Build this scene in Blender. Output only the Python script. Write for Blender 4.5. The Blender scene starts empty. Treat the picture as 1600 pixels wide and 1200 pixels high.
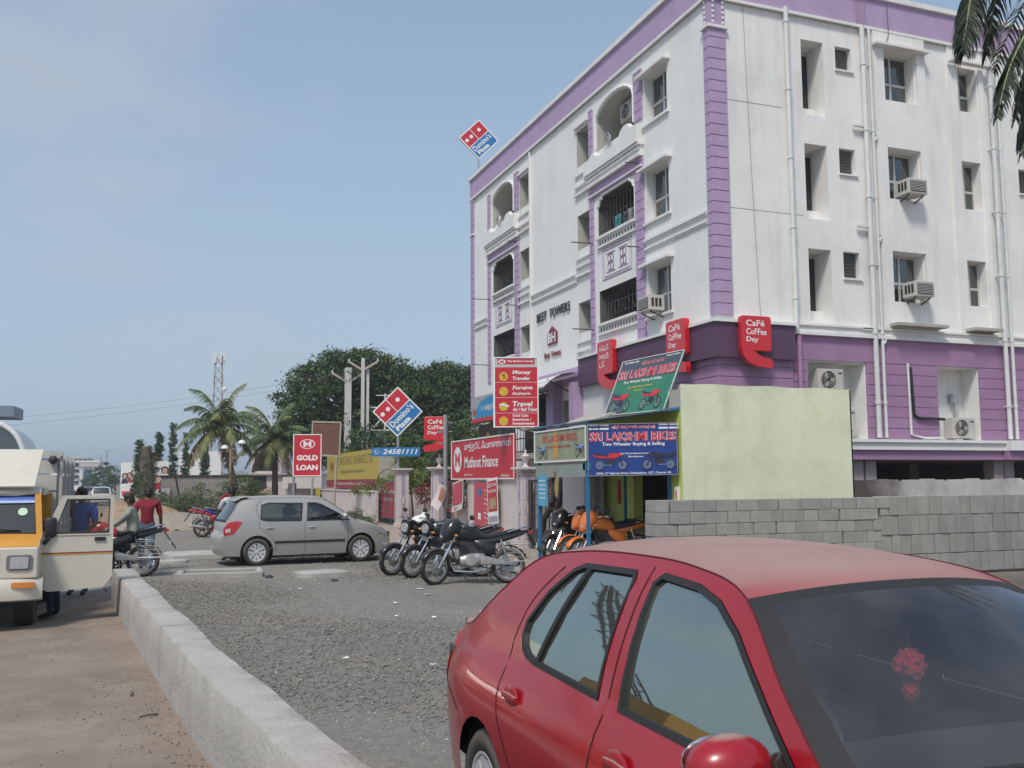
import bpy, bmesh, math, random
import numpy as np
from mathutils import Vector, Matrix
from mathutils.geometry import delaunay_2d_cdt
random.seed(7); np.random.seed(7)
C = bpy.context.scene.collection
sc = bpy.context.scene
PI = math.pi
# ------------------------------------------------------------ camera
cam_d = bpy.data.cameras.new('camera'); cam = bpy.data.objects.new('camera', cam_d); C.objects.link(cam)
pitch, yaw, roll = math.atan(151.5/1500), math.radians(20.9), 0.006
fw = Vector((math.sin(yaw)*math.cos(pitch), math.cos(yaw)*math.cos(pitch), math.sin(pitch)))
rt = Vector((math.cos(yaw), -math.sin(yaw), 0)); up = rt.cross(fw)
r2 = (rt-up*roll).normalized(); u2 = r2.cross(fw)
mw = Matrix((r2, u2, -fw)).transposed().to_4x4(); mw.translation = (0, 0, 1.75)
cam.matrix_world = mw
cam_d.sensor_width = 36; cam_d.lens = 33.75; cam_d.clip_end = 6000; cam_d.clip_start = .05
sc.camera = cam
# ------------------------------------------------------------ world, sun
SUN_EL, SUN_AZ = math.radians(55), math.radians(-138)      # azimuth measured from +Y towards +X
w = bpy.data.worlds.new('World'); sc.world = w; w.use_nodes = True
nt = w.node_tree; nt.nodes.clear()
out = nt.nodes.new('ShaderNodeOutputWorld'); bg = nt.nodes.new('ShaderNodeBackground')
sky = nt.nodes.new('ShaderNodeTexSky'); sky.sky_type = 'NISHITA'; sky.sun_disc = False
sky.sun_elevation = SUN_EL; sky.sun_rotation = SUN_AZ
sky.altitude = 10; sky.air_density = 1.0; sky.dust_density = 1.5; sky.ozone_density = 1.0
bg.inputs[1].default_value = 0.15
# humid haze towards the horizon and a faint high cloud veil
tc = nt.nodes.new('ShaderNodeTexCoord'); sx = nt.nodes.new('ShaderNodeSeparateXYZ'); nt.links.new(tc.outputs['Generated'], sx.inputs[0])
hr = nt.nodes.new('ShaderNodeMapRange'); hr.interpolation_type = 'SMOOTHSTEP'
hr.inputs[1].default_value = -.15; hr.inputs[2].default_value = .62; hr.inputs[3].default_value = .97; hr.inputs[4].default_value = .42
nt.links.new(sx.outputs[2], hr.inputs[0])
hm = nt.nodes.new('ShaderNodeMixRGB'); hm.inputs[2].default_value = (2.65, 3.4, 4.25, 1)
nt.links.new(hr.outputs[0], hm.inputs[0]); nt.links.new(sky.outputs[0], hm.inputs[1])
mp = nt.nodes.new('ShaderNodeMapping'); mp.inputs['Scale'].default_value = (1, 1, 2.2); mp.inputs['Location'].default_value = (.35, .1, 0)
no = nt.nodes.new('ShaderNodeTexNoise'); no.inputs['Scale'].default_value = 2.1; no.inputs['Detail'].default_value = 7; no.inputs['Roughness'].default_value = .5
rp = nt.nodes.new('ShaderNodeMapRange'); rp.interpolation_type = 'SMOOTHSTEP'; rp.inputs[1].default_value = .47; rp.inputs[2].default_value = .72; rp.inputs[4].default_value = .75
mx = nt.nodes.new('ShaderNodeMixRGB'); mx.inputs[2].default_value = (3.2, 3.45, 3.95, 1)
nt.links.new(tc.outputs['Generated'], mp.inputs[0]); nt.links.new(mp.outputs[0], no.inputs[0]); nt.links.new(no.outputs[0], rp.inputs[0])
nt.links.new(hm.outputs[0], mx.inputs[1]); nt.links.new(rp.outputs[0], mx.inputs[0])
nt.links.new(mx.outputs[0], bg.inputs[0]); nt.links.new(bg.outputs[0], out.inputs[0])
sd = bpy.data.lights.new('sun', 'SUN'); sd.energy = 2.7; sd.angle = math.radians(12); sd.color = (1, .94, .86)
so = bpy.data.objects.new('sun', sd); C.objects.link(so)
sv = Vector((math.sin(SUN_AZ)*math.cos(SUN_EL), math.cos(SUN_AZ)*math.cos(SUN_EL), math.sin(SUN_EL)))
so.rotation_euler = sv.to_track_quat('Z', 'Y').to_euler(); so.location = sv*50
sc.view_settings.view_transform = 'Standard'; sc.view_settings.look = 'None'
sc.view_settings.exposure = 0.08; sc.view_settings.gamma = 1; sc.view_settings.use_curve_mapping = False
sc.cycles.max_bounces = 8; sc.cycles.transparent_max_bounces = 16; sc.cycles.volume_bounces = 0
# ------------------------------------------------------------ materials
def M(name, col, rough=.75, metal=0, var=.12, vs=3.0, bump=0, bs=30, streak=0, dust=None, coat=0, rnd=0, det=5, spec=None, patch=None):
    m = bpy.data.materials.new(name); m.use_nodes = True; t = m.node_tree; n = t.nodes; L = t.links
    b = n['Principled BSDF']; b.inputs['Roughness'].default_value = rough; b.inputs['Metallic'].default_value = metal
    if coat: b.inputs['Coat Weight'].default_value = coat; b.inputs['Coat Roughness'].default_value = .06
    if spec is not None: b.inputs['Specular IOR Level'].default_value = spec
    tcn = n.new('ShaderNodeTexCoord'); co = tcn.outputs['Object']
    cur = None
    c4 = (*col, 1)
    if var or rnd or streak or dust: 
        oi = n.new('ShaderNodeObjectInfo')
        if rnd:
            ad = n.new('ShaderNodeVectorMath'); ad.operation = 'MULTIPLY_ADD'; ad.inputs[1].default_value = (9, 9, 9)
            L.new(oi.outputs['Random'], ad.inputs[0]); L.new(co, ad.inputs[2]); co = ad.outputs[0]
        nz = n.new('ShaderNodeTexNoise'); nz.inputs['Scale'].default_value = vs; nz.inputs['Detail'].default_value = det; nz.inputs['Roughness'].default_value = .6
        L.new(co, nz.inputs['Vector'])
        mr = n.new('ShaderNodeMapRange'); mr.inputs[1].default_value = .3; mr.inputs[2].default_value = .7
        mr.inputs[3].default_value = 1-var; mr.inputs[4].default_value = 1+var*.6
        L.new(nz.outputs[0], mr.inputs[0])
        v = mr.outputs[0]
        if rnd:
            m2 = n.new('ShaderNodeMapRange'); m2.inputs[3].default_value = 1-rnd; m2.inputs[4].default_value = 1+rnd
            L.new(oi.outputs['Random'], m2.inputs[0]); mu = n.new('ShaderNodeMath'); mu.operation = 'MULTIPLY'
            L.new(v, mu.inputs[0]); L.new(m2.outputs[0], mu.inputs[1]); v = mu.outputs[0]
        vm = n.new('ShaderNodeVectorMath'); vm.operation = 'SCALE'; vm.inputs[0].default_value = col; L.new(v, vm.inputs['Scale']); cur = vm.outputs[0]
        if patch:
            for pc, ps, pa in patch:
                n3 = n.new('ShaderNodeTexNoise'); n3.inputs['Scale'].default_value = ps; n3.inputs['Detail'].default_value = 6; n3.inputs['Roughness'].default_value = .62; n3.inputs['Distortion'].default_value = .4; L.new(co, n3.inputs['Vector'])
                r3 = n.new('ShaderNodeMapRange'); r3.interpolation_type = 'SMOOTHSTEP'; r3.inputs[1].default_value = .47; r3.inputs[2].default_value = .68; r3.inputs[4].default_value = pa; L.new(n3.outputs[0], r3.inputs[0])
                m3 = n.new('ShaderNodeMixRGB'); m3.inputs[2].default_value = (*pc, 1); L.new(r3.outputs[0], m3.inputs[0]); L.new(cur, m3.inputs[1]); cur = m3.outputs[0]
        if streak:
            mp = n.new('ShaderNodeMapping'); mp.inputs['Scale'].default_value = (1.7, 1.7, .22); L.new(co, mp.inputs[0])
            n2 = n.new('ShaderNodeTexNoise'); n2.inputs['Scale'].default_value = 1.0; n2.inputs['Detail'].default_value = 7; n2.inputs['Roughness'].default_value = .65; L.new(mp.outputs[0], n2.inputs['Vector'])
            r = n.new('ShaderNodeMapRange'); r.inputs[1].default_value = .5; r.inputs[2].default_value = .78; r.inputs[4].default_value = streak; L.new(n2.outputs[0], r.inputs[0])
            mm = n.new('ShaderNodeMixRGB'); mm.inputs[2].default_value = (.16, .15, .12, 1); L.new(r.outputs[0], mm.inputs[0]); L.new(cur, mm.inputs[1]); cur = mm.outputs[0]
        if dust:          # (colour, amount, tight): settled dust on upward faces
            g = n.new('ShaderNodeNewGeometry'); sp = n.new('ShaderNodeSeparateXYZ'); L.new(g.outputs['Normal'], sp.inputs[0])
            r = n.new('ShaderNodeMapRange'); r.interpolation_type = 'SMOOTHSTEP'; r.inputs[1].default_value = dust[2]; r.inputs[2].default_value = dust[2]+(.45 if dust[2] < .7 else 1.0-dust[2]); r.inputs[4].default_value = dust[1]
            L.new(sp.outputs[2], r.inputs[0]); f = r.outputs[0]
            mu = n.new('ShaderNodeMath'); mu.operation = 'MULTIPLY'; mr2 = n.new('ShaderNodeMapRange'); mr2.inputs[1].default_value = .3; mr2.inputs[2].default_value = .65; mr2.inputs[3].default_value = .88
            L.new(nz.outputs[0], mr2.inputs[0]); L.new(f, mu.inputs[0]); L.new(mr2.outputs[0], mu.inputs[1])
            mm = n.new('ShaderNodeMixRGB'); mm.inputs[2].default_value = (*dust[0], 1); L.new(mu.outputs[0], mm.inputs[0]); L.new(cur, mm.inputs[1]); cur = mm.outputs[0]
            ro = n.new('ShaderNodeMapRange'); ro.inputs[3].default_value = rough; ro.inputs[4].default_value = .85; L.new(mu.outputs[0], ro.inputs[0]); L.new(ro.outputs[0], b.inputs['Roughness'])
            if coat:
                rc = n.new('ShaderNodeMapRange'); rc.inputs[3].default_value = coat; rc.inputs[4].default_value = 0; L.new(mu.outputs[0], rc.inputs[0]); L.new(rc.outputs[0], b.inputs['Coat Weight'])
        L.new(cur, b.inputs['Base Color'])
    else: b.inputs['Base Color'].default_value = c4
    if bump:
        nb = n.new('ShaderNodeTexNoise'); nb.inputs['Scale'].default_value = bs; nb.inputs['Detail'].default_value = 4; L.new(co, nb.inputs['Vector'])
        bp = n.new('ShaderNodeBump'); bp.inputs['Strength'].default_value = bump; bp.inputs['Distance'].default_value = .02; L.new(nb.outputs[0], bp.inputs['Height']); L.new(bp.outputs[0], b.inputs['Normal'])
    m.diffuse_color = c4
    return m
def glass(name, tint, refl, rough=.02, gcol=(.9, .95, .95), dust=0):
    m = bpy.data.materials.new(name); m.use_nodes = True; t = m.node_tree; n = t.nodes; L = t.links; n.clear()
    o = n.new('ShaderNodeOutputMaterial'); tr = n.new('ShaderNodeBsdfTransparent'); tr.inputs[0].default_value = (*tint, 1)
    gl = n.new('ShaderNodeBsdfGlossy'); gl.inputs['Roughness'].default_value = rough; gl.inputs[0].default_value = (*gcol, 1)
    fr = n.new('ShaderNodeFresnel'); fr.inputs[0].default_value = 1.5
    a = n.new('ShaderNodeMath'); a.operation = 'ADD'; a.inputs[1].default_value = refl; a.use_clamp = True
    mx = n.new('ShaderNodeMixShader'); L.new(fr.outputs[0], a.inputs[0]); L.new(a.outputs[0], mx.inputs[0]); L.new(tr.outputs[0], mx.inputs[1]); L.new(gl.outputs[0], mx.inputs[2]); L.new(mx.outputs[0], o.inputs[0])
    if dust:
        df = n.new('ShaderNodeBsdfDiffuse'); df.inputs[0].default_value = (.40, .36, .32, 1); m2 = n.new('ShaderNodeMixShader'); nz = n.new('ShaderNodeTexNoise'); nz.inputs['Scale'].default_value = 3.5; nz.inputs['Detail'].default_value = 7; tcn = n.new('ShaderNodeTexCoord'); L.new(tcn.outputs['Object'], nz.inputs['Vector'])
        mr = n.new('ShaderNodeMapRange'); mr.inputs[1].default_value = .3; mr.inputs[2].default_value = .75; mr.inputs[3].default_value = dust*.45; mr.inputs[4].default_value = dust*1.7
        L.new(nz.outputs[0], mr.inputs[0]); L.new(mr.outputs[0], m2.inputs[0]); L.new(mx.outputs[0], m2.inputs[1]); L.new(df.outputs[0], m2.inputs[2]); L.new(m2.outputs[0], o.inputs[0])
    return m
# ------------------------------------------------------------ mesh builder
class MB:
    def __init__(s, off=None, mat=None):
        s.v = []; s.f = []; s.mi = []; s.m = 0
        s.X = mat.copy() if mat is not None else Matrix.Identity(4)
        if off is not None: s.X = s.X @ Matrix.Translation(off)
    def V(s, p):
        s.v.append(tuple(s.X @ Vector(p))); return len(s.v)-1
    def F(s, ids, m=None):
        s.f.append(tuple(ids)); s.mi.append(s.m if m is None else m)
    def quad(s, a, b, c, d, m=None): s.F([s.V(a), s.V(b), s.V(c), s.V(d)], m)
    def poly(s, pts, m=None): s.F([s.V(p) for p in pts], m)
    def box(s, x0, x1, y0, y1, z0, z1, m=None):
        if x0 > x1: x0, x1 = x1, x0
        if y0 > y1: y0, y1 = y1, y0
        if z0 > z1: z0, z1 = z1, z0
        i = [s.V((x, y, z)) for x in (x0, x1) for y in (y0, y1) for z in (z0, z1)]
        for q in ((0, 1, 3, 2), (4, 6, 7, 5), (0, 4, 5, 1), (2, 3, 7, 6), (0, 2, 6, 4), (1, 5, 7, 3)): s.F([i[k] for k in q], m)
    def obox(s, c, size, rot=None, m=None):
        X0 = s.X; s.X = s.X @ Matrix.Translation(c) @ (rot.to_4x4() if rot is not None else Matrix.Identity(4))
        a, b, d = [k/2 for k in size]; s.box(-a, a, -b, b, -d, d, m); s.X = X0
    def bar(s, p, q, wd, ht, m=None):       # rectangular bar between two points
        p, q = Vector(p), Vector(q); d = q-p; L = d.length
        s.obox((p+q)/2, (wd, ht, L), d.to_track_quat('Z', 'Y').to_matrix(), m)
    def tube(s, pts, r, n=8, cap=True, m=None, closed=False):
        P = [Vector(p) for p in pts]; k = len(P); R = r if isinstance(r, (list, tuple)) else [r]*k
        rings = []; pn = None
        for i in range(k):
            if closed: d = P[(i+1) % k]-P[i-1]
            else: d = P[min(i+1, k-1)]-P[max(i-1, 0)]
            d.normalize()
            if pn is None:
                a = Vector((0, 0, 1)) if abs(d.z) < .9 else Vector((1, 0, 0)); pn = (a-d*a.dot(d)).normalized()
            else:
                pn = pn-d*pn.dot(d); pn.normalize()
            b = d.cross(pn)
            rings.append([s.V(P[i]+(pn*math.cos(2*PI*j/n)+b*math.sin(2*PI*j/n))*R[i]) for j in range(n)])
        for i in range(k if closed else k-1):
            A, B = rings[i], rings[(i+1) % k]
            for j in range(n): s.F((A[j], A[(j+1) % n], B[(j+1) % n], B[j]), m)
        if cap and not closed: s.F(rings[0][::-1], m); s.F(rings[-1], m)
    def cyl(s, p, q, r, r2=None, n=16, m=None): s.tube([p, q], [r, r if r2 is None else r2], n, True, m)
    def lathe(s, prof, n=24, axis='z', m=None, close=False):   # prof: (r, h)
        rings = []
        for r, h in prof:
            R = []
            for j in range(n):
                a = 2*PI*j/n; c, d = r*math.cos(a), r*math.sin(a)
                R.append(s.V((c, d, h) if axis == 'z' else ((c, h, d) if axis == 'y' else (h, c, d))))
            rings.append(R)
        k = len(rings)
        for i in range(k if close else k-1):
            A, B = rings[i], rings[(i+1) % k]
            for j in range(n): s.F((A[j], A[(j+1) % n], B[(j+1) % n], B[j]), m)
        if not close:
            s.F(rings[0][::-1], m); s.F(rings[-1], m)
    def sphere(s, c, r, n=12, k=8, m=None):
        r = (r, r, r) if not isinstance(r, (tuple, list)) else r
        rows = []
        for i in range(1, k):
            t = PI*i/k
            rows.append([s.V((c[0]+r[0]*math.sin(t)*math.cos(2*PI*j/n), c[1]+r[1]*math.sin(t)*math.sin(2*PI*j/n), c[2]+r[2]*math.cos(t))) for j in range(n)])
        a = s.V((c[0], c[1], c[2]+r[2])); b = s.V((c[0], c[1], c[2]-r[2]))
        for j in range(n):
            s.F((a, rows[0][j], rows[0][(j+1) % n]), m); s.F((b, rows[-1][(j+1) % n], rows[-1][j]), m)
        for A, B in zip(rows, rows[1:]):
            for j in range(n): s.F((A[j], B[j], B[(j+1) % n], A[(j+1) % n]), m)
    def prism(s, poly, fn, d0, d1, m=None):  # poly in 2D, fn(a, b, d) -> 3D
        A = [s.V(fn(a, b, d0)) for a, b in poly]; B = [s.V(fn(a, b, d1)) for a, b in poly]; k = len(poly)
        s.F(A[::-1], m); s.F(B, m)
        for i in range(k): s.F((A[i], A[(i+1) % k], B[(i+1) % k], B[i]), m)
    def grid(s, P, m=None, mf=None):
        I = [[s.V(p) for p in row] for row in P]
        for i in range(len(I)-1):
            for j in range(len(I[0])-1):
                mm = mf(i, j) if mf else m
                if mm is not None and mm < 0: continue
                s.F((I[i][j], I[i+1][j], I[i+1][j+1], I[i][j+1]), mm)
    def loft(s, secs, n=14, e=2.4, m=None):  # secs: (x, zc, hw, hh) superellipse sections along x
        rings = []
        for x, zc, hw, hh in secs:
            R = []
            for j in range(n):
                a = 2*PI*j/n; c, d = math.cos(a), math.sin(a)
                R.append(s.V((x, hw*math.copysign(abs(c)**(2/e), c), zc+hh*math.copysign(abs(d)**(2/e), d))))
            rings.append(R)
        for A, B in zip(rings, rings[1:]):
            for j in range(n): s.F((A[j], A[(j+1) % n], B[(j+1) % n], B[j]), m)
        s.F(rings[0][::-1], m); s.F(rings[-1], m)
    def build(s, name, mats, parent=None, smooth=False, bevel=0, ang=40, weld=False):
        me = bpy.data.meshes.new(name); me.from_pydata(s.v, [], s.f)
        if not isinstance(mats, (list, tuple)): mats = [mats]
        for m in mats: me.materials.append(m)
        if len(mats) > 1: me.polygons.foreach_set('material_index', s.mi)
        bm = bmesh.new(); bm.from_mesh(me)
        lv = [v_ for v_ in bm.verts if not v_.link_faces]
        if lv: bmesh.ops.delete(bm, geom=lv, context='VERTS')
        if weld: bmesh.ops.remove_doubles(bm, verts=bm.verts, dist=1e-4)
        bmesh.ops.recalc_face_normals(bm, faces=bm.faces)
        bm.to_mesh(me); bm.free()
        if smooth:
            me.polygons.foreach_set('use_smooth', [True]*len(me.polygons)); me.set_sharp_from_angle(angle=math.radians(ang))
        o = bpy.data.objects.new(name, me); C.objects.link(o)
        if parent: o.parent = parent
        if bevel:
            b = o.modifiers.new('bevel', 'BEVEL'); b.width = bevel; b.segments = 2; b.limit_method = 'ANGLE'; b.angle_limit = math.radians(35)
        return o
def tag(o, label=None, cat=None, group=None, kind=None):
    if label: o['label'] = label
    if cat: o['category'] = cat
    if group: o['group'] = group
    if kind: o['kind'] = kind
    return o
def thing(name, label, cat, loc=(0, 0, 0), rz=0, group=None, rot=None):
    o = bpy.data.objects.new(name, None); C.objects.link(o); o.empty_display_size = .2
    o.location = loc; o.rotation_euler = rot if rot else (0, 0, rz)
    return tag(o, label, cat, group)
def structure(o): o['kind'] = 'structure'; return o
def kids(o): return [c for c in bpy.data.objects if c.parent == o]
def copy_tree(o, parent=None):
    ch = kids(o); c = o.copy(); C.objects.link(c); c.parent = parent
    for k in ch: copy_tree(k, c)
    return c
# numpy soup mesh (stones, leaves)
def soup(name, V, F, mats, parent=None, mi=None, smooth=False):
    me = bpy.data.meshes.new(name); k = F.shape[1]
    me.vertices.add(len(V)); me.vertices.foreach_set('co', V.astype(np.float32).ravel())
    me.loops.add(F.size); me.loops.foreach_set('vertex_index', F.astype(np.int32).ravel())
    me.polygons.add(len(F)); me.polygons.foreach_set('loop_start', np.arange(0, F.size, k, dtype=np.int32)); 
    for m in (mats if isinstance(mats, (list, tuple)) else [mats]): me.materials.append(m)
    if mi is not None: me.polygons.foreach_set('material_index', mi.astype(np.int32))
    if smooth: me.polygons.foreach_set('use_smooth', np.ones(len(F), bool))
    me.update(calc_edges=True); me.validate()
    o = bpy.data.objects.new(name, me); C.objects.link(o)
    if parent: o.parent = parent
    return o
# text as mesh: fitted into width (and optional height); origin = left-baseline; xd, yd unit directions
_tc = {}
def text_geo(s, bold=0, shear=0):
    key = (s, bold, shear)
    if key in _tc: return _tc[key]
    cu = bpy.data.curves.new('t', 'FONT'); cu.body = s; cu.size = 1; cu.offset = bold; cu.shear = shear; cu.resolution_u = 2
    o = bpy.data.objects.new('t', cu); C.objects.link(o); dg = bpy.context.evaluated_depsgraph_get(); me = o.evaluated_get(dg).to_mesh()
    V = [tuple(v.co)[:2] for v in me.vertices]; F = [tuple(p.vertices) for p in me.polygons]
    o.evaluated_get(dg).to_mesh_clear(); bpy.data.objects.remove(o); bpy.data.curves.remove(cu)
    _tc[key] = (V, F); return V, F
def text(mb, s, o, xd, yd, wd, ht=None, bold=.0, shear=0, m=None, nd=None, th=0, center=False):
    V, F = text_geo(s, bold, shear)
    if not V: return
    x0, x1 = min(v[0] for v in V), max(v[0] for v in V); y0, y1 = min(v[1] for v in V), max(v[1] for v in V)
    sx = wd/(x1-x0); sy = sx if ht is None else ht/(y1-y0)
    o, xd, yd = Vector(o), Vector(xd), Vector(yd)
    if center: o = o-xd*wd/2-yd*((y1-y0)*sy)/2
    I = [mb.V(o+xd*(v[0]-x0)*sx+yd*(v[1]-y0)*sy) for v in V]
    for f in F: mb.F([I[k] for k in f], m)
    if th:
        nd = Vector(nd)
        J = [mb.V(o+nd*-th+xd*(v[0]-x0)*sx+yd*(v[1]-y0)*sy) for v in V]
        ed = {}
        for f in F:
            for a, b in zip(f, f[1:]+f[:1]): ed[(a, b)] = 1
        for a, b in ed:
            if (b, a) not in ed: mb.F((I[a], J[a], J[b], I[b]), m)
# polygon helpers
def inpoly(x, y, P):
    c = False; j = len(P)-1
    for i in range(len(P)):
        if (P[i][1] > y) != (P[j][1] > y) and x < (P[j][0]-P[i][0])*(y-P[i][1])/(P[j][1]-P[i][1])+P[i][0]: c = not c
        j = i
    return c
def resamp(P, step, closed=True):
    o = []; n = len(P)
    for i in range(n if closed else n-1):
        a, b = P[i], P[(i+1) % n]; L = math.hypot(b[0]-a[0], b[1]-a[1]); k = max(1, int(math.ceil(L/step)))
        for j in range(k): o.append((a[0]+(b[0]-a[0])*j/k, a[1]+(b[1]-a[1])*j/k))
    if not closed: o.append(P[-1])
    return o
def panel(mb, outline, holes, fn, step=None, m=None):
    """triangulated sheet with holes; fn(a,b)->3D"""
    if step: outline = resamp(outline, step); holes = [resamp(h, step) for h in holes]
    pts = []; ed = []
    for L in [outline]+holes:
        b = len(pts); pts += [Vector(p) for p in L]; ed += [(b+i, b+(i+1) % len(L)) for i in range(len(L))]
    if step:
        xs = [p[0] for p in outline]; ys = [p[1] for p in outline]
        x = min(xs)+step/2
        while x < max(xs):
            y = min(ys)+step/2
            while y < max(ys):
                if inpoly(x, y, outline) and not any(inpoly(x, y, h) for h in holes):
                    pts.append(Vector((x, y)))
                y += step
            x += step
    v, e, f, *_ = delaunay_2d_cdt(pts, ed, [], 0, 1e-5)
    I = [mb.V(fn(p[0], p[1])) for p in v]
    for t in f:
        cx = sum(v[i][0] for i in t)/len(t); cy = sum(v[i][1] for i in t)/len(t)
        if inpoly(cx, cy, outline) and not any(inpoly(cx, cy, h) for h in holes): mb.F([I[i] for i in t], m)
def rrect(x0, x1, y0, y1, r, k=4):
    o = []
    for cx, cy, a in ((x1-r, y1-r, 0), (x0+r, y1-r, 90), (x0+r, y0+r, 180), (x1-r, y0+r, 270)):
        for i in range(k+1):
            t = math.radians(a+90*i/k); o.append((cx+r*math.cos(t), cy+r*math.sin(t)))
    return o
def arc(cx, cy, rx, ry, a0, a1, k=10):
    return [(cx+rx*math.cos(math.radians(a0+(a1-a0)*i/k)), cy+ry*math.sin(math.radians(a0+(a1-a0)*i/k))) for i in range(k+1)]
def smooth_curve(P, k=6):     # Catmull-Rom through points (any dimension)
    out = []; n = len(P)
    for i in range(n-1):
        p0, p1, p2, p3 = P[max(i-1, 0)], P[i], P[i+1], P[min(i+2, n-1)]
        for j in range(k):
            t = j/k
            out.append(tuple(.5*((2*b)+(-a+c)*t+(2*a-5*b+4*c-d)*t*t+(-a+3*b-3*c+d)*t**3) for a, b, c, d in zip(p0, p1, p2, p3)))
    out.append(tuple(P[-1])); return out
def lerp(x, xs, ys):
    return float(np.interp(x, xs, ys))
# common materials
WHITE = M('white_plaster', (.76, .77, .75), .85, var=.05, vs=1.2, bump=.12, bs=40, streak=.10, patch=[((.60, .60, .57), .4, .25)])
WHITE2 = M('weathered_plaster', (.79, .785, .76), .88, var=.07, vs=.6, bump=.15, bs=30, streak=.26, patch=[((.56, .55, .51), .35, .20), ((.46, .44, .39), 1.3, .10)])
TRIM = M('white_trim', (.74, .74, .72), .8, var=.06, vs=2, streak=.15)
LILAC = M('lilac_paint', (.42, .31, .475), .8, var=.08, vs=2, bump=.1, bs=40, streak=.12)
PURPLE = M('purple_paint', (.34, .195, .335), .8, var=.12, vs=1.6, bump=.12, bs=40, streak=.22)
DPURPLE = M('dark_purple_panel', (.10, .048, .095), .55, var=.1)
DARK = M('dark_metal', (.03, .028, .03), .55, var=.2)
BLACK = M('black_rubber', (.018, .018, .018), .6, var=.1)
GREYW = M('grey_wall', (.42, .40, .36), .85, var=.12, streak=.2)
REVEAL = M('shaded_reveal_paint', (.46, .46, .42), .9, var=.1, streak=.25)  # wall plaster greyed, recess shade put into the reveal colour
ROOM = M('shade_toned_interior', (.12, .115, .105), .9, var=.15)  # base colour darkened to paint in the shade inside the openings
ALU = M('aluminium_frame', (.55, .53, .49), .5, metal=.2, var=.05)
GLASSW = glass('window_glass', (.35, .4, .4), .12)
STEEL = M('galvanised_steel', (.45, .46, .47), .4, metal=.7, var=.1)
CHROME = M('chrome', (.7, .7, .7), .18, metal=1, var=.05)
PIPE = M('white_pipe', (.66, .68, .67), .5, var=.08, streak=.2)
RED = M('sign_red', (.52, .02, .035), .45, var=.05, vs=1.5, streak=.05)
SWHITE = M('sign_white', (.78, .78, .76), .5, var=.04)
SBLUE = M('sign_blue', (.02, .17, .42), .45, var=.05)
# ============================================================ ground
SAND = M('dry_sandy_soil', (.235, .187, .147), .95, var=.22, vs=.9, bump=.6, bs=14, det=8, patch=[((.19, .15, .12), .55, .55), ((.34, .28, .22), 1.7, .4)])
GRAVEL = M('crushed_stone_ground', (.215, .205, .185), .95, var=.3, vs=14, bump=1.0, bs=45, det=8, patch=[((.27, .225, .17), .45, .6), ((.14, .135, .13), 1.1, .4)])
PAVE = M('dusty_footpath', (.33, .275, .225), .95, var=.15, vs=1.2, bump=.3, bs=14)
ASPH = M('dusty_asphalt', (.24, .225, .205), .9, var=.2, vs=.5, bump=.3, bs=40)
CONC = M('raw_concrete', (.40, .385, .355), .9, var=.16, vs=2.2, bump=.5, bs=22, streak=.2, rnd=.05)
b = MB(); b.quad((-2500, -300, -.03), (2500, -300, -.03), (2500, 3500, -.03), (-2500, 3500, -.03)); structure(b.build('ground', SAND))
def sheet(name, pts, z, mat, mapf=None):
    b = MB(); b.poly([(x, y, z) for x, y in pts]); return structure(b.build(name, mat))
# left roadside strip with uneven sand
b = MB(); N = 60
rs = np.random.RandomState(3)
def hnoise(x, y, s=1.0):
    return s*(math.sin(x*1.7+y*.6)*.5+math.sin(x*.8-y*1.9+1)*.3+math.sin(x*4.1+y*3.3)*.12+math.sin(x*9.7-y*7.1)*.05)
xs = np.linspace(-7, .3, 40); ys = np.linspace(.3, 17, 70)
kxs = lambda x, y: x if x < -1.5 else -1.5+(x+1.5)*((.72-(y-4.5)*.094)+1.5)/1.8
b.grid([[(kxs(x, y), y, hnoise(x, y, .012)+.03*max(0, x+.4)) for y in ys] for x in xs]); structure(b.build('roadside_sand', SAND, smooth=True))
road_pts = [(-60, 16.9), (-.5, 16.9), (-2.2, 30), (-3.6, 60), (-7, 130), (-40, 900), (-90, 900), (-45, 130), (-40, 60)]
sheet('road', road_pts, -.02, ASPH)
# gravel lot, gently uneven
b = MB(); xs = np.linspace(-2.6, 9.2, 80); ys = np.linspace(.3, 36, 120)
GL = lambda x, y: hnoise(x*.5, y*.5, .02)
def gl_ok(x, y):
    return x > (.62-(y-4.5)*.094 if y < 15 else -.4-(y-15)*.1)
P = [[(max(x, (.74-(y-4.5)*.094) if y < 15.5 else -.30-(y-15.5)*.12), y, GL(x, y)*(1 if x < 6 else .3)) for y in ys] for x in xs]
b.grid(P); structure(b.build('gravel_ground', GRAVEL, smooth=True))
sheet('footpath', [(6.9, 14.8), (9.4, 14.8), (9.4, 62), (7.6, 62), (5.9, 24)], .03, PAVE)
# ============================================================ apartment building
XF, YF, YE = 13.5, 20.7, 40.4
BL = thing('apartment_building', 'white four storey apartment block with lilac bands, pilasters and arched balconies', 'building', (XF, YF, 0))
off = (-XF, -YF, 0)
def bm_(): return MB(off=off)
fL = lambda y, z: (XF, y, z)
def arch_hole(y0, y1, z0, zs, za):
    return [(y0, z0), (y1, z0), (y1, zs)] + [((y0+y1)/2+(y1-y0)/2*math.cos(t), zs+(za-zs)*math.sin(t)) for t in [PI*k/10 for k in range(1, 10)]] + [(y0, zs)]
def scallop_hole(y0, y1, z0, z1):     # rectangular with stepped upper corners
    return [(y0, z0), (y1, z0), (y1, z1-.34), (y1-.10, z1-.30), (y1-.18, z1-.12), (y1-.30, z1-.10), (y1-.34, z1), (y0+.34, z1), (y0+.30, z1-.10), (y0+.18, z1-.12), (y0+.10, z1-.30), (y0, z1-.34)]
rc = lambda a, b_, c, d: [(a, c), (b_, c), (b_, d), (a, d)]
holesL = []; recL = []
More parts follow.
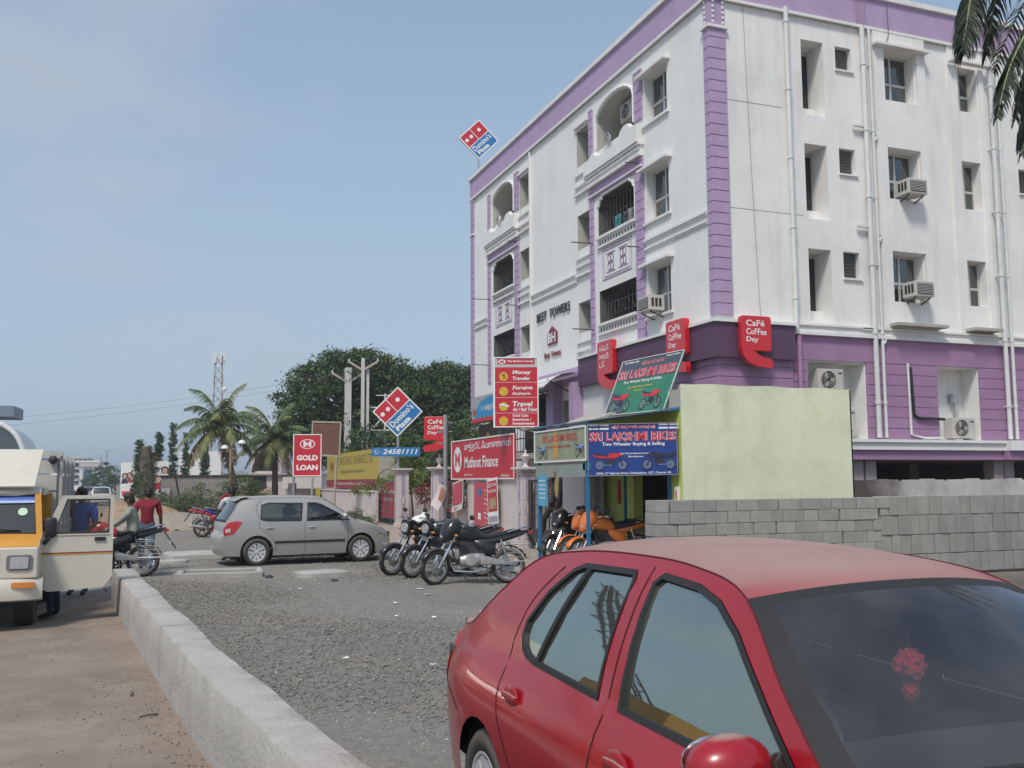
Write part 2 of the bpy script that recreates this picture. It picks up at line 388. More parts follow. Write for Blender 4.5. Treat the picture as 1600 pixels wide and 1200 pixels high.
for (y0, y1) in ((35.0, 37.45), (24.9, 27.4)):
    holesL += [arch_hole(y0, y1, 12.42, 13.35, 13.88), scallop_hole(y0, y1, 9.54, 10.83), rc(y0, y1, 6.72, 7.78)]
for (y0, y1) in ((33.3, 34.38), (28.05, 29.0)):
    holesL += [rc(y0, y1, 12.1, 13.62), rc(y0, y1, 9.22, 10.67), rc(y0, y1, 6.38, 7.68)]
for z0, z1 in ((12.16, 13.58), (9.22, 10.73), (6.43, 7.88)): holesL.append(rc(22.93, 24.2, z0, z1))
low = [rc(29.2, 30.4, 2.9, 4.5), rc(31.2, 34.0, 2.6, 4.9), rc(35, 38, 2.6, 4.9)]
b = bm_(); panel(b, rc(YF, YE, 0, 15.3), holesL+low, fL)
rv = bm_(); rv2 = bm_()  # rv2: lower bay reveals, given the darker shade-toned colour
dep = lambda h: 1.6 if (h[1][0]-h[0][0] > 1.5) else (.9 if h in low or h[1][0]-h[0][0] < 1.2 else .31)
for h in holesL+low:
    d = dep(h)
    for i in range(len(h)):
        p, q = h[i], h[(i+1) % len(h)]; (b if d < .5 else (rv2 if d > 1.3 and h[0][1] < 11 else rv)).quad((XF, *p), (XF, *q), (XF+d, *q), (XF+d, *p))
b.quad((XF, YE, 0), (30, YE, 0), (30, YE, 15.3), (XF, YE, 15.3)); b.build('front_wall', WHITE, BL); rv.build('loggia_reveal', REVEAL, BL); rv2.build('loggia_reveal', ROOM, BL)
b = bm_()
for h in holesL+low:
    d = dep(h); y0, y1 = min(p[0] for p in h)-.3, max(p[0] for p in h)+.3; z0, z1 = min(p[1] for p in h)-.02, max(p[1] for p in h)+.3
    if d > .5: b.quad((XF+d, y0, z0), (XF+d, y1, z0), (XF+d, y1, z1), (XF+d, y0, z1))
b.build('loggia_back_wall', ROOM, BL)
# right wall
fR = lambda x, z: (x, YF, z)
slits = [(16.41, 17.15, a, c) for a, c in ((11.62, 13.74), (8.72, 10.8), (5.93, 7.9))]
louv = [(17.56, 18.1, a, c) for a, c in ((13.05, 13.72), (10.08, 10.8), (7.17, 7.9))] + [(24.17, 24.75, a, c) for a, c in ((13.0, 13.7), (10.2, 10.95), (7.3, 8.0))]
vwin = [(19.2, 20.33, a, c) for a, c in ((12.4, 13.86), (9.55, 10.97), (6.63, 8.0))]
nwin = [(21.95, 22.68, a, c) for a, c in ((12.46, 13.79), (9.52, 10.95), (6.67, 8.0))]
rec = [(16.25, 18.1, 2.82, 4.85), (20.62, 22.1, 2.82, 4.87)]
holesR = slits+louv+vwin+nwin+rec
b = bm_(); panel(b, rc(XF, 30, 2.3, 15.35), [rc(*h[:2], h[2], h[3]) for h in holesR], fR)
for h in holesR:
    d = .75 if h in slits else (.6 if h in rec else (.24 if h in louv else .34))
    p = rc(h[0], h[1], h[2], h[3])
    for i in range(4):
        q, r = p[i], p[(i+1) % 4]; b.quad((q[0], YF, q[1]), (r[0], YF, r[1]), (r[0], YF+d, r[1]), (q[0], YF+d, q[1]))
    if h in slits or h in rec: b.quad((h[0]-.01, YF+d, h[2]), (h[1]+.01, YF+d, h[2]), (h[1]+.01, YF+d, h[3]), (h[0]-.01, YF+d, h[3]))
b.quad((30, YF, 0), (30, YE, 0), (30, YE, 15.3), (30, YF, 15.3)); b.build('side_wall', WHITE2, BL)
b = bm_(); b.box(XF+.02, 29.9, YF+.02, YE-.02, 14.6, 14.7); b.build('roof_slab', GREYW, BL)
for i, h in enumerate(slits):
    b = bm_(); b.box(h[0]+.50, h[1]-.005, YF+.70, YF+.74, h[2]+.38, h[3]-.1); b.build('duct_window', DARK, BL)
    b = bm_(); b.box(h[0]+.004, h[1]-.004, YF+.42, YF+.74, h[2]+.003, h[2]+.36); b.build('recess_sill', WHITE2, BL)
SLAT = M('glass_louvre', (.16, .17, .17), .35, var=.1)
for h in louv:
    b = bm_(); b.box(h[0], h[1], YF+.22, YF+.25, h[2], h[3]); f = b.build('louvre_window', DARK, BL)
    z = h[2]+.05
    while z < h[3]-.04:
        s_ = bm_(); s_.obox(((h[0]+h[1])/2, YF+.17, z), (h[1]-h[0]-.02, .09, .008), Matrix.Rotation(math.radians(-40), 3, 'X')); s_.build('louvre_slat', SLAT, f); z += .085
    s_ = bm_(); s_.box(h[0]-.04, h[1]+.06, YF-.06, YF+.02, h[2]-.05, h[2]-.004); s_.build('window_sill', TRIM, BL)
CURT = M('pale_curtain', (.35, .38, .36), .9, var=.25, vs=5)
def window(x0, x1, z0, z1, pl, d, side):      # frame with two casements and lower lights; side 'L' (x fixed) or 'R' (y fixed)
    T = (lambda a, dd, z: (XF+dd, a, z)) if side == 'L' else (lambda a, dd, z: (a, YF+dd, z))
    def bx(m_, a0, a1, d0, d1, c0, c1):
        p, q = T(a0, d0, c0), T(a1, d1, c1); m_.box(p[0], q[0], p[1], q[1], p[2], q[2])
    f = bm_(); t = .06; zm = z0+(z1-z0)*.42; am = x0+(x1-x0)*.45
    bx(f, x0, x1, d-.05, d, z0, z0+t); bx(f, x0, x1, d-.05, d, z1-t, z1); bx(f, x0, x0+t, d-.05, d, z0+t, z1-t); bx(f, x1-t, x1, d-.05, d, z0+t, z1-t)
    bx(f, am-t/2, am+t/2, d-.06, d, z0+t, z1-t); bx(f, x0+t, am-t/2, d-.055, d, zm-.035, zm+.035); bx(f, am+t/2, x1-t, d-.055, d, zm-.035, zm+.035)
    fo = f.build('window_frame', ALU, BL)
    for a0, a1 in ((x0+t, am-t/2), (am+t/2, x1-t)):
        for c0, c1 in ((z0+t, zm-.035), (zm+.035, z1-t)):
            g = bm_(); bx(g, a0, a1, d-.03, d-.022, c0, c1); g.build('pane', GLASSW, fo)
    c_ = bm_(); n = 14; 
    for k in range(n):
        a0 = x0+(x1-x0)*k/n; a1 = x0+(x1-x0)*(k+1)/n; w0 = .03*math.sin(k*2.3); w1 = .03*math.sin((k+1)*2.3)
        c_.quad(T(a0, d+.12+w0, z0), T(a1, d+.12+w1, z0), T(a1, d+.12+w1, z1), T(a0, d+.12+w0, z1))
    c_.build('curtain', CURT, fo)
for z0, z1 in ((12.16, 13.58), (9.22, 10.73), (6.43, 7.88)):
    window(22.95, 24.18, z0, z1, None, .30, 'L')
    b = bm_(); b.box(XF-.22, XF-.003, 22.72, 24.42, z1+.02, z1+.09); b.box(XF-.14, XF-.003, 22.78, 24.36, z1+.093, z1+.14); b.build('window_hood', TRIM, BL)
    b = bm_(); b.box(XF-.08, XF-.003, 22.8, 24.3, z0-.08, z0-.01); b.build('window_sill', TRIM, BL)
for h in vwin+nwin: window(h[0]+.005, h[1]-.005, h[2]+.005, h[3]-.005, None, .33, 'R')
# projecting bay strip round the wide side windows (frame of four pieces)
b = bm_(); 
for x0, x1 in ((18.80, 19.17), (20.36, 20.66)): b.box(x0, x1, YF-.10, YF-.003, 5.86, 14.36)
zz = [5.86, 6.6, 8.03, 9.52, 11.0, 12.37, 13.89, 14.36]
for k in range(0, 8, 2): b.box(19.173, 20.357, YF-.097, YF-.003, zz[k], zz[k+1])
b.build('bay_surround', WHITE2, BL)
b = bm_()
for x0, x1 in ((21.55, 21.9), (22.72, 22.9)): b.box(x0, x1, YF-.06, YF-.003, 5.86, 14.36)
b.build('bay_surround', WHITE2, BL)
for h in (vwin[0], nwin[0]):
    b = bm_(); b.box(h[0]-.45, h[1]+.35, YF-.30, YF-.11, h[3]+.03, h[3]+.10); b.build('window_hood', TRIM, BL)
for x0, x1 in ((18.95, 20.75), (21.7, 22.75)):
    b = bm_(); b.box(x0, x1, YF-.42, YF-.003, 5.9, 5.98); b.build('lower_hood', GREYW, BL)
# parapet band, roof mouldings
b = bm_(); b.box(XF-.05, XF-.002, YF-.05, YE+.03, 14.42, 15.3); b.box(XF-.002, 30.05, YF-.05, YF-.003, 14.42, 15.3); b.build('parapet_band', LILAC, BL)
b = bm_(); b.box(XF-.13, XF+.25, YF-.13, YE+.08, 15.3, 15.45); b.box(XF+.25, 30.1, YF-.13, YF+.25, 15.3, 15.45); b.build('parapet_coping', TRIM, BL)
b = bm_(); b.box(XF-.11, XF-.052, YF-.11, YE+.06, 14.36, 14.44); b.box(XF-.052, 30.05, YF-.11, YF-.052, 14.36, 14.44); b.build('cornice', TRIM, BL)
b = bm_()
for k, y in enumerate(np.arange(21.3, 40, 1.9)): b.cyl((XF+.12, y, 15.45), (XF+.12, y, 15.62), .03, n=6)
b.tube([(XF+.12, 21, 15.62), (XF+.12, 40.2, 15.62)], .022, n=6); b.build('roof_railing', STEEL, BL)
# string courses
def course(y0, y1, z, p=.09, h=.07):
    b.box(XF-p, XF-.003, y0, y1, z, z+h); b.box(XF-p*.6, XF-.003, y0, y1, z-.05, z-.003)
b = bm_()
for y0, y1 in ((20.98, 24.30), (29.05, 33.1), (38.2, 39.85)): course(y0, y1, 8.66); course(y0, y1, 8.42, .07, .06)
b.build('string_course', TRIM, BL)
b = bm_()
for y0, y1 in ((28.03, 29.1), (33.2, 34.42)):
    for z in (13.72, 11.62, 11.35, 8.86, 8.55, 6.0): b.box(XF-.10, XF-.003, y0, y1, z, z+.07)
    for z in (12.03, 9.14, 6.3): b.box(XF-.07, XF-.003, y0, y1, z, z+.06)
b.build('loggia_moulding', TRIM, BL)
b = bm_(); b.box(XF-.10, XF-.003, 33.12, 33.19, 5.8, 14.3); b.build('edge_moulding', TRIM, BL)
# lilac pilasters built of separate blocks
def blocks(y0, y1, z0, z1, st=.295, p=.05):
    z = z0
    while z < z1-.05:
        q = bm_(); e = min(z+st, z1); q.box(XF-p, XF-.003, y0, y1, z, e-.018); q.build('pilaster_block', LILAC, BL, bevel=.006); z += st
for y0, y1 in ((37.78, 38.1), (34.42, 34.92), (27.72, 28.0), (24.34, 24.84)):
    blocks(y0, y1, 5.86, 11.3); blocks(y0, y1, 12.45, 14.0)
blocks(39.95, 40.38, 2.5, 12.7); 
z = 5.95
while z < 13.45:      # corner pilaster wraps both walls
    q = bm_(); q.box(XF-.06, XF-.003, YF-.06, YF+.22, z, z+.277); q.box(XF-.003, XF+.46, YF-.06, YF-.003, z, z+.277); q.build('pilaster_block', LILAC, BL, bevel=.006); z += .295
b = bm_(); b.box(XF-.12, XF-.003, YF-.12, YF+.28, 13.56, 13.64); b.box(XF-.003, XF+.52, YF-.12, YF-.003, 13.56, 13.64); b.build('pilaster_cap', TRIM, BL)
b = bm_(); b.box(XF-.05, XF-.003, YF-.05, YF+.2, 13.65, 14.35); b.box(XF-.003, XF+.45, YF-.05, YF-.003, 13.65, 14.35); b.build('pilaster_top', LILAC, BL)
b = bm_()
for k in range(5):
    for dx in (.06, .36): b.box(XF+dx, XF+dx+.06, YF-.075, YF-.052, 13.7+k*.14, 13.78+k*.14)
    b.box(XF-.075, XF-.052, YF+.08, YF+.14, 13.7+k*.14, 13.78+k*.14)
b.build('dentils', TRIM, BL)
b = bm_(); b.box(XF-.09, XF-.003, 39.9, YE+.04, 12.72, 12.8); b.box(XF-.06, XF-.003, 39.93, YE+.02, 14.25, 14.33); b.build('pilaster_cap', TRIM, BL)
blocks(39.95, 40.38, 12.85, 14.2)
# bays: lintel, balcony parapet with wave top, dentils, ornament panels
IRON = M('window_bars', (.10, .105, .10), .6, var=.1)
for (y0, y1) in ((35.0, 37.45), (24.9, 27.4)):
    ya, yb = y0-.55, y1+.62; ym = (y0+y1)/2
    b = bm_(); b.box(XF-.05, XF-.003, y0-.05, y1+.3, 10.93, 11.28); b.build('lintel_panel', LILAC, BL)
    b = bm_(); b.box(XF-.10, XF-.003, ya, yb, 10.99, 11.03); b.box(XF-.16, XF-.003, ya, yb, 11.31, 11.38); b.box(XF-.20, XF-.003, ya-.05, yb+.05, 11.62, 11.7)
    b.box(XF-.12, XF-.003, ya, yb, 11.383, 11.617); b.build('balcony_moulding', TRIM, BL)
    b = bm_(); n = 30
    for k in range(n): b.box(XF-.17, XF-.122, ya+(yb-ya)*(k+.2)/n, ya+(yb-ya)*(k+.7)/n, 11.5, 11.6)
    b.build('dentils', TRIM, BL)
    # wavy balcony parapet
    top = [(ya, 12.22), (ya+.35, 12.25), (ya+.55, 12.40), (ya+.75, 12.46), (ya+1.0, 12.36), (ya+1.15, 12.15), (ya+1.4, 12.08), (yb-1.1, 12.08), (yb-.9, 12.18), (yb-.75, 12.32), (yb-.5, 12.24), (yb-.35, 12.16), (yb, 12.2)]
    b = bm_(); b.prism([(ya, 11.71)]+top+[(yb, 11.71)], lambda a, c, d: (XF-d, a, c), .003, .24); b.build('balcony_parapet', WHITE, BL)
    b = bm_(); b.tube([(XF-.13, p[0], p[1]+.03) for p in top], .035, n=6); b.build('parapet_rim', TRIM, BL)
    # ring ornament above
    b = bm_(); b.tube([(XF-.1, ym+.35+.22*math.cos(t), 12.42+.3*math.sin(t)) for t in [2*PI*k/16 for k in range(16)]], .02, n=5, closed=True)
    b.tube([(XF-.1, ym+.35+.12*math.cos(t), 12.42+.2*math.sin(t)) for t in [2*PI*k/12 for k in range(12)]], .012, n=5, closed=True); b.build('iron_ring', STEEL, BL)
    # arch moulding and scalloped moulding
    b = bm_(); A = arch_hole(y0-.05, y1+.05, 12.45, 13.38, 13.96)[2:-1]; b.tube([(XF-.03, y1+.05, 12.5)]+[(XF-.03, *p) for p in A]+[(XF-.03, y0-.05, 13.38), (XF-.03, y0-.05, 12.5)], .05, n=6); b.build('arch_moulding', TRIM, BL)
    b = bm_(); A = scallop_hole(y0-.03, y1+.03, 9.54, 10.87); b.tube([(XF-.02, *p) for p in A[1:]+A[:1]], .04, n=6); b.build('arch_moulding', TRIM, BL)
    for zt in (9.5, 6.68):
        b = bm_(); b.box(XF-.12, XF-.003, y0-.05, y1+.05, zt-.05, zt+.03); b.box(XF-.08, XF-.003, y0-.05, y1+.05, zt-.33, zt-.27); b.build('balustrade_moulding', TRIM, BL)
        b = bm_(); n = 13
        for k in range(n): b.box(XF-.012, XF-.004, y0+(y1-y0)*(k+.35)/n, y0+(y1-y0)*(k+.6)/n, zt-.22, zt-.10)
        b.build('balustrade_slot', DARK, BL)
    b = bm_()
    for (p, q, r, s_) in ((y0+.28, y1-.28, 8.1, 9.1), (y0+.38, y1-.38, 8.18, 9.02)):
        b.tube([(XF-.012, p, r), (XF-.012, q, r), (XF-.012, q, s_), (XF-.012, p, s_)], .016 if p < y0+.3 else .011, n=4, closed=True)
    for cy in (ym-.42, ym+.42):
        for k in range(4):
            for sgn in (-1, 1):
                a = PI/4*(1+2*k); c = (cy+.13*math.cos(a), 8.6+.19*math.sin(a))
                b.tube([(XF-.012, c[0]+.11*math.cos(t), c[1]+.13*math.sin(t)) for t in [2*PI*j/8 for j in range(8)]], .012, n=4, closed=True)
        for z in (8.3, 8.9): b.tube([(XF-.012, cy-.3, z), (XF-.012, cy+.3, z)], .012, n=4)
    b.build('ornament', LILAC, BL)
    # window grilles and dark fold inside the two lower openings
    for z0, z1 in ((9.54, 10.8), (6.72, 7.76)):
        b = bm_()
        for k in range(11): yy = y0+(y1-y0)*(k+.5)/11; b.cyl((XF+.14, yy, z0), (XF+.14, yy, z1), .007, n=4)
        for z in (z0+.25, z0+.62, z1-.2): b.cyl((XF+.14, y0, z), (XF+.14, y1, z), .008, n=4)
        for k in range(4): yy = y0+(y1-y0)*(k+.5)/4; b.tube([(XF+.13, yy+.2*math.cos(t), z0+.45+.2*math.sin(t)) for t in [2*PI*j/10 for j in range(10)]], .006, n=4, closed=True)
        b.build('window_grille', IRON, BL)
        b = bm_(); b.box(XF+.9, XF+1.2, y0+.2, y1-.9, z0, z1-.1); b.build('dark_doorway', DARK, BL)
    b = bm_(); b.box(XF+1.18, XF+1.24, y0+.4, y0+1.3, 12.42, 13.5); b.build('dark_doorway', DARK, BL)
for y0 in (28.05, 33.3):
    for z0 in (12.1, 9.22, 6.38):
        b = bm_(); b.box(XF+.02, XF+.10, y0, y0+1.05, z0, z0+.28); b.build('loggia_parapet', WHITE, BL)
# drying clothes and things seen in the balconies
for k, (y, z, c, hh) in enumerate([(25.3, 10.1, (.10, .12, .2), .5), (25.6, 10.1, (.3, .28, .3), .42), (25.95, 10.1, (.05, .07, .10), .55), (26.3, 10.1, (.03, .25, .27), .5), (26.5, 10.1, (.05, .3, .33), .4), (25.1, 7.25, (.2, .3, .35), .35)]):
    m_ = M('cloth', c, .9, var=.2); b = MB(); n = 6
    b.grid([[(XF+.25+.03*math.sin(i*2+k), y+.22*i/n, z-hh*j/4) for j in range(5)] for i in range(n+1)])
    o = b.build('hanging_cloth', m_, smooth=True); so_ = o.modifiers.new('thick', 'SOLIDIFY'); so_.thickness = .01
    tag(o, ['dark blue cloth drying at the right end of the middle balcony', 'grey cloth drying second from the right in the middle balcony', 'near black cloth drying in the middle of the balcony line', 'teal cloth drying in the middle balcony', 'lighter turquoise cloth hanging beside the teal one', 'pale blue cloth on the lower balcony rail'][k], 'laundry', 'clothes drying in the balconies')
# clothes-line brackets
b = bm_()
for y, z in ((27.75, 9.45), (37.8, 9.4), (27.75, 6.6), (37.8, 6.6), (24.6, 11.15), (34.6, 11.15), (24.6, 8.6), (34.6, 8.6)): b.tube([(XF, y, z), (XF-.75 if z not in (11.15, 8.6) else XF-.4, y+.15, z+.02)], .018, n=5)
b.build('line_bracket', DARK, BL)
# ---- purple first storey on the side wall: courses, ledges
for x0, x1, z0, z1 in ((15.78, 16.22, 2.82, 4.88), (18.13, 20.59, 2.82, 4.88), (22.13, 26.5, 2.82, 4.88)):
    z = z0
    while z < z1-.1:
        q = bm_(); q.box(x0, x1, YF-.045, YF-.003, z, min(z+.29, z1)-.014); q.build('rusticated_course', PURPLE, BL, bevel=.006); z += .294
b = bm_(); b.box(15.78, 26.5, YF-.05, YF-.003, 4.885, 5.53); b.build('upper_band', PURPLE, BL)
b = bm_(); b.box(15.78, 30, YF-.16, YF-.003, 5.535, 5.62); b.box(15.78, 30, YF-.09, YF-.003, 5.623, 5.78); b.box(15.78, 30, YF-.14, YF-.003, 5.783, 5.84); b.build('storey_ledge', TRIM, BL)
b = bm_(); b.box(XF, 22.7, YF-.34, YF-.003, 2.72, 2.80); b.box(XF, 22.7, YF-.28, YF-.003, 2.52, 2.717); b.box(22.7, 30, YF-.5, YF-.003, 2.52, 2.8); b.build('lower_ledge', TRIM, BL)
b = bm_(); b.box(XF+.3, 22.7, YF-.2, YF+.2, 2.26, 2.515); b.box(22.7, 30, YF-.4, YF+.2, 2.26, 2.515); b.build('ledge_beam', PURPLE, BL)
b = bm_(); b.box(XF+.1, 29.9, YF+.2, YE-.1, 2.25, 2.3); b.build('stilt_ceiling', GREYW, BL)
PK = M('faded_pink_column', (.42, .35, .34), .85, var=.12, streak=.2)
for x in (17.62, 18.05, 22.6, 23.0, 27.2):
    b = bm_(); b.box(x, x+.36, YF+.05, YF+.42, 0, 2.255); b.build('stilt_column', PK, BL)
for x in (15.5, 19.5, 24.5, 28.5):
    for y in (26, 33): b = bm_(); b.box(x, x+.4, y, y+.4, 0, 2.24); b.build('stilt_column', GREYW, BL)
b = bm_(); b.box(XF+.1, 29.9, 38.5, 38.6, 0, 2.25); b.build('stilt_back_wall', GREYW, BL)
# pipes
def pipe(name, x, z0, z1, r, mat=PIPE, y=-.12):
    b = bm_(); b.cyl((x, YF+y, z0), (x, YF+y, z1), r, n=10)
    z = z0+.9
    while z < z1: b.cyl((x, YF+y, z), (x, YF+y, z+.09), r*1.25, n=10); b.box(x-.02, x+.02, YF+y, YF-.003, z+.02, z+.06); z += 1.9
    b.build(name, mat, BL, smooth=True)
PP = PURPLE
pipe('drain_pipe', 15.86, 5.56, 14.5, .065); pipe('drain_pipe', 15.92, 2.85, 5.5, .065, PP)
pipe('drain_pipe', 18.42, 2.85, 14.4, .07); pipe('drain_pipe', 18.66, 2.85, 14.35, .045)
pipe('drain_pipe', 23.02, 2.85, 14.3, .065, y=-.2); pipe('drain_pipe', 23.28, 2.85, 14.3, .05, y=-.2); pipe('drain_pipe', 25.4, 2.85, 14.3, .06)
for z in (11.45, 8.6, 5.75):
    b = bm_(); b.box(18.0, 18.4, YF-.14, YF-.06, z, z+.06); b.tube([(18.66, YF-.12, z-.1), (18.78, YF-.14, z-.2), (18.7, YF-.14, z-.35)], .03, n=6); b.build('pipe_branch', PIPE, BL)
b = bm_()
for k in range(4): b.tube([(18.3+k*.1, YF-.08, 15.2), (18.3+k*.1, YF-.08, 14.5)], .012, n=4)
b.build('overflow_pipe', PURPLE, BL)
b = bm_()
b.tube([(14.55, YF-.03, 14.4), (14.66, YF-.03, 10), (14.8, YF-.04, 5.9)], .005, n=4); b.build('loose_cable', DARK, BL); b = bm_(); b.tube([(19.35, YF-.13, 15.2), (19.36, YF-.13, 14.3), (19.2, YF-.13, 13.9)], .012, n=4); b.build('loose_cable', DARK, BL)
b = bm_(); b.box(13.98, 15.75, YF-.006, YF-.003, 11.69, 11.704); b.build('plaster_joint', GREYW, BL); b = bm_(); b.box(13.98, 16.3, YF-.006, YF-.003, 8.78, 8.793); b.build('plaster_joint', GREYW, BL)
b = bm_(); b.tube([(19.52, YF-.09, 4.9), (19.54, YF-.09, 2.95), (20.0, YF-.1, 2.85), (20.6, YF-.1, 2.86)], .035, n=7); b.build('white_conduit', PIPE, BL)
b = bm_(); b.tube([(19.6, YF-.1, 4.8), (19.66, YF-.1, 3.5), (19.8, YF-.1, 3.4), (20.7, YF-.12, 3.38)], .04, n=7); b.build('refrigerant_pipe', BLACK, BL)
b = bm_(); b.cyl((21.7, YF+.5, 3.9), (21.7, YF+.5, 4.15), .14); b.box(21.68, 21.72, YF+.48, YF+.52, 3.4, 3.9); b.build('vent_hood', STEEL, BL)
# fascia of the cafe wrapping the corner, lilac walls under it, grey cap
b = bm_(); b.box(XF-.22, XF-.06, YF-.22, 28.65, 4.83, 5.72); b.box(XF-.06, 15.72, YF-.22, YF-.06, 4.83, 5.72); b.build('fascia_board', DPURPLE, BL)
b = bm_(); b.box(XF-.28, XF-.003, YF-.28, 28.7, 5.723, 5.8); b.box(XF-.003, 15.77, YF-.28, YF-.003, 5.723, 5.8); b.build('fascia_cap', TRIM, BL)
for z in np.arange(2.6, 4.8, .294):
    q = bm_(); q.box(XF-.055, XF-.003, YF-.055, 24.5, z, z+.278); q.box(XF-.003, 15.75, YF-.055, YF-.003, z, z+.278); q.build('rusticated_course', PURPLE, BL, bevel=.006)
b = bm_(); b.box(XF-.05, XF-.003, 29.0, 33.4, 5.0, 5.55); b.build('lilac_lintel', LILAC, BL)
for y0, y1, mt in ((30.45, 31.1, LILAC), (28.75, 29.15, LILAC)):
    b = bm_(); b.box(XF-.35, XF-.003, y0, y1, 2.6, 5.0); b.build('porch_column', mt, BL)
MAROON = M('maroon_door', (.07, .02, .03), .6); b = bm_(); b.box(XF+.3, XF+.34, 29.2, 30.4, 2.9, 4.5); b.build('doorway', MAROON, BL)
b = bm_(); P = [[(XF-.1-1.25*t, y, 5.35-.10*t-.42*t**3) for t in np.linspace(0, 1, 7)] for y in np.linspace(28.9, 33.2, 5)]; b.grid(P)
P = [[(x, y, z-.04) for x, y, z in r] for r in P]; b.grid(P); b.build('curved_canopy', PIPE, BL, smooth=True)
b = bm_(); b.box(XF-1.4, XF-.003, 28.7, 34, 2.5, 2.68); b.build('porch_slab', CONC, BL)
b = bm_()
for z in (2.75, 3.2, 3.6): b.tube([(XF-1.35, 28.8, z), (XF-1.35, 33.9, z)], .025, n=5)
for y in np.arange(28.8, 34, .28): b.tube([(XF-1.35, y, 2.68), (XF-1.35, y, 3.6)], .012, n=4)
b.build('porch_railing', DARK, BL)
b = bm_()
for y in (29.2, 31, 32.9): b.tube([(XF-.1, y, 4.6), (XF-1.1, y, 5.1)], .02, n=4)
for z in (4.7, 5.0): b.tube([(XF-1.15, 29, z), (XF-1.15, 33.2, z)], .018, n=4)
b.build('canopy_frame', DARK, BL)
# lettering on the wall
LET = M('black_letters', (.03, .035, .04), .5); MRN = M('maroon_letters', (.22, .02, .04), .5)
b = bm_(); text(b, 'BEST  TOWERS', (XF-.06, 32.6, 7.57), (0, -1, 0), (0, 0, 1), 2.95, .33, bold=.0, nd=(-1, 0, 0), th=.03); b.build('lettering', LET, BL)
b = bm_(); text(b, 'Best  Homes', (XF-.06, 31.9, 6.15), (0, -1, 0), (0, 0, 1), 1.45, .2, bold=.01, nd=(-1, 0, 0), th=.02); b.build('lettering', MRN, BL)
b = bm_(); b.prism([(31.62, 6.6), (31.62, 7.0), (31.2, 7.25), (30.78, 7.0), (30.78, 6.6)], lambda a, c, d: (XF-d, a, c), .01, .05); lg = b.build('emblem', MRN, BL)
b = bm_(); text(b, 'BH', (XF-.06, 31.55, 6.66), (0, -1, 0), (0, 0, 1), .68, .36, bold=.03); b.build('lettering', SWHITE, lg)
# ---- air conditioners
ACW = M('ac_casing', (.52, .50, .46), .6, var=.08, streak=.15)
def window_ac(name, label, loc, rz):
    t = thing('window_air_conditioner', label, 'air conditioner', loc, rz, 'window air conditioners')
    b = MB(); b.box(-.33, .33, -.5, 0, 0, .42); b.build('casing', ACW, t, bevel=.012)
    b = MB(); b.box(-.27, .27, -.515, -.5, .06, .36); g = b.build('coil_grille', DARK, t)
    for k in range(7):
        s_ = MB(); s_.box(-.27, .27, -.523, -.516, .08+k*.042, .095+k*.042); s_.build('grille_slat', ACW, g)
    for sx in (-1, 1):
        b = MB()
        for k in range(3): b.box(sx*.331, sx*.336, -.42+k*.12, -.34+k*.12, .1, .34)
        b.build('side_vent', DARK, t)
    b = MB(); b.bar((-.25, 0, -.18), (-.25, -.42, -.02), .03, .03); b.bar((.25, 0, -.18), (.25, -.42, -.02), .03, .03); b.build('bracket', DARK, t)
window_ac('ac', 'beige window air conditioner under the lowest front window by the corner', (XF-.02, 23.6, 6.48), -PI/2)
window_ac('ac', 'window air conditioner in the middle storey of the side wall', (19.78, YF-.02, 9.6), 0)
window_ac('ac', 'window air conditioner in the lowest white storey of the side wall', (19.85, YF-.02, 6.72), 0)
def outdoor_unit(label, loc, rz=0):
    t = thing('outdoor_unit', label, 'air conditioner', loc, rz, 'split air conditioner outdoor units')
    b = MB(); b.box(-.42, .42, -.16, .16, .04, .62); b.box(-.35, -.25, -.14, .14, 0, .04); b.box(.25, .35, -.14, .14, 0, .04); b.build('casing', ACW, t, bevel=.01)
    b = MB(); b.X = Matrix.Translation((-.08, -.165, .33)); b.lathe([(.235, 0), (.235, .01), (.0, .01)], 20, 'y'); b.build('fan_well', DARK, t)
    b = MB(); b.X = Matrix.Translation((-.08, -.18, .33)); 
    for k in range(3):
        a = 2*PI*k/3; b.poly([(.04*math.cos(a), 0, .04*math.sin(a)), (.2*math.cos(a-.35), .012, .2*math.sin(a-.35)), (.21*math.cos(a+.2), -.008, .21*math.sin(a+.2)), (.1*math.cos(a+.5), -.008, .1*math.sin(a+.5))])
    b.build('fan', GREYW, t)
    b = MB(); b.X = Matrix.Translation((-.08, -.185, .33))
    for r in (.07, .12, .17, .235): b.tube([(r*math.cos(x), 0, r*math.sin(x)) for x in [2*PI*k/18 for k in range(18)]], .006, n=4, closed=True)
    b.build('fan_guard', ACW, t)
    b = MB(); b.box(.24, .38, -.166, -.161, .5, .53); b.build('badge', DARK, t)
outdoor_unit('white outdoor unit, upper of two in the recess above the green wall', (17.0, YF+.18, 4.05))
outdoor_unit('white outdoor unit below another in the recess above the green wall', (17.35, YF+.18, 3.0))
outdoor_unit('white outdoor unit on the ledge beside the black pipe', (21.45, YF+.1, 2.82))
outdoor_unit('outdoor unit high inside the arched top balcony', (XF+.6, 26.2, 13.1), -PI/2)
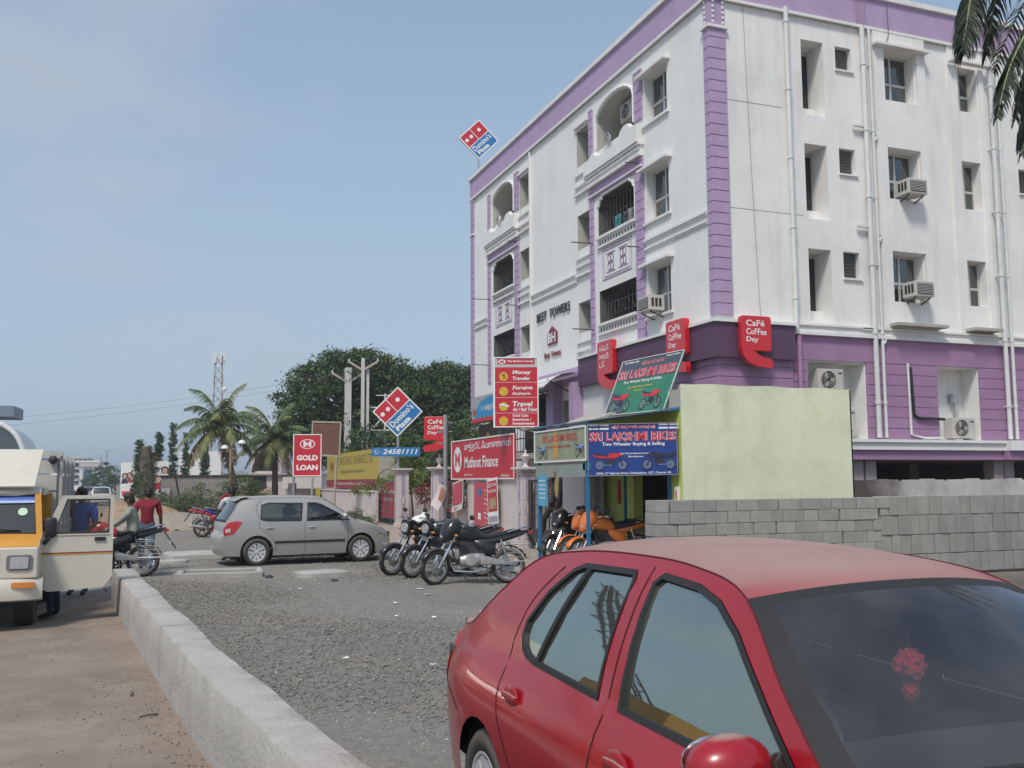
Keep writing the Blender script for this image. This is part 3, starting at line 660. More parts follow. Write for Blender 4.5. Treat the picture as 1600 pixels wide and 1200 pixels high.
# ---- rear boundary wall seen above the blocks
BW = M('sooty_boundary_wall', (.55, .54, .51), .9, var=.25, vs=1.1, bump=.4, bs=12, streak=.5)
SOOT = M('soot_stain', (.06, .045, .035), .95, var=.3)
def soot_wall():
    m = M('sooty_wall', (.50, .49, .46), .9, var=.3, vs=1.6, bump=.4, bs=12, streak=.5); t = m.node_tree; n = t.nodes; L = t.links; b_ = n['Principled BSDF']
    src = b_.inputs['Base Color'].links[0].from_socket; tcn = n.new('ShaderNodeTexCoord'); s_ = n.new('ShaderNodeSeparateXYZ'); L.new(tcn.outputs['Object'], s_.inputs[0])
    nz = n.new('ShaderNodeTexNoise'); nz.inputs['Scale'].default_value = 1.4; nz.inputs['Detail'].default_value = 6; L.new(tcn.outputs['Object'], nz.inputs['Vector'])
    ma = n.new('ShaderNodeMath'); ma.operation = 'MULTIPLY_ADD'; ma.inputs[1].default_value = 2.6; L.new(nz.outputs[0], ma.inputs[0]); L.new(s_.outputs[0], ma.inputs[2])
    r = n.new('ShaderNodeMapRange'); r.interpolation_type = 'SMOOTHSTEP'; r.inputs[1].default_value = 5.9; r.inputs[2].default_value = 4.2; r.inputs[3].default_value = 0; r.inputs[4].default_value = .93; L.new(ma.outputs[0], r.inputs[0])
    mm = n.new('ShaderNodeMixRGB'); mm.inputs[2].default_value = (.05, .035, .03, 1); L.new(r.outputs[0], mm.inputs[0]); L.new(src, mm.inputs[1]); L.new(mm.outputs[0], b_.inputs['Base Color'])
    return m
o = MB(); n = 50
for k in range(n):
    x0, x1 = k*.3, k*.3+.3; o.box(x0, x1, 0, .22, 0, 1.72+.02*math.sin(k*1.3)+.012*math.sin(k*3.7))
o = o.build('boundary_wall', soot_wall()); o.location = (13.9, 19.3, 0); tag(o, 'low whitewashed boundary wall stained with soot below the raised flats', 'wall')
# ============================================================ cars
DUSTC = (.36, .30, .26)
TYRE = M('tyre', (.022, .021, .02), .85, var=.3, vs=8, dust=((.25, .21, .17), .35, -.2))
ALLOY = M('alloy_wheel', (.60, .60, .60), .4, metal=.25, var=.05)
INTER = M('car_interior', (.085, .08, .078), .9, var=.1)
SEATF = M('seat_fabric', (.17, .16, .15), .95, var=.15)
LAMPR = M('tail_lamp_red', (.45, .012, .012), .2, coat=.6, var=.05)
LAMPW = M('lamp_clear', (.55, .56, .58), .15, metal=.4, var=.15, vs=20, coat=.6)
AMBER = M('amber_lens', (.65, .22, .04), .3, coat=.5)
PLATE = M('number_plate', (.62, .62, .60), .5)
SEAM = M('panel_gap', (.012, .01, .01), .8, var=0)
def wheel(parent, loc, r, wd, side, spokes=5, rim_m=ALLOY, steel=False):
    X = Matrix.Translation(loc) @ Matrix.Scale(side, 4, (0, 1, 0))
    b = MB(mat=X); h = wd/2
    b.lathe([(r*.62, -h*.9), (r*.9, -h), (r*.975, -h*.8), (r, -h*.45), (r, h*.45), (r*.975, h*.8), (r*.9, h), (r*.66, h*.93), (r*.62, h*.85)], 36, 'y', close=True); t = b.build('tyre', TYRE, parent, True, ang=50)
    b = MB(mat=X); R = r*.655
    b.lathe([(R, h*.86), (R*.98, h*.93), (R*.92, h*.9), (R*.88, h*.55), (R*.88, -h*.4), (R*.94, -h*.4)], 36, 'y', close=True)
    for k in range(spokes):
        a = 2*PI*k/spokes+.3; ca, sa = math.cos(a), math.sin(a)
        for w0, w1 in ((-.085, -.012), (.012, .085)):
            P = []
            for rr, hh, ww in ((.13*R, .72, .9), (.5*R, .80, .8), (.93*R, .84, 1.6)):
                for e in (w0, w1): P.append((rr*ca-e*ww*sa*r*3.0, h*hh, rr*sa+e*ww*ca*r*3.0))
            I = [b.V(p) for p in P]; J = [b.V((p[0], p[1]-.03, p[2])) for p in P]
            for q in ((0, 1, 3, 2), (2, 3, 5, 4)): b.F([I[i] for i in q])
            for q in ((0, 2), (2, 4), (1, 3), (3, 5)): b.F((I[q[0]], I[q[1]], J[q[1]], J[q[0]]))
    b.X = X; b.lathe([(R*.24, h*.5), (R*.24, h*.78), (R*.15, h*.86), (0.001, h*.87)], 14, 'y'); b.build('rim', rim_m, t, True)
    b = MB(mat=X); b.lathe([(R*.9, h*.2), (R*.9, h*.22), (.001, h*.22)], 20, 'y'); b.build('brake_disc', DARK, t)
DASH = M('dashboard_plastic', (.035, .034, .034), .7, var=.1)
def make_car(sp, name, label, loc, rz, cat='car', group=None, roll_=0):
    """sp: measured spec in metres; u forward from rear bumper, z up"""
    t = thing(name, label, cat, loc, rz, group, rot=(roll_, 0, rz))
    W = sp['W']; prof = smooth_curve(sp['prof'], sp.get('k', 5)); L = sp['L']; zb = sp['belt']; r = sp['r']
    def taper(u):
        f = max(0, (.9-u)/.9); g = max(0, (u-(L-.95))/.95)
        return 1-sp.get('tr', .13)*f**2.4-sp.get('tf', .17)*g**2.2
    lo = sp.get('low', .22)
    def wid(u, z):
        w_ = W/2*taper(u)
        zz = min(z, zb); w_ *= 1-.05*((zz-.62)/.4)**2
        w_ -= sp.get('shoulder', 0)*max(0, min(1, (z-.66)/(zb-.66)))**2
        if z > zb: 
            d = z-zb; w_ -= sp.get('tumble', .42)*(.56*d+.98*d*d)+.35*max(0, d-.38)**1.5
        return w_
    paint, M_ = sp['paint'], sp
    off = lambda e: (lambda u, z: (u, -(wid(u, z)+e), z))
    # side outline from the profile (edge line slightly below the centre profile) closed along the sill and arches
    edge = [(u, z-sp['crown'](u)) for u, z in prof]
    ra, fa = sp['ra'], sp['fa']; R = r+.055
    bot = [(edge[-1][0], edge[-1][1])]
    for c in (fa, ra):
        a0 = math.degrees(math.asin(max(-1, min(1, (lo-r)/R))))
        bot += [(c+R*math.cos(math.radians(a)), r+R*math.sin(math.radians(a))) for a in np.linspace(a0, 180-a0, 15)]
    outl = edge+bot[1:]
    wins = sp['wins']
    for sgn, nm in ((1, 'r'), (-1, 'l')):
        mir = lambda f: (lambda u, z: (f(u, z)[0], f(u, z)[1]*sgn, f(u, z)[2]))
        b = MB(); panel(b, outl, wins, mir(off(0)), sp.get('step', .09)); o = b.build('side_panel', paint, t, True, ang=60)
        for wi, wn in enumerate(wins):     # rubber surround and pane
            cx = sum(p[0] for p in wn)/len(wn); cz = sum(p[1] for p in wn)/len(wn)
            def shrink(P, d):
                out = []; n = len(P)
                for i in range(n):
                    p, q, s_ = Vector(P[i-1]), Vector(P[i]), Vector(P[(i+1) % n])
                    e1 = (q-p).normalized(); e2 = (s_-q).normalized(); n1 = Vector((e1.y, -e1.x)); n2 = Vector((e2.y, -e2.x)); nn = (n1+n2)
                    if nn.length < 1e-4: nn = n1
                    nn.normalize(); k = d/max(.4, nn.dot(n1))
                    if (Vector((cx, cz))-q).dot(nn) < 0: nn = -nn
                    out.append(tuple(q+nn*k))
                return out
            P0 = resamp(wn, .12); fr = sp.get('frame', .028); P1 = shrink(P0, fr)
            b = MB(); n = len(P0)
            A = [b.V(mir(off(.004))(*p)) for p in P0]; B = [b.V(mir(off(.004))(*p)) for p in P1]; D = [b.V(mir(off(-.02))(*p)) for p in P1]
            for i in range(n): b.F((A[i], A[(i+1) % n], B[(i+1) % n], B[i])); b.F((B[i], B[(i+1) % n], D[(i+1) % n], D[i]))
            fo = b.build('window_seal', BLACK, t)
            b = MB(); panel(b, P1, [], mir(off(-.012)), .15); b.build('side_window', sp['sglass'][wi] if isinstance(sp['sglass'], list) else sp['sglass'], t, True)
        b = MB()
        for ln in sp['seams']:
            Q = resamp(smooth_curve(ln, 4), .06, False); f = mir(off(.0015))
            for p, q in zip(Q, Q[1:]):
                d = Vector((q[0]-p[0], q[1]-p[1])); d = Vector((-d.y, d.x)).normalized()*.004
                b.quad(f(p[0]-d.x, p[1]-d.y), f(q[0]-d.x, q[1]-d.y), f(q[0]+d.x, q[1]+d.y), f(p[0]+d.x, p[1]+d.y))
        b.build('door_gap', SEAM, t)
        b = MB(); b.tube([(u, -sgn*(wid(u, z)), z+.002) for u, z in edge if z > zb+.03], .0032, n=5); b.build('roof_gutter', sp.get('gut', SEAM), t)
        for hx, hz in sp['handles']:
            b = MB(); w0 = wid(hx, hz)
            b.X = Matrix.Translation((hx, -sgn*(w0+.004), hz)); hw = sp.get('hw', .09)
            if sp.get('flap'):
                b.sphere((0, 0, 0), (.085, .012, .05), 16, 8); b.build('door_handle', paint, t, True)
                b = MB(); b.X = Matrix.Translation((hx, -sgn*(w0+.012), hz)); b.loft([(-.075, 0, .010, .012), (0, .004, .016, .016), (.075, 0, .010, .012)], 8); b.build('handle_grip', paint, t, True)
            else:
                b.loft([(-hw, 0, .012, .012), (-hw*.5, .004, .028, .016), (hw*.5, .004, .028, .016), (hw, 0, .012, .012)], 8); b.build('door_handle', paint, t, True)
        if sp.get('mould'):
            b = MB(); u0, u1, z0 = sp['mould']; Q = np.linspace(u0, u1, 24); b.grid([[mir(off(e))(u, z) for e, z in ((0, z0-.025), (.014, z0-.02), (.014, z0+.02), (0, z0+.025))] for u in Q]); b.build('side_moulding', BLACK, t)
        # mirror
        mx_, mz = sp['mirror']; w0 = wid(mx_, mz)
        b = MB(); b.X = Matrix.Translation((mx_, -sgn*(w0+.12), mz+.03)); b.sphere((0, 0, 0), (.085, .125, .08), 18, 12); mo = b.build('wing_mirror', sp.get('mirror_mat', paint), t, True)
        b = MB(); b.bar((mx_+.0, -sgn*(w0-.03), mz-.02), (mx_, -sgn*(w0+.06), mz), .07, .05); b.build('mirror_arm', BLACK, mo)
        b = MB(); b.X = Matrix.Translation((mx_-.08, -sgn*(w0+.12), mz+.03)); b.sphere((0, 0, 0), (.012, .10, .06), 14, 8); b.build('mirror_glass', CHROME, mo, True)
        # lamps on side corners
        if sp.get('tail'):
            b = MB(); panel(b, sp['tail'], [], mir(off(.010)), .05); P = resamp(sp['tail'], .06)
            for p, q in zip(P, P[1:]+P[:1]): b.quad(mir(off(.01))(*p), mir(off(.01))(*q), mir(off(-.01))(*q), mir(off(-.01))(*p))
            tl = b.build('tail_lamp', LAMPR, t, True)
            if sp.get('tail_in'):
                b = MB(); panel(b, sp['tail_in'], [], mir(off(.013)), .05); b.build('reversing_lens', LAMPW, tl, True)
        if sp.get('head'):
            b = MB(); panel(b, sp['head'], [], mir(off(.008)), .05); b.build('headlight', LAMPW, t, True)
        if sp.get('fog'):
            b = MB(); panel(b, sp['fog'], [], mir(off(.006)), .05); b.build('fog_lamp', LAMPW, t, True)
    # top skin: strips across
    NV = 18; vs_ = [-1+2*j/NV for j in range(NV+1)]
    def top(i, v, e=0):
        u, z = prof[i]; ez = z-sp['crown'](u); c = sp['crown'](u)+e; wv = wid(u, ez); bow = sp['bow'](u, z)
        return (u+bow*(1-v*v), v*(wv+.0), ez+c*(1-abs(v)**2.2) if c else ez)
    gi = sp['glassranges']       # [(i0,i1,vmax)] in profile units (u,z index by control point * k)
    k = sp.get('k', 5)
    def cls(i, j):
        for (a, c, vm) in gi:
            if a*k <= i < c*k:
                v = abs((vs_[j]+vs_[j+1])/2)
                if v < vm: return 1 if (i < a*k+1 or i >= c*k-1 or v > vm-.07) else 2
        return 0
    P = [[top(i, v) for v in vs_] for i in range(len(prof))]
    b = MB(); b.grid(P, mf=lambda i, j: 0 if cls(i, j) == 0 else -1); b.build('roof_and_bonnet', paint, t, True, ang=50)
    b = MB(); b.grid(P, mf=lambda i, j: 0 if cls(i, j) == 1 else -1); b.build('windscreen_seal', BLACK, t, True)
    for gidx, (a, c, vm) in enumerate(gi):
        b = MB(); b.grid(P, mf=lambda i, j: 0 if cls(i, j) == 2 and a*k <= i < c*k else -1); b.build(['windscreen', 'rear_window'][gidx], sp['wglass'], t, True)
    # under body and interior
    b = MB(); b.box(.25, L-.3, -W/2+.24, W/2-.24, .16, .3); b.box(ra+.45, fa-.45, -W/2+.05, W/2-.05, .19, .34); b.box(.12, ra-.4, -W/2+.2, W/2-.2, .25, .55); b.box(fa+.36, L-.25, -W/2+.2, W/2-.2, .2, .6); b.build('underbody', BLACK, t)
    b = MB()
    for c in (ra, fa):
        for s_ in (-1, 1):
            A = [(c+(R+.0)*math.cos(math.radians(a)), s_*(W/2-.05), r+(R+.0)*math.sin(math.radians(a))) for a in np.linspace(-30, 210, 16)]
            B = [(x, s_*(W/2-.30), z) for x, y, z in A]; b.grid([A, B]); b.poly(B)
    b.build('wheel_arch_liner', BLACK, t)
    b = MB(); b.box(ra+.3, fa-.2, -W/2+.1, W/2-.1, .34, .42); b.box(.2, ra+.3, -W/2+.12, W/2-.12, .5, zb-.08); b.build('cabin_floor', INTER, t)
    cf = sp['seat_u']
    def seat(u, y, wd):
        b = MB(); b.loft([(u-.02, .52, wd, .09), (u+.25, .53, wd, .10), (u+.48, .55, wd*.95, .08)], 10, 3.5)
        b.X = Matrix.Translation((u, 0, .5)) @ Matrix.Rotation(math.radians(-100), 4, 'Y'); b.X = b.X @ Matrix.Translation((0, y, 0)) if False else b.X
        b.loft([(0, 0, wd, .07), (.3, 0, wd*.97, .075), (.52, 0, wd*.8, .05)], 10, 3.5); b.loft([(.56, 0, .11, .04), (.62, 0, .13, .05), (.72, 0, .11, .04)], 10, 3.2)
        o = b.build('seat', SEATF, t, True); o.location = (0, y, 0)
    seat(cf, -.36, .23); seat(cf, .36, .23); seat(sp['rseat_u'], -.33, .27); seat(sp['rseat_u'], .33, .27)
    wu = sp['ws_base']; b = MB(); b.loft([(wu-.55, zb-.1, W/2-.14, .10), (wu-.35, zb-.06, W/2-.13, .10), (wu+.05, zb-.07, W/2-.13, .08)], 12, 4); b.build('dashboard', DASH, t, True)
    b = MB(); b.X = Matrix.Translation((wu-.68, -.36, zb-.02)) @ Matrix.Rotation(math.radians(-25), 4, 'Y'); b.tube([(0, .18*math.cos(a), .18*math.sin(a)) for a in [2*PI*q/20 for q in range(20)]], .015, n=6, closed=True)
    b.bar((0, -.17, 0), (0, .17, 0), .02, .03); b.bar((0, 0, -.17), (0, 0, 0), .03, .02); b.build('steering_wheel', BLACK, t, True)
    b = MB(); b.X = Matrix.Translation((sp['ws_top']-.03, 0, sp['roof']-.14)); b.loft([(-.02, 0, .11, .03), (.02, 0, .11, .03)], 10, 3); b.build('rear_view_mirror', BLACK, t)
    for c in (ra, fa):
        for s_ in (-1, 1): wheel(t, (c, s_*(W/2-.115), r), r, .185, s_, sp.get('spokes', 5), sp.get('rim', ALLOY))
    b = MB(); b.box(-.012, 0.03, -.25, .25, .62, .74); b.build('number_plate', PLATE, t)
    if sp.get('wipers'):
        for (u0, y0, u1, y1) in sp['wipers']:
            b = MB(); pz = lambda u: lerp(u, [q[0] for q in prof], [q[1] for q in prof])
            b.tube([(u0+.06, y0, pz(u0)+.0), ((u0+u1)/2+.09, (y0+y1)/2, pz((u0+u1)/2)+.055), (u1+.10, y1, pz(u1)+.03)], .011, n=6); b.build('wiper', BLACK, t)
    return t, wid, prof
# ---- silver hatchback
SILVER = M('silver_paint', (.41, .395, .365), .34, metal=.35, var=.05, vs=2, coat=.5, dust=(DUSTC, .35, .55))
TINT = glass('car_glass', (.42, .48, .46), .06); TINTD = glass('dark_car_glass', (.10, .12, .12), .12)
silver = dict(W=1.64, L=3.87, r=.30, ra=.74, fa=3.11, belt=.93, roof=1.49, paint=SILVER, tumble=.36, tr=.15, tf=.2,
    prof=[(.06, .24), (.0, .42), (.0, .62), (.06, .70), (.10, .94), (.26, 1.20), (.42, 1.42), (.75, 1.475), (1.3, 1.495), (1.9, 1.485), (2.3, 1.44), (2.72, 1.17), (3.02, .97), (3.36, .88), (3.66, .76), (3.82, .60), (3.87, .42), (3.80, .22)],
    crown=lambda u: lerp(u, [0, .3, .8, 2.2, 3.0, 3.6, 4], [0, .03, .055, .06, .07, .07, .01]),
    bow=lambda u, z: lerp(u, [0, .5, .9, 2.0, 2.4, 3.0, 3.5, 3.9], [-.06, -.05, 0, 0, .05, .1, .06, .08]),
    glassranges=[(10, 12, .90), (4, 6, .86)], seat_u=1.75, rseat_u=.85, ws_base=3.0, ws_top=2.3,
    wins=[[(.80, 1.0), (.86, .96), (1.00, .945), (1.72, .935), (1.78, 1.33), (1.0, 1.345), (.84, 1.30)], [(1.84, .935), (2.86, .935), (2.66, 1.06), (2.2, 1.30), (2.08, 1.335), (1.88, 1.34)]],
    sglass=TINT, seams=[[(1.80, .935), (1.80, .6), (1.82, .30)], [(2.78, .93), (2.80, .6), (2.76, .3)], [(.78, .96), (.80, .80), (1.0, .66), (1.12, .5), (1.16, .3)], [(.78, 1.0), (.72, 1.25), (.86, 1.39)], [(3.64, .62), (3.52, .60)]],
    handles=[(1.0, .80), (1.96, .80)], mould=(1.12, 2.72, .50), mirror=(2.68, 1.0), tail=[(.04, .66), (.24, .70), (.42, .94), (.30, .965), (.12, .93), (.02, .80)], tail_in=[(.07, .72), (.17, .74), (.17, .82), (.06, .79)],
    head=[(3.48, .71), (3.64, .62), (3.80, .58), (3.77, .66), (3.60, .78)], fog=[(3.62, .36), (3.78, .34), (3.78, .41), (3.64, .43)], wglass=TINTD, spokes=5)
sl, _, _ = make_car(silver, 'hatchback_car', 'silver grey hatchback car parked sideways on the gravel', (1.46, 20.78+.80, 0), math.radians(6.5))
sl.scale = (.955, .96, .985)
b = MB(); b.tube([(.62, .0, 1.49), (.50, .0, 1.62), (.44, 0, 1.68)], .006, n=5); b.build('aerial', BLACK, sl)
b = MB(); b.loft([(.30, 1.38, .55, .012), (.42, 1.445, .58, .018), (.6, 1.475, .58, .015)], 12, 3); b.build('roof_spoiler', SILVER, sl, True)
b = MB(); b.box(3.8, 3.955, -.42, .42, .28, .38); b.box(3.78, 3.945, -.4, .4, .52, .64); b.build('front_grille', BLACK, sl)
# ---- red saloon in the foreground
REDP = M('dusty_red_paint', (.31, .004, .011), .30, var=.10, vs=3, coat=.5, dust=((.34, .255, .22), .90, .90), det=8)
FILM = glass('sun_film_glass', (.10, .12, .12), .46, gcol=(.64, .78, .72), dust=.07); WSG = glass('windscreen_glass', (.74, .78, .80), .05, gcol=(.8, .88, 1.0), dust=.07)
red = dict(W=1.66, L=4.2, r=.29, ra=1.03, fa=3.45, belt=.92, roof=1.475, paint=REDP, tumble=.43, shoulder=.075, tr=.25, step=.06, k=8,
    prof=[(.07, .24), (.0, .40), (.0, .62), (.05, .86), (.11, .965), (.40, 1.0), (.60, 1.06), (.86, 1.24), (1.12, 1.405), (1.5, 1.462), (1.95, 1.478), (2.4, 1.466), (2.78, 1.40), (3.13, 1.175), (3.47, .965), (3.75, .87), (4.0, .76), (4.15, .58), (4.2, .42), (4.13, .22)],
    crown=lambda u: lerp(u, [0, .3, .9, 1.4, 2.6, 3.3, 3.8, 4.2], [0, .03, .045, .05, .048, .05, .07, .01]),
    bow=lambda u, z: lerp(u, [0, .5, 1.0, 1.6, 2.4, 2.8, 3.4, 3.8, 4.2], [-.07, -.06, -.04, 0, .02, .10, .14, .08, .08]),
    glassranges=[(12, 14, .975), (6, 8, .84)], seat_u=2.05, rseat_u=1.2, ws_base=3.42, ws_top=2.78, frame=.020,
    wins=[[(1.27, 1.10), (1.27, 1.04), (1.31, .985), (1.37, .955), (1.47, .94), (2.10, .922), (2.07, 1.35), (2.04, 1.380), (1.60, 1.372), (1.52, 1.345), (1.38, 1.24)], [(2.26, .918), (3.32, .905), (3.2, 1.0), (3.0, 1.14), (2.82, 1.26), (2.66, 1.335), (2.5, 1.37), (2.24, 1.385), (2.20, 1.35)]],
    sglass=FILM, gut=M('dark_red_gutter', (.10, .004, .008), .4), flap=True, seams=[[(2.15, 1.40), (2.18, .92), (2.19, .6), (2.18, .28)], [(3.36, .90), (3.34, .7), (3.28, .28)], [(1.19, .99), (1.22, .80), (1.30, .66), (1.44, .5), (1.50, .28)], [(1.19, 1.0), (1.25, 1.18), (1.42, 1.345)], [(.10, .66), (.5, .66), (.7, .60)]],
    handles=[(1.40, .80), (2.40, .78)], mirror=(3.12, .945), tail=[(.05, .62), (.12, .60), (.22, .70), (.27, .84), (.14, .90), (.04, .88)], tail_in=[(.09, .70), (.18, .72), (.19, .76), (.09, .74)], head=[(3.8, .70), (4.0, .58), (4.12, .56), (4.1, .68), (3.9, .78)], wglass=WSG,
    wipers=[(3.50, .55, 3.42, -.02), (3.50, -.05, 3.42, -.55)])
rc_, widr, profr = make_car(red, 'red_saloon_car', 'dusty red saloon car in the foreground facing the viewer', (2.30, 5.35, .03), -PI/2, roll_=0)
# quarter light bar in the rear door, hanging charm, dashboard ornament
for s_ in (1, -1):
    b = MB(); b.grid([[(1.66+a-(1.37-z)*.42, -s_*(widr(1.7, z)+.002), z) for a in (-.014, .016)] for z in np.linspace(.945, 1.36, 9)])
    for i in range(1): pass
    o = b.build('quarter_light_bar', BLACK, rc_); md = o.modifiers.new('thick', 'SOLIDIFY'); md.thickness = .01
POM = M('red_pompom', (.5, .03, .05), .95, var=.3, vs=30, bump=1, bs=60)
t = thing('hanging_charm', 'fluffy red charm hanging behind the windscreen of the red car', 'charm', (2.29, 2.47, .04))
b = MB(); rs = np.random.RandomState(5)
b.sphere((0, 0, 1.12), .048, 14, 10)
for k in range(60):
    d = Vector(rs.normal(size=3)).normalized(); b.sphere(Vector((0, 0, 1.12))+d*.045, .011, 5, 4)
b.build('pompom', POM, t, True)
b = MB(); b.lathe([(.022, 1.085), (.028, 1.04), (.018, 1.01), (.004, 1.0)], 12); b.build('tassel', POM, t, True)
b = MB(); b.tube([(0, 0, 1.155), (0, .02, 1.33)], .002, n=4); b.build('cord', BLACK, t)
b = MB(); b.tube([(.026*math.cos(a), .026*math.sin(a), 1.083) for a in [2*PI*k/14 for k in range(14)]], .003, n=5, closed=True); b.build('band', SWHITE, t)
# ============================================================ pick-up truck facing the viewer, passenger door open
CREAM = M('cream_paint', (.58, .55, .47), .4, var=.06, vs=2, coat=.3, streak=.12)
OCHRE = M('ochre_paint', (.60, .28, .035), .4, var=.08, vs=2, coat=.3)
TR = thing('pickup_truck', 'cream and orange goods pickup truck with its passenger door wide open', 'truck', (-1.17, 13.05, 0))
# local: x to picture right = 0 at the cab side, y forward is -Y (towards viewer); front face y = 0
def tb(): return MB()
b = tb(); b.prism([(-.0, .62), (-.0, 1.0), (.05, 1.07), (.62, 1.16), (.70, 1.2), (.70, 1.9), (.1, 1.9), (.1, .62)], lambda a, c, d: (d, a, c), -1.72, -.03) if False else None
prof_c = [(0.02, .62), (.0, .80), (.02, 1.0), (.10, 1.06), (.42, 1.14)]
b.grid([[(x, y+(.05*(abs((x+.86)/.86)**4)), z) for y, z in prof_c] for x in np.linspace(-1.72, 0, 13)]); b.box(-1.72, 0, .42, 1.0, .5, 1.139); b.grid([[(x, y, z) for y, z in ((.0, .55), (.42, .55), (.42, 1.14))] for x in (-1.72, 0)]) if False else None
bo = b.build('bonnet', OCHRE, TR, True)
b = tb(); b.prism([(.04, .62), (.03, 1.0), (.12, 1.055), (.42, 1.13), (.42, .62)], lambda a, c, d: (d, a, c), -.004, .0); b.build('wing_side', CREAM, TR); b = tb(); b.prism([(.04, .62), (.03, 1.0), (.12, 1.055), (.42, 1.13), (.42, .62)], lambda a, c, d: (d, a, c), -1.72, -1.716); b.build('wing_side', CREAM, TR)
# cab: pillars, roof
b = tb(); 
b.bar((-.04, .42, 1.10), (-.10, .70, 1.62), .07, .07); b.build('cab_pillar', OCHRE, TR); b = tb(); b.bar((-1.68, .42, 1.10), (-1.62, .70, 1.62), .07, .07); b.build('cab_pillar', OCHRE, TR); b = tb()
b.box(-1.72, -.01, 1.62, 1.70, .45, 1.62); b.build('cab_rear_wall', OCHRE, TR)
b = tb(); b.grid([[(-.86+(x+.86)*(1-.03*(k == 0)), .66+.05*(abs((x+.86)/.8)**3)+y, z+.03*(1-((x+.86)/.8)**2)) for k, (y, z) in enumerate([(0, 1.58), (-.03, 1.62), (.02, 1.68), (.2, 1.72), (1.0, 1.72)])] for x in np.linspace(-1.66, -.06, 13)]); b.box(-1.66, -.06, 1.0, 1.68, 1.6, 1.69); b.build('cab_roof', CREAM, TR, True)
b = tb(); b.quad((-1.62, .44, 1.15), (-.09, .44, 1.15), (-.14, .70, 1.60), (-1.58, .70, 1.60)); b.build('windscreen', glass('truck_glass', (.18, .19, .19), .07), TR)
b = tb(); b.tube([(-1.64, .42, 1.13), (-.07, .42, 1.13), (-.12, .69, 1.61), (-1.60, .69, 1.61)], .022, n=6, closed=True); b.build('windscreen_seal', BLACK, TR)
b = tb(); b.quad((-1.6, .655, 1.545), (-.125, .655, 1.545), (-.14, .688, 1.60), (-1.59, .688, 1.60)); b.build('sun_strip', M('blue_sun_strip', (.04, .12, .5), .3), TR)
b = tb(); b.quad((-1.6, .625, 1.51), (-.12, .625, 1.51), (-.13, .65, 1.543), (-1.6, .65, 1.543)); b.build('sun_strip_edge', M('pale_sun_strip', (.35, .45, .7), .3), TR)
b = tb(); b.X = Matrix.Translation((-.25, .575, 1.40)) @ Matrix.Rotation(math.radians(60), 4, 'X'); b.lathe([(.055, 0), (.055, .003), (.001, .003)], 18); st = b.build('permit_sticker', M('pale_green_sticker', (.45, .62, .45), .5), TR)
b = tb(); b.tube([(-1.1, .38, 1.12), (-.75, .40, 1.20), (-.25, .44, 1.17)], .012, n=5); b.tube([(-.8, .37, 1.13), (-.86, .36, 1.10)], .015, n=5); b.build('wiper', BLACK, TR)
b = tb(); b.box(-1.5, -.2, .46, .9, 1.04, 1.16); b.build('dashboard', GREYW, TR)
b = tb(); b.box(-1.6, -.8, 1.2, 1.35, .6, 1.38); b.box(-1.6, -.2, 1.0, 1.5, .55, .75); b.build('seat', SEATF, TR)
b = tb(); b.X = Matrix.Translation((-1.25, .95, 1.15)) @ Matrix.Rotation(math.radians(60), 4, 'X'); b.tube([(.2*math.cos(a), .2*math.sin(a), 0) for a in [2*PI*k/18 for k in range(18)]], .014, n=6, closed=True); b.bar((-.2, 0, 0), (.2, 0, 0), .02, .02); b.build('steering_wheel', BLACK, TR)
b = tb(); b.box(-1.68, -.06, .5, 1.6, .42, .5); b.build('cab_floor', DARK, TR)
# front panel with grille and lamps
b = tb(); b.box(-1.72, 0, -.03, .06, .62, .99); fp = b.build('front_panel', CREAM, TR, bevel=.02)
for k in range(6):
    x = -.46-.17*k if k else -.50
    b = tb(); b.X = Matrix.Translation((x, -.035, .82)); b.prism(rrect(-.06, .06, -.13, .13, .05), lambda a, c, d: (a, -d, c), 0, .01); g = b.build('grille_slot', BLACK, fp)
    b = tb(); b.tube([(x+p[0], -.045, .82+p[1]) for p in rrect(-.065, .065, -.135, .135, .05)], .012, n=5, closed=True); b.build('slot_rim', CHROME, fp, True)
b = tb(); b.prism(rrect(-.34, -.06, .72, .90, .03), lambda a, c, d: (a, -d, c), .03, .045); h_ = b.build('headlight', M('headlight_housing', (.16, .16, .16), .3, coat=.4), TR)
b = tb(); b.prism(rrect(-.30, -.10, .74, .88, .02), lambda a, c, d: (a, -d, c), .046, .06); b.build('lens', LAMPW, h_)
b = tb(); b.prism(rrect(-1.66, -1.38, .72, .90, .03), lambda a, c, d: (a, -d, c), .03, .045); b.build('headlight', bpy.data.materials['headlight_housing'], TR)
b = tb(); P = [[(x, -.10+.10*abs((x+.86)/.92)**5+dy, z) for dy, z in ((.14, .34), (.0, .37), (-.02, .52), (.02, .60), (.10, .625))] for x in np.linspace(-1.78, .06, 24)]; b.grid(P); b.box(-1.7, 0, .04, .3, .36, .6); bu = b.build('bumper', CREAM, TR, True, ang=35)
b = tb(); b.prism(rrect(-.27, -.02, .515, .58, .015), lambda a, c, d: (a, -d, c), .03, .115); b.build('indicator_lamp', AMBER, bu)
b = tb(); b.box(-1.2, -.5, -.128, -.1, .50, .53); b.box(-1.1, -.45, -.13, -.12, .40, .49); b.build('bumper_slot', DARK, bu)
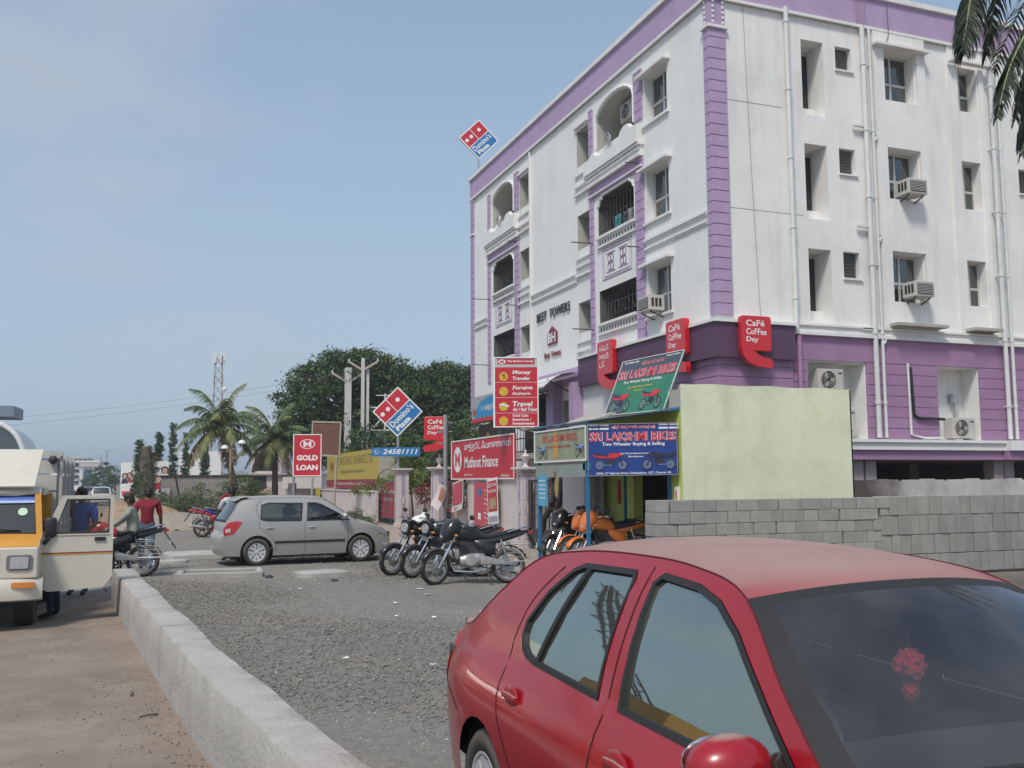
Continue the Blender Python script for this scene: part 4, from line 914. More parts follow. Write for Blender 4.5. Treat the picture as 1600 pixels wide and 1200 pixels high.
for s_, x in ((1, -.17), (-1, -1.55)):
    b = MB(mat=Matrix.Translation((x, .55, .32))@Matrix.Rotation(PI/2, 4, 'Z')); 
    b.lathe([(.2, -.1), (.30, -.11), (.32, -.07), (.32, .07), (.30, .11), (.2, .1)], 28, 'y'); b.build('tyre', TYRE, TR, True)
    b = MB(mat=Matrix.Translation((x, 3.1, .32))@Matrix.Rotation(PI/2, 4, 'Z')); b.lathe([(.2, -.1), (.30, -.11), (.32, -.07), (.32, .07), (.30, .11), (.2, .1)], 28, 'y'); b.build('tyre', TYRE, TR, True)
b = tb(); b.box(-1.5, -.3, .3, 4.0, .3, .5); b.cyl((-1.5, .55, .32), (-.2, .55, .32), .05); b.build('chassis', DARK, TR)
b = tb(); b.box(-1.72, -1.69, .42, 1.62, .45, 1.1); b.build('driver_door', CREAM, TR)
# open door: hinged at the windscreen pillar, standing square to the cab
DR = [(.0, .44), (.0, 1.10), (.21, 1.60), (.80, 1.60), (.82, 1.56), (.82, .56), (.72, .43), (.08, .40)]
b = tb(); win = [(.12, 1.13), (.27, 1.545), (.76, 1.545), (.76, 1.13)]
b.X = Matrix.Translation((.0, .46, 0)) @ Matrix.Rotation(math.radians(5), 4, 'Z')
DX = b.X.copy()
for d in (0, .055): panel(b, DR, [win], lambda a, c: (a, d, c))
for L_ in (DR, win):
    for p, q in zip(L_, L_[1:]+L_[:1]): b.quad((p[0], 0, p[1]), (q[0], 0, q[1]), (q[0], .055, q[1]), (p[0], .055, p[1]))
dr = b.build('open_door', CREAM, TR)
b = MB(mat=DX); b.box(.0, .82, -.006, -.001, .870, .884); b.build('maroon_stripe', M('maroon_stripe_paint', (.22, .035, .025), .5), dr)
b = MB(mat=DX); b.box(.0, .82, -.005, -.001, .855, .869); b.build('ochre_stripe', OCHRE, dr)
b = MB(mat=DX); b.box(.60, .73, -.02, -.001, 1.02, 1.065); b.build('door_handle', BLACK, dr)
b = MB(mat=DX); b.tube([(p[0], -.004, p[1]) for p in win], .012, n=5, closed=True); b.build('window_seal', BLACK, dr)
b = MB(mat=DX); b.quad((.12, .03, 1.13), (.76, .03, 1.13), (.76, .03, 1.545), (.27, .03, 1.545)); b.build('door_window', glass('door_glass', (.72, .74, .72), .02), dr)
b = MB(mat=DX); b.loft([(.02, 1.2, .03, .115), (.05, 1.2, .05, .13), (.12, 1.2, .05, .13), (.15, 1.2, .03, .11)], 14, 3.5); b.X = DX; b.tube([(.08, -.03, 1.09), (.04, -.02, 1.03), (.02, 0, 1.0)], .025, n=6); wm = b.build('wing_mirror', BLACK, dr, True)
b = MB(mat=DX); b.tube([(.04, -.001, .60), (.04, -.001, .47), (.10, -.001, .43)], .006, n=4); b.tube([(.03, -.004, 1.1), (.78, -.004, 1.1)], .008, n=4); b.build('door_crease', CREAM, dr)
# load deck, tilted cream air deflector on the cab roof
b = tb(); b.prism([(.60, 1.72), (.98, 2.20), (1.01, 2.18), (.64, 1.70)], lambda a, c, d: (d+(-.0 if c > 2 or d < -1 else -.05), a, c), -1.75, -.08); b.build('roof_deflector', CREAM, TR)
GALV = M('grey_load_body', (.46, .45, .42), .7, var=.1, streak=.3)
b = tb(); b.box(-1.80, .06, 1.75, 4.3, .62, .70); b.build('load_floor', GALV, TR)
for k in range(6):
    b = tb(); b.box(-1.78, .03, 1.75, 1.79, .72+.235*k, .72+.235*k+.21); b.build('load_board', GALV, TR)
    b = tb(); b.box(.03, .06, 1.8, 4.3, .72+.235*k, .72+.235*k+.21); b.build('load_board', GALV, TR)
b = tb()
for y in (1.76, 2.6, 3.4, 4.2): b.box(.062, .10, y, y+.06, .62, 2.16)
b.box(-1.8, .1, 1.72, 1.8, 2.13, 2.2); b.build('load_frame', GALV, TR)
b = tb(); b.sphere((-.02, 1.7, 2.08), .06, 10, 8); b.build('marker_lamp', DARK, TR)
# ============================================================ far traffic
farspec = dict(silver); 
WHT = M('white_car_paint', (.6, .6, .6), .35, coat=.4); BLU = M('dark_blue_car_paint', (.035, .07, .14), .35, coat=.5); GRY = M('grey_car_paint', (.25, .26, .27), .35, coat=.4)
for i, (x, y, rz, m_, lb) in enumerate([(-5.6, 74, -PI/2, WHT, 'white car farthest left on the distant road'), (-4.35, 62, -PI/2, BLU, 'dark blue car approaching on the distant road'), (-4.4, 90, -PI/2, GRY, 'grey car behind the dark blue one on the road'),
        (-3.2, 84, PI/2, WHT, 'white car seen through the open door window'), (-7.4, 100, -PI/2, WHT, 'small white car in the haze at the far left')]):
    s_ = dict(silver); s_['paint'] = m_; s_['k'] = 2; s_['step'] = .3
    make_car(s_, 'parked_car', lb, (x, y, 0), rz, group='vehicles on the distant road')
# ============================================================ motorcycles
BPL = M('black_bike_paint', (.015, .015, .018), .3, coat=.4, dust=((.22, .19, .16), .25, .6)); BRED = M('red_bike_paint', (.40, .015, .02), .3, coat=.4); BORG = M('orange_bike_paint', (.68, .17, .02), .35, coat=.4)
BBLU = M('blue_bike_paint', (.03, .06, .35), .3, coat=.4); ENG = M('engine_alloy', (.36, .36, .35), .45, metal=.6, var=.25, vs=12); SEATB = M('bike_seat', (.02, .02, .022), .75, var=.2)
CLEAR = glass('clear_visor', (.75, .78, .78), .12, .15)
def make_bike(label, loc, rz, paint=BPL, lean=-9, steer=28, front='fairing', seat_rail=True, group=None, rimm=CHROME, alloy=False, extra=None, tailp=None):
    t = thing('motorcycle', label, 'motorcycle', loc, rz, group, rot=(math.radians(lean), 0, rz))
    R = .30; wb = 1.28
    def bwheel(parent, X, name='wheel'):
        b = MB(mat=X); b.tube([((R-.045)*math.cos(a), 0, (R-.045)*math.sin(a)) for a in [2*PI*k/28 for k in range(28)]], .045, n=10, closed=True); w_ = b.build(name, TYRE, parent, True)
        b = MB(mat=X); b.lathe([(R-.085, -.028), (R-.065, -.032), (R-.06, .0), (R-.065, .032), (R-.085, .028)], 28, 'y', close=True)
        if alloy:
            for k in range(6): a = 2*PI*k/6; b.bar((.04*math.cos(a), 0, .04*math.sin(a)), ((R-.07)*math.cos(a), 0, (R-.07)*math.sin(a)), .03, .028)
        b.build('rim', rimm, w_, True)
        if not alloy:
            b = MB(mat=X)
            for k in range(18):
                a = 2*PI*k/18; s_ = .04 if k % 2 else -.04; b.tube([(.04*math.cos(a+.5), s_, .04*math.sin(a+.5)), ((R-.075)*math.cos(a), 0, (R-.075)*math.sin(a))], .0035, n=3, cap=False)
            b.build('spokes', STEEL, w_)
        b = MB(mat=X); b.cyl((0, -.06, 0), (0, .06, 0), .055, n=14); b.lathe([(.11, .035), (.11, .045), (.02, .045)], 18, 'y'); b.build('hub', ENG, w_)
    bwheel(t, Matrix.Translation((0, 0, R)))
    # steering transform about the head
    rake = math.radians(26); hp = Vector((wb-.42, 0, .92)); ax = Vector((-math.sin(rake), 0, math.cos(rake)))
    S = Matrix.Translation(hp) @ Matrix.Rotation(math.radians(steer), 4, ax) @ Matrix.Translation(-hp)
    fx = Matrix.Translation((wb, 0, R)); F = lambda p: p
    fk = MB(mat=S)
    top = Vector((wb-.42+.04, 0, .98))
    for y in (-.09, .09):
        fk.tube([(wb, y, R), (wb-.17, y, .58), (wb-.20, y, .63)], [.026, .028, .028], n=8); fk.tube([(wb-.17, y, .58), (top.x, y, top.z)], .018, n=8)
    fk.box(top.x-.05, top.x+.06, -.13, .13, .93, .97); fk.box(wb-.30, wb-.18, -.12, .12, .74, .77)
    fork = fk.build('front_fork', CHROME, t, True)
    bwheel(t, S @ fx, 'wheel')
    b = MB(mat=S); A = [[(wb+(R+.035)*math.cos(a), y, R+(R+.035)*math.sin(a)-abs(y)*.35) for y in (-.065, -.035, 0, .035, .065)] for a in np.radians(np.linspace(25, 165, 12))]; b.grid(A)
    b.bar((wb-.12, .07, .53), (wb-.12, -.07, .53), .03, .02); f = b.build('mudguard', paint, t, True); md = f.modifiers.new('thick', 'SOLIDIFY'); md.thickness = .008
    b = MB(mat=S); hb = [(top.x-.18, -.36, 1.01), (top.x-.06, -.26, 1.04), (top.x+.02, -.1, 1.0), (top.x+.02, .1, 1.0), (top.x-.06, .26, 1.04), (top.x-.18, .36, 1.01)]; b.tube(smooth_curve(hb, 4), .012, n=7); h_ = b.build('handlebar', CHROME, t, True)
    for s_ in (-1, 1):
        b = MB(mat=S); b.cyl((top.x-.18, s_*.36, 1.01), (top.x-.115, s_*.30, 1.028), .02, n=8); b.tube([(top.x-.05, s_*.28, 1.04), (top.x+.08, s_*.33, 1.045)], .007, n=4); b.build('grip', BLACK, h_, True)
        b = MB(mat=S); b.tube([(top.x-.07, s_*.23, 1.04), (top.x-.05, s_*.27, 1.11), (top.x-.06, s_*.32, 1.16)], .007, n=5); b.sphere((top.x-.07, s_*.345, 1.18), (.02, .075, .045), 12, 8); b.build('mirror', BLACK, t, True)
        b = MB(mat=S); b.cyl((top.x+.12, s_*.06, .86), (top.x+.13, s_*.19, .86), .01, n=5); b.sphere((top.x+.13, s_*.20, .86), (.03, .028, .024), 8, 6); b.build('indicator', AMBER, t, True)
    if front == 'fairing':
        b = MB(mat=S); b.loft([(top.x-.10, .95, .13, .10), (top.x+.04, .98, .155, .16), (top.x+.16, .93, .15, .18), (top.x+.24, .86, .125, .15), (top.x+.30, .81, .07, .07)], 16, 2.6); fo = b.build('headlight_fairing', paint, t, True)
        b = MB(mat=S); b.X = S @ Matrix.Translation((top.x+.255, 0, .82)); b.sphere((0, 0, 0), (.05, .095, .06), 16, 8); b.build('headlight', LAMPW, t, True)
        b = MB(mat=S); b.grid([[(top.x+.10+.10*k-.02*abs(y)*8, y, 1.03+.06*(1-k)*1.5-abs(y)*.2) for y in (-.1, -.05, 0, .05, .1)] for k in (0, .5, 1)]); b.build('visor', CLEAR if extra == 'visor' else BLACK, fo, True)
        for s_ in (-1, 1):
            b = MB(mat=S); b.poly([(top.x+.02, s_*.128, .90), (top.x+.23, s_*.105, .87), (top.x+.1, s_*.142, .96)]); b.build('decal', SWHITE, fo)
    else:
        b = MB(mat=S); b.loft([(top.x+.0, .92, .08, .08), (top.x+.08, .92, .12, .13), (top.x+.17, .91, .125, .14)], 14, 3 if front == 'square' else 2); b.loft([(top.x+.06, 1.03, .07, .03), (top.x+.02, 1.06, .08, .03)], 10, 3); b.build('headlight_housing', paint, t, True)
        b = MB(mat=S); b.loft([(top.x+.165, .90, .10, .09), (top.x+.19, .90, .09, .08)], 14, 3 if front == 'square' else 2); b.build('headlight', LAMPW, t, True)
    b = MB(mat=S); b.box(top.x+.15, top.x+.16, -.1, .1, .68, .76); b.build('number_plate', PLATE, t)
    # tank, seat, tail
    b = MB(); b.loft([(.46, .80, .09, .07), (.56, .84, .135, .13), (.72, .89, .155, .155), (.88, .89, .15, .14), (1.0, .84, .09, .09)], 16, 2.5); tk = b.build('fuel_tank', paint, t, True)
    b = MB(); b.cyl((.78, 0, 1.02), (.78, 0, 1.04), .035, n=12); b.build('fuel_cap', CHROME, tk, True)
    b = MB(); b.loft([(-.22, .90, .09, .04), (-.08, .885, .115, .045), (.12, .835, .125, .05), (.35, .80, .12, .05), (.56, .83, .09, .05)], 14, 3); b.build('seat', SEATB, t, True)
    b = MB(); b.loft([(-.40, .90, .03, .02), (-.25, .86, .085, .05), (-.05, .80, .11, .06), (.2, .74, .11, .06), (.45, .70, .10, .06)], 12, 3); tl = b.build('tail_panel', tailp or paint, t, True)
    b = MB(); b.loft([(.22, .60, .07, .10), (.34, .60, .12, .15), (.5, .66, .12, .12), (.6, .72, .08, .06)], 12, 3); b.build('side_cover', tailp or paint, t, True)
    b = MB(); b.box(.30, .84, -.06, .06, .36, .78); b.build('engine_bay', DARK, t)
    b = MB(); b.loft([(-.44, .87, .04, .025), (-.36, .86, .06, .035)], 10, 2.5); b.build('tail_lamp', LAMPR, t, True)
    b = MB(); b.tube(smooth_curve([(.02, -.13, .86), (-.2, -.13, .93), (-.34, -.08, .97), (-.34, .08, .97), (-.2, .13, .93), (.02, .13, .86)], 3), .011, n=6); b.build('grab_rail', CHROME if seat_rail else BLACK, t, True)
    b = MB(); A = [[(-(R+.05)*math.cos(a), y, R+(R+.05)*math.sin(a)) for y in (-.07, 0, .07)] for a in np.radians(np.linspace(20, 120, 9))]; b.grid(A); b.bar((-.36, 0, .84), (-.58, 0, .52), .12, .015); f = b.build('mudguard', BLACK, t, True); md = f.modifiers.new('thick', 'SOLIDIFY'); md.thickness = .008
    b = MB(); b.bar((-.46, -.06, .74), (-.50, -.06, .62), .005, .16) if False else b.box(-.50, -.49, -.09, .09, .58, .68); b.build('number_plate', PLATE, t)
    # frame, engine
    b = MB()
    b.tube([(.86, 0, .9), (.98, 0, .62), (.90, 0, .36), (.45, 0, .33), (.38, 0, .6), (.30, 0, .76)], .018, n=6)
    for y in (-.08, .08): b.tube([(.86, y*.3, .88), (.4, y, .74), (-.15, y, .80)], .014, n=6); b.tube([(.42, y*1.2, .42), (.0, y*1.3, R)], .018, n=6)
    b.tube([(.3, .12, .30), (.3, .26, .30)], .01, n=5); b.tube([(.5, -.26, .30), (.5, .26, .30)], .012, n=5); b.build('frame', BLACK, t, True)
    b = MB(); b.loft([(.42, .42, .10, .10), (.52, .41, .13, .12), (.70, .40, .13, .12), (.84, .40, .09, .08)], 14, 3); eng = b.build('engine', ENG, t, True)
    for y in (-.135, .12): b = MB(); b.X = Matrix.Translation((.66, y, .40)); b.lathe([(.10, 0), (.10, .015), (.02, .02)] if y > 0 else [(.10, .015), (.10, 0), (.02, -.005)], 18, 'y'); b.build('engine_cover', ENG, eng, True)
    for k in range(6): b = MB(); b.obox((.74+k*.012, 0, .53+k*.028), (.16, .16, .010), Matrix.Rotation(math.radians(-18), 3, 'Y')); b.build('cooling_fin', DARK, eng)
    b = MB(); b.box(.70, .80, -.05, .05, .50, .74); b.build('cylinder', DARK, eng)
    b = MB(); b.tube([(.92, -.05, .55), (1.0, -.08, .40), (.92, -.12, .24), (.6, -.13, .22), (.35, -.15, .26)], .02, n=8); b.tube([(.35, -.15, .26), (.2, -.16, .28), (-.28, -.18, .36)], [.03, .045, .05], n=10); b.build('exhaust', CHROME, t, True)
    b = MB(); b.loft([(-.08, .34, .02, .04), (.2, .36, .02, .05), (.5, .40, .02, .09)], 8, 3); o = b.build('chain_cover', ENG, t, True); o.location = (0, .12, 0)
    for y in (-.14, .14):
        b = MB(); b.tube([(.02, y, .33), (.14, y, .74)], .016, n=6)
        for k in range(9): q = .12+.085*k; b.tube([(.02+.12*q+.028*math.cos(a), y+.028*math.sin(a), .33+.41*q) for a in [2*PI*j/8 for j in range(8)]], .006, n=4, closed=True)
        b.build('shock_absorber', CHROME, t, True)
    b = MB(); 
    for k in range(4): b.tube([(-.32+.0, .20, .42+k*.07), (.04, .20, .44+k*.07)], .007, n=4)
    b.tube([(-.34, .20, .36), (-.36, .20, .66), (.06, .20, .70), (.06, .20, .36), (-.34, .20, .36)], .009, n=5); b.tube([(.1, .12, .6), (-.1, .20, .52)], .01, n=5); b.build('saree_guard', STEEL, t, True)
    b = MB(); b.tube([(.40, .10, .32), (.36, .22, .10), (.34, .27, -.02)], .012, n=6); b.build('side_stand', BLACK, t, True)
    return t
G1 = 'motorcycles parked nose out beside the silver car'
# heading = direction of the front wheel from the rear wheel
hd = math.atan2(15.93-15.68, 4.62-5.88)
bk1 = make_bike('black motorcycle with white flashes, nearest of the three on the gravel', (5.90, 15.66, 0), hd, BPL, lean=9, steer=32, front='fairing', group=G1)
bk2 = make_bike('dark round-lamp motorcycle between the two faired ones on the gravel', (5.85, 16.95, 0), hd, BPL, lean=9, steer=38, front='round', group=G1)
bk3 = make_bike('black motorcycle with a white cloth on its fairing, farthest left of the three', (5.62, 17.55, 0), hd, BPL, lean=9, steer=38, front='square', group=G1, rimm=STEEL)
CLO = M('white_cloth', (.75, .75, .72), .9)
b = MB(); b.grid([[(-.16+.32*i/6, -.15+.30*j/5, .02*math.sin(i*1.3+j)-.09*abs(j-2.5)/2.5) for j in range(6)] for i in range(7)]); o = b.build('white_paper', CLO, smooth=True)
o.location = (4.83, 17.62, 1.13); o.rotation_euler = (.1, .35, hd+.6); m_ = o.modifiers.new('thick', 'SOLIDIFY'); m_.thickness = .006; tag(o, 'sheet of white paper lying over the handlebar of the parked motorcycle', 'paper')
hd2 = math.atan2(18.45-18.25, -1.28)
bk4 = make_bike('orange and black motorcycle parked under the blue sign', (9.24, 17.25, .03), math.radians(180-3), BORG, lean=9, steer=25, front='fairing', group='motorcycles in front of the bike shop', rimm=ALLOY, alloy=True)
bk5 = make_bike('black motorcycle with a raised clear visor left of the orange one', (9.25, 18.85, .03), math.radians(180+6), BPL, lean=9, steer=30, front='fairing', group='motorcycles in front of the bike shop', extra='visor')
bk6 = make_bike('second orange motorcycle behind the first, nearer the shop door', (9.42, 17.95, .03), math.radians(180-4), BORG, lean=9, steer=10, front='fairing', group='motorcycles in front of the bike shop', alloy=True, rimm=ALLOY)
bk7 = make_bike('red motorcycle carrying the man in the grey-green shirt', (.02, 19.55, 0), PI-math.radians(8), BRED, lean=4, steer=0, front='round', tailp=BPL)
bk8 = make_bike('red and black motorcycle far behind the silver car, left of two', (1.8, 32.9, 0), math.radians(-12), BRED, lean=-8, steer=0, front='round', group='motorcycles beyond the silver car', alloy=True, rimm=DARK)
bk9 = make_bike('blue-tanked motorcycle far behind the silver car, right of two', (2.2, 32.3, 0), math.radians(20), BBLU, lean=-8, steer=0, front='fairing', group='motorcycles beyond the silver car', alloy=True, rimm=DARK)
# ============================================================ people
SKIN = M('brown_skin', (.14, .065, .038), .6, var=.08, vs=12); HAIRM = M('black_hair', (.012, .010, .010), .6, var=.3, vs=60)
def person(label, loc, rz, J, shirt, trousers, shoe=DARK, group=None, long_sleeve=False, h=1.0):
    """J: joints dict in local metres (front +x). One continuous skinned body."""
    t = thing('person', label, 'person', loc, rz, group)
    V = []; E_ = []; Rr = []; reg = []
    def add(p, r, par, k):
        V.append(Vector(p)*h); Rr.append(r*h); reg.append(k)
        if par is not None: E_.append((par, len(V)-1))
        return len(V)-1
    L3 = lambda a, b_, q: tuple(a[i]+(b_[i]-a[i])*q for i in range(3))
    pel = add(J['pelvis'], .15, None, 't'); wa = add(L3(J['pelvis'], J['chest'], .45), .155, pel, 's'); ch = add(J['chest'], .17, wa, 's'); ub = add(L3(J['chest'], J['neck'], .6), .125, ch, 's')
    nk = add(J['neck'], .055, ub, 'k'); hd_ = Vector(J['head']); d = (hd_-Vector(J['neck'])).normalized()
    h1 = add(hd_-d*.07, .062, nk, 'k'); h2 = add(hd_+d*.01, .082, h1, 'k'); h3 = add(hd_+d*.085, .068, h2, 'k')
    for s_ in ('l', 'r'):
        a = add(J['sh'+s_], .075, ub, 's'); 
        m = add(L3(J['sh'+s_], J['el'+s_], .6), .064, a, 's'); e = add(J['el'+s_], .041, m, 's' if long_sleeve else 'k'); w_ = add(J['wr'+s_], .028, e, 's' if long_sleeve else 'k')
        dv = (Vector(J['wr'+s_])-Vector(J['el'+s_])).normalized(); hn = add(Vector(J['wr'+s_])+dv*.06, .034, w_, 'k')
        sd_ = dv.cross(Vector((1, .2, .1))).normalized()
        for q in range(4):
            b0 = Vector(J['wr'+s_])+dv*.10+sd_*(q-1.5)*.021; f1 = add(b0, .0105, hn, 'k'); add(b0+dv*(.045+.012*(1-abs(q-1.3)))+Vector((.012, 0, 0)), .008, f1, 'k')
        th = Vector(J['wr'+s_])+dv*.05+sd_*.05+Vector((.02, 0, 0)); f1 = add(th, .011, w_, 'k'); add(th+dv*.04+sd_*.01, .009, f1, 'k')
        hp = add(J['hp'+s_], .098, pel, 't'); mt = add(L3(J['hp'+s_], J['kn'+s_], .5), .08, hp, 't'); kn = add(J['kn'+s_], .06, mt, 't'); cf = add(L3(J['kn'+s_], J['an'+s_], .4), .056, kn, 't'); an = add(J['an'+s_], .043, cf, 't')
        ft = Vector(J.get('ft'+s_, (J['an'+s_][0]+.17, J['an'+s_][1], J['an'+s_][2]-.05))); hl = add(L3(J['an'+s_], ft, .35), .042, an, 'f'); add(ft, .034, hl, 'f')
    me = bpy.data.meshes.new('body'); me.from_pydata([tuple(v) for v in V], E_, []); o = bpy.data.objects.new('body', me); C.objects.link(o)
    sk = o.modifiers.new('skin', 'SKIN'); sk.use_smooth_shade = True; sb = o.modifiers.new('sub', 'SUBSURF'); sb.levels = 2; sb.render_levels = 2
    for i, sv_ in enumerate(me.skin_vertices[0].data): sv_.radius = (Rr[i], Rr[i]*(1.0)); sv_.use_root = (i == 0)
    for i in (pel, wa, ch, ub): 
        me.skin_vertices[0].data[i].radius = (Rr[i]*1.12, Rr[i]*.80)
    bpy.context.view_layer.update(); dg = bpy.context.evaluated_depsgraph_get(); m2 = bpy.data.meshes.new_from_object(o.evaluated_get(dg)); o.modifiers.clear(); o.data = m2; bpy.data.meshes.remove(me); m2.name = 'body'
    for m in (shirt, trousers, SKIN, shoe): m2.materials.append(m)
    ki = {'s': 0, 't': 1, 'k': 2, 'f': 3}; A = np.array([list(V[a]) for a, b_ in E_]); B = np.array([list(V[b_]) for a, b_ in E_]); RG = [(reg[a], reg[b_]) for a, b_ in E_]
    AB = B-A; L2 = (AB**2).sum(1)+1e-9
    for p in m2.polygons:
        c = np.array(p.center); tt = np.clip(((c-A)*AB).sum(1)/L2, 0, 1); dd = ((A+AB*tt[:, None]-c)**2).sum(1)-np.array([Rr[b_]**2 for a, b_ in E_])*.6; k = int(dd.argmin()); r_ = RG[k][0] if tt[k] < .5 else RG[k][1]
        if (RG[k][0], RG[k][1]) == ('t', 's'): r_ = 't' if tt[k] < .35 else 's'
        p.material_index = ki[r_]; p.use_smooth = True
    o.parent = t
    hc = hd_*h; fr = Vector(J.get('face', (1, 0, 0))).normalized(); side = fr.cross(d).normalized()
    X = Matrix((fr, -side, d)).transposed().to_4x4(); X.translation = hc
    b = MB(mat=X); b.sphere((-.012, 0, .045), (.098, .086, .088), 18, 10); b.sphere((-.04, 0, -.005), (.068, .08, .08), 14, 8); b.build('hair', HAIRM, t, True)
    b = MB(mat=X); b.loft([(.07, -.01, .018, .03), (.10, -.02, .014, .016)], 8, 2); b.sphere((.0, .088, -.01), (.022, .012, .03), 8, 6); b.sphere((.0, -.088, -.01), (.022, .012, .03), 8, 6); b.build('nose_and_ears', SKIN, t, True)
    b = MB(mat=X); b.sphere((.078, .032, .015), (.008, .014, .007), 8, 6); b.sphere((.078, -.032, .015), (.008, .014, .007), 8, 6); b.build('eyes', DARK, t, True)
    b = MB(mat=X); b.sphere((.077, 0, -.048), (.008, .024, .007), 8, 6); b.build('mouth', M('lips', (.12, .04, .035), .6, var=0) if 'lips' not in bpy.data.materials else bpy.data.materials['lips'], t, True)
    # shirt hem as clothing child
    return t
def stand(dx=0, arm=0):
    return dict(pelvis=(0, 0, .93), chest=(.0, 0, 1.26), neck=(.0, 0, 1.47), head=(.02, 0, 1.60), shl=(0, .19, 1.40), shr=(0, -.19, 1.40), ell=(-.03, .25, 1.12), elr=(-.03, -.25, 1.12), wrl=(.06, .26, .87), wrr=(.05, -.26, .87),
        hpl=(0, .09, .88), hpr=(0, -.09, .88), knl=(.03, .10, .48), knr=(.02, -.10, .48), anl=(0, .11, .08), anr=(-.02, -.11, .08))
J = stand(); J.update(knl=(.16, .09, .50), anl=(.06, .09, .12), knr=(-.02, -.09, .47), anr=(-.20, -.09, .12), wrl=(-.02, .27, .87), wrr=(.14, -.27, .89), ell=(-.08, .26, 1.13), elr=(0, -.26, 1.12), face=(1, .5, 0))
person('man in a dark red shirt and light blue jeans walking away', (.08, 20.75, 0), PI/2, J, M('dark_red_shirt', (.22, .015, .03), .9, var=.25, vs=7, bump=1, bs=9), M('light_blue_jeans', (.13, .19, .27), .9, var=.3, vs=8, bump=1, bs=9), h=.97)
J = stand(); J.update(elr=(.18, -.20, 1.28), wrr=(.16, -.07, 1.52), ell=(.05, .24, 1.12), wrl=(.22, .16, 1.02))
person('man in a blue shirt raising his hand to his face beyond the open truck door', (-.92, 16.9, 0), -PI/2-.3, J, M('blue_shirt', (.03, .07, .28), .9, var=.25, vs=7, bump=1, bs=9), M('dark_trousers', (.02, .02, .025), .9), h=.98)
J = stand(); J.update(pelvis=(0, 0, .90), chest=(.16, 0, 1.18), neck=(.30, 0, 1.36), head=(.40, 0, 1.46), shl=(.24, .18, 1.30), shr=(.24, -.18, 1.30), ell=(.42, .2, 1.15), elr=(.42, -.2, 1.15), wrl=(.60, .15, 1.2), wrr=(.60, -.15, 1.2))
person('person in dark blue jeans standing close behind the open truck door', (-1.06, 14.05, 0), PI-.25, J, M('navy_shirt', (.03, .04, .08), .9), M('dark_jeans', (.015, .02, .045), .9, var=.2), h=.92)
# rider: front = +x in local frame of the bike heading
J = dict(pelvis=(.0, 0, .98), chest=(.05, 0, 1.30), neck=(.08, 0, 1.52), head=(.12, 0, 1.66), shl=(.06, .19, 1.44), shr=(.06, -.19, 1.44), ell=(.26, .26, 1.24), elr=(.26, -.26, 1.24), wrl=(.46, .27, 1.10), wrr=(.46, -.27, 1.10),
    hpl=(.04, .11, .92), hpr=(.04, -.11, .92), knl=(.42, .20, .78), knr=(.42, -.20, .78), anl=(.30, .28, .14), anr=(.26, -.18, .34), ftl=(.44, .30, .06), ftr=(.40, -.18, .28))
person('rider in a loose grey-green shirt sitting on the red motorcycle', (-.14, 19.62, -.15), PI-math.radians(8), J, M('grey_green_shirt', (.27, .29, .25), .95, var=.2, vs=7, bump=1, bs=9), M('black_trousers', (.015, .016, .02), .9), h=.96, long_sleeve=True)
J = stand(); J.update(ell=(.16, .22, 1.16), wrl=(.34, .14, 1.08), elr=(.14, -.24, 1.16), wrr=(.32, -.14, 1.06))
person('man in a white shirt standing behind the silver car', (1.86, 22.75, 0), PI/2+.5, J, M('white_shirt', (.55, .57, .6), .95, var=.1), M('grey_jeans', (.07, .09, .12), .9), h=.97)
J = dict(pelvis=(0, 0, .92), chest=(.20, 0, 1.14), neck=(.36, 0, 1.28), head=(.46, 0, 1.38), shl=(.30, .18, 1.22), shr=(.30, -.18, 1.22), ell=(.45, .24, 1.05), elr=(.45, -.24, 1.05), wrl=(.62, .2, 1.05), wrr=(.62, -.2, 1.05),
    hpl=(.02, .10, .86), hpr=(.02, -.10, .86), knl=(.30, .2, .7), knr=(.30, -.2, .7), anl=(.2, .22, .12), anr=(.2, -.22, .12))
person('man in a red shirt leaning over a motorcycle in the distance', (2.35, 33.2, .15), math.radians(-12), J, M('red_shirt', (.25, .02, .03), .9), M('dark_trousers2', (.02, .02, .03), .9))
# ============================================================ roadside wall (kerb), slabs, stones
kp = [(-.40, 15.45), (-.12, 12.2), (.18, 9.0), (.41, 6.6), (.66, 4.6), (.93, 2.5), (1.2, .4)]
KW = .30; KH = .50
KERBM = M('rough_kerb_concrete', (.41, .395, .365), .92, var=.16, vs=1.6, bump=.6, bs=28, streak=.12, det=9, patch=[((.23, .20, .165), 1.6, .4), ((.46, .44, .40), .8, .5)])
wall_t = thing('low_concrete_wall', 'low rough concrete wall running beside the sandy roadside towards the camera', 'wall', (0, 0, 0))
def kx(y): return float(np.interp(-y, [-p[1] for p in kp], [p[0] for p in kp]))
segs = [15.45, 12.3, 9.15, 6.55, 4.25, 1.8, .4]
for i, (a, c) in enumerate(zip(segs, segs[1:])):
    b = MB(); n = 60; ys = np.linspace(a-.003, c+.003, n); h = KH+.003*math.sin(i*2.1); rows = []
    for j, y in enumerate(ys):
        x = kx(y); e = lambda k: (.0035*math.sin(y*13+k*2)+.0025*math.sin(y*31+k)+.005*math.sin(y*5.3+k*5))*(.4 if k in (2, 3, 5, 6) else .2); w_ = KW+.015*math.sin(y*2.2)
        rows.append([(x+e(0), y, -.05), (x+e(1), y, h*.5), (x+e(2)+.004, y, h-.02), (x+.018+e(3), y, h+e(4)*.5), (x+w_*.5, y, h+e(9)*.6), (x+w_-.02+e(5), y, h-.004+e(5)*.5), (x+w_+e(6), y, h-.03), (x+w_+e(7), y, -.05)])
    b.grid(rows); b.poly(rows[0]); b.poly(rows[-1]); b.build('wall_segment', KERBM, wall_t, True, ang=50)
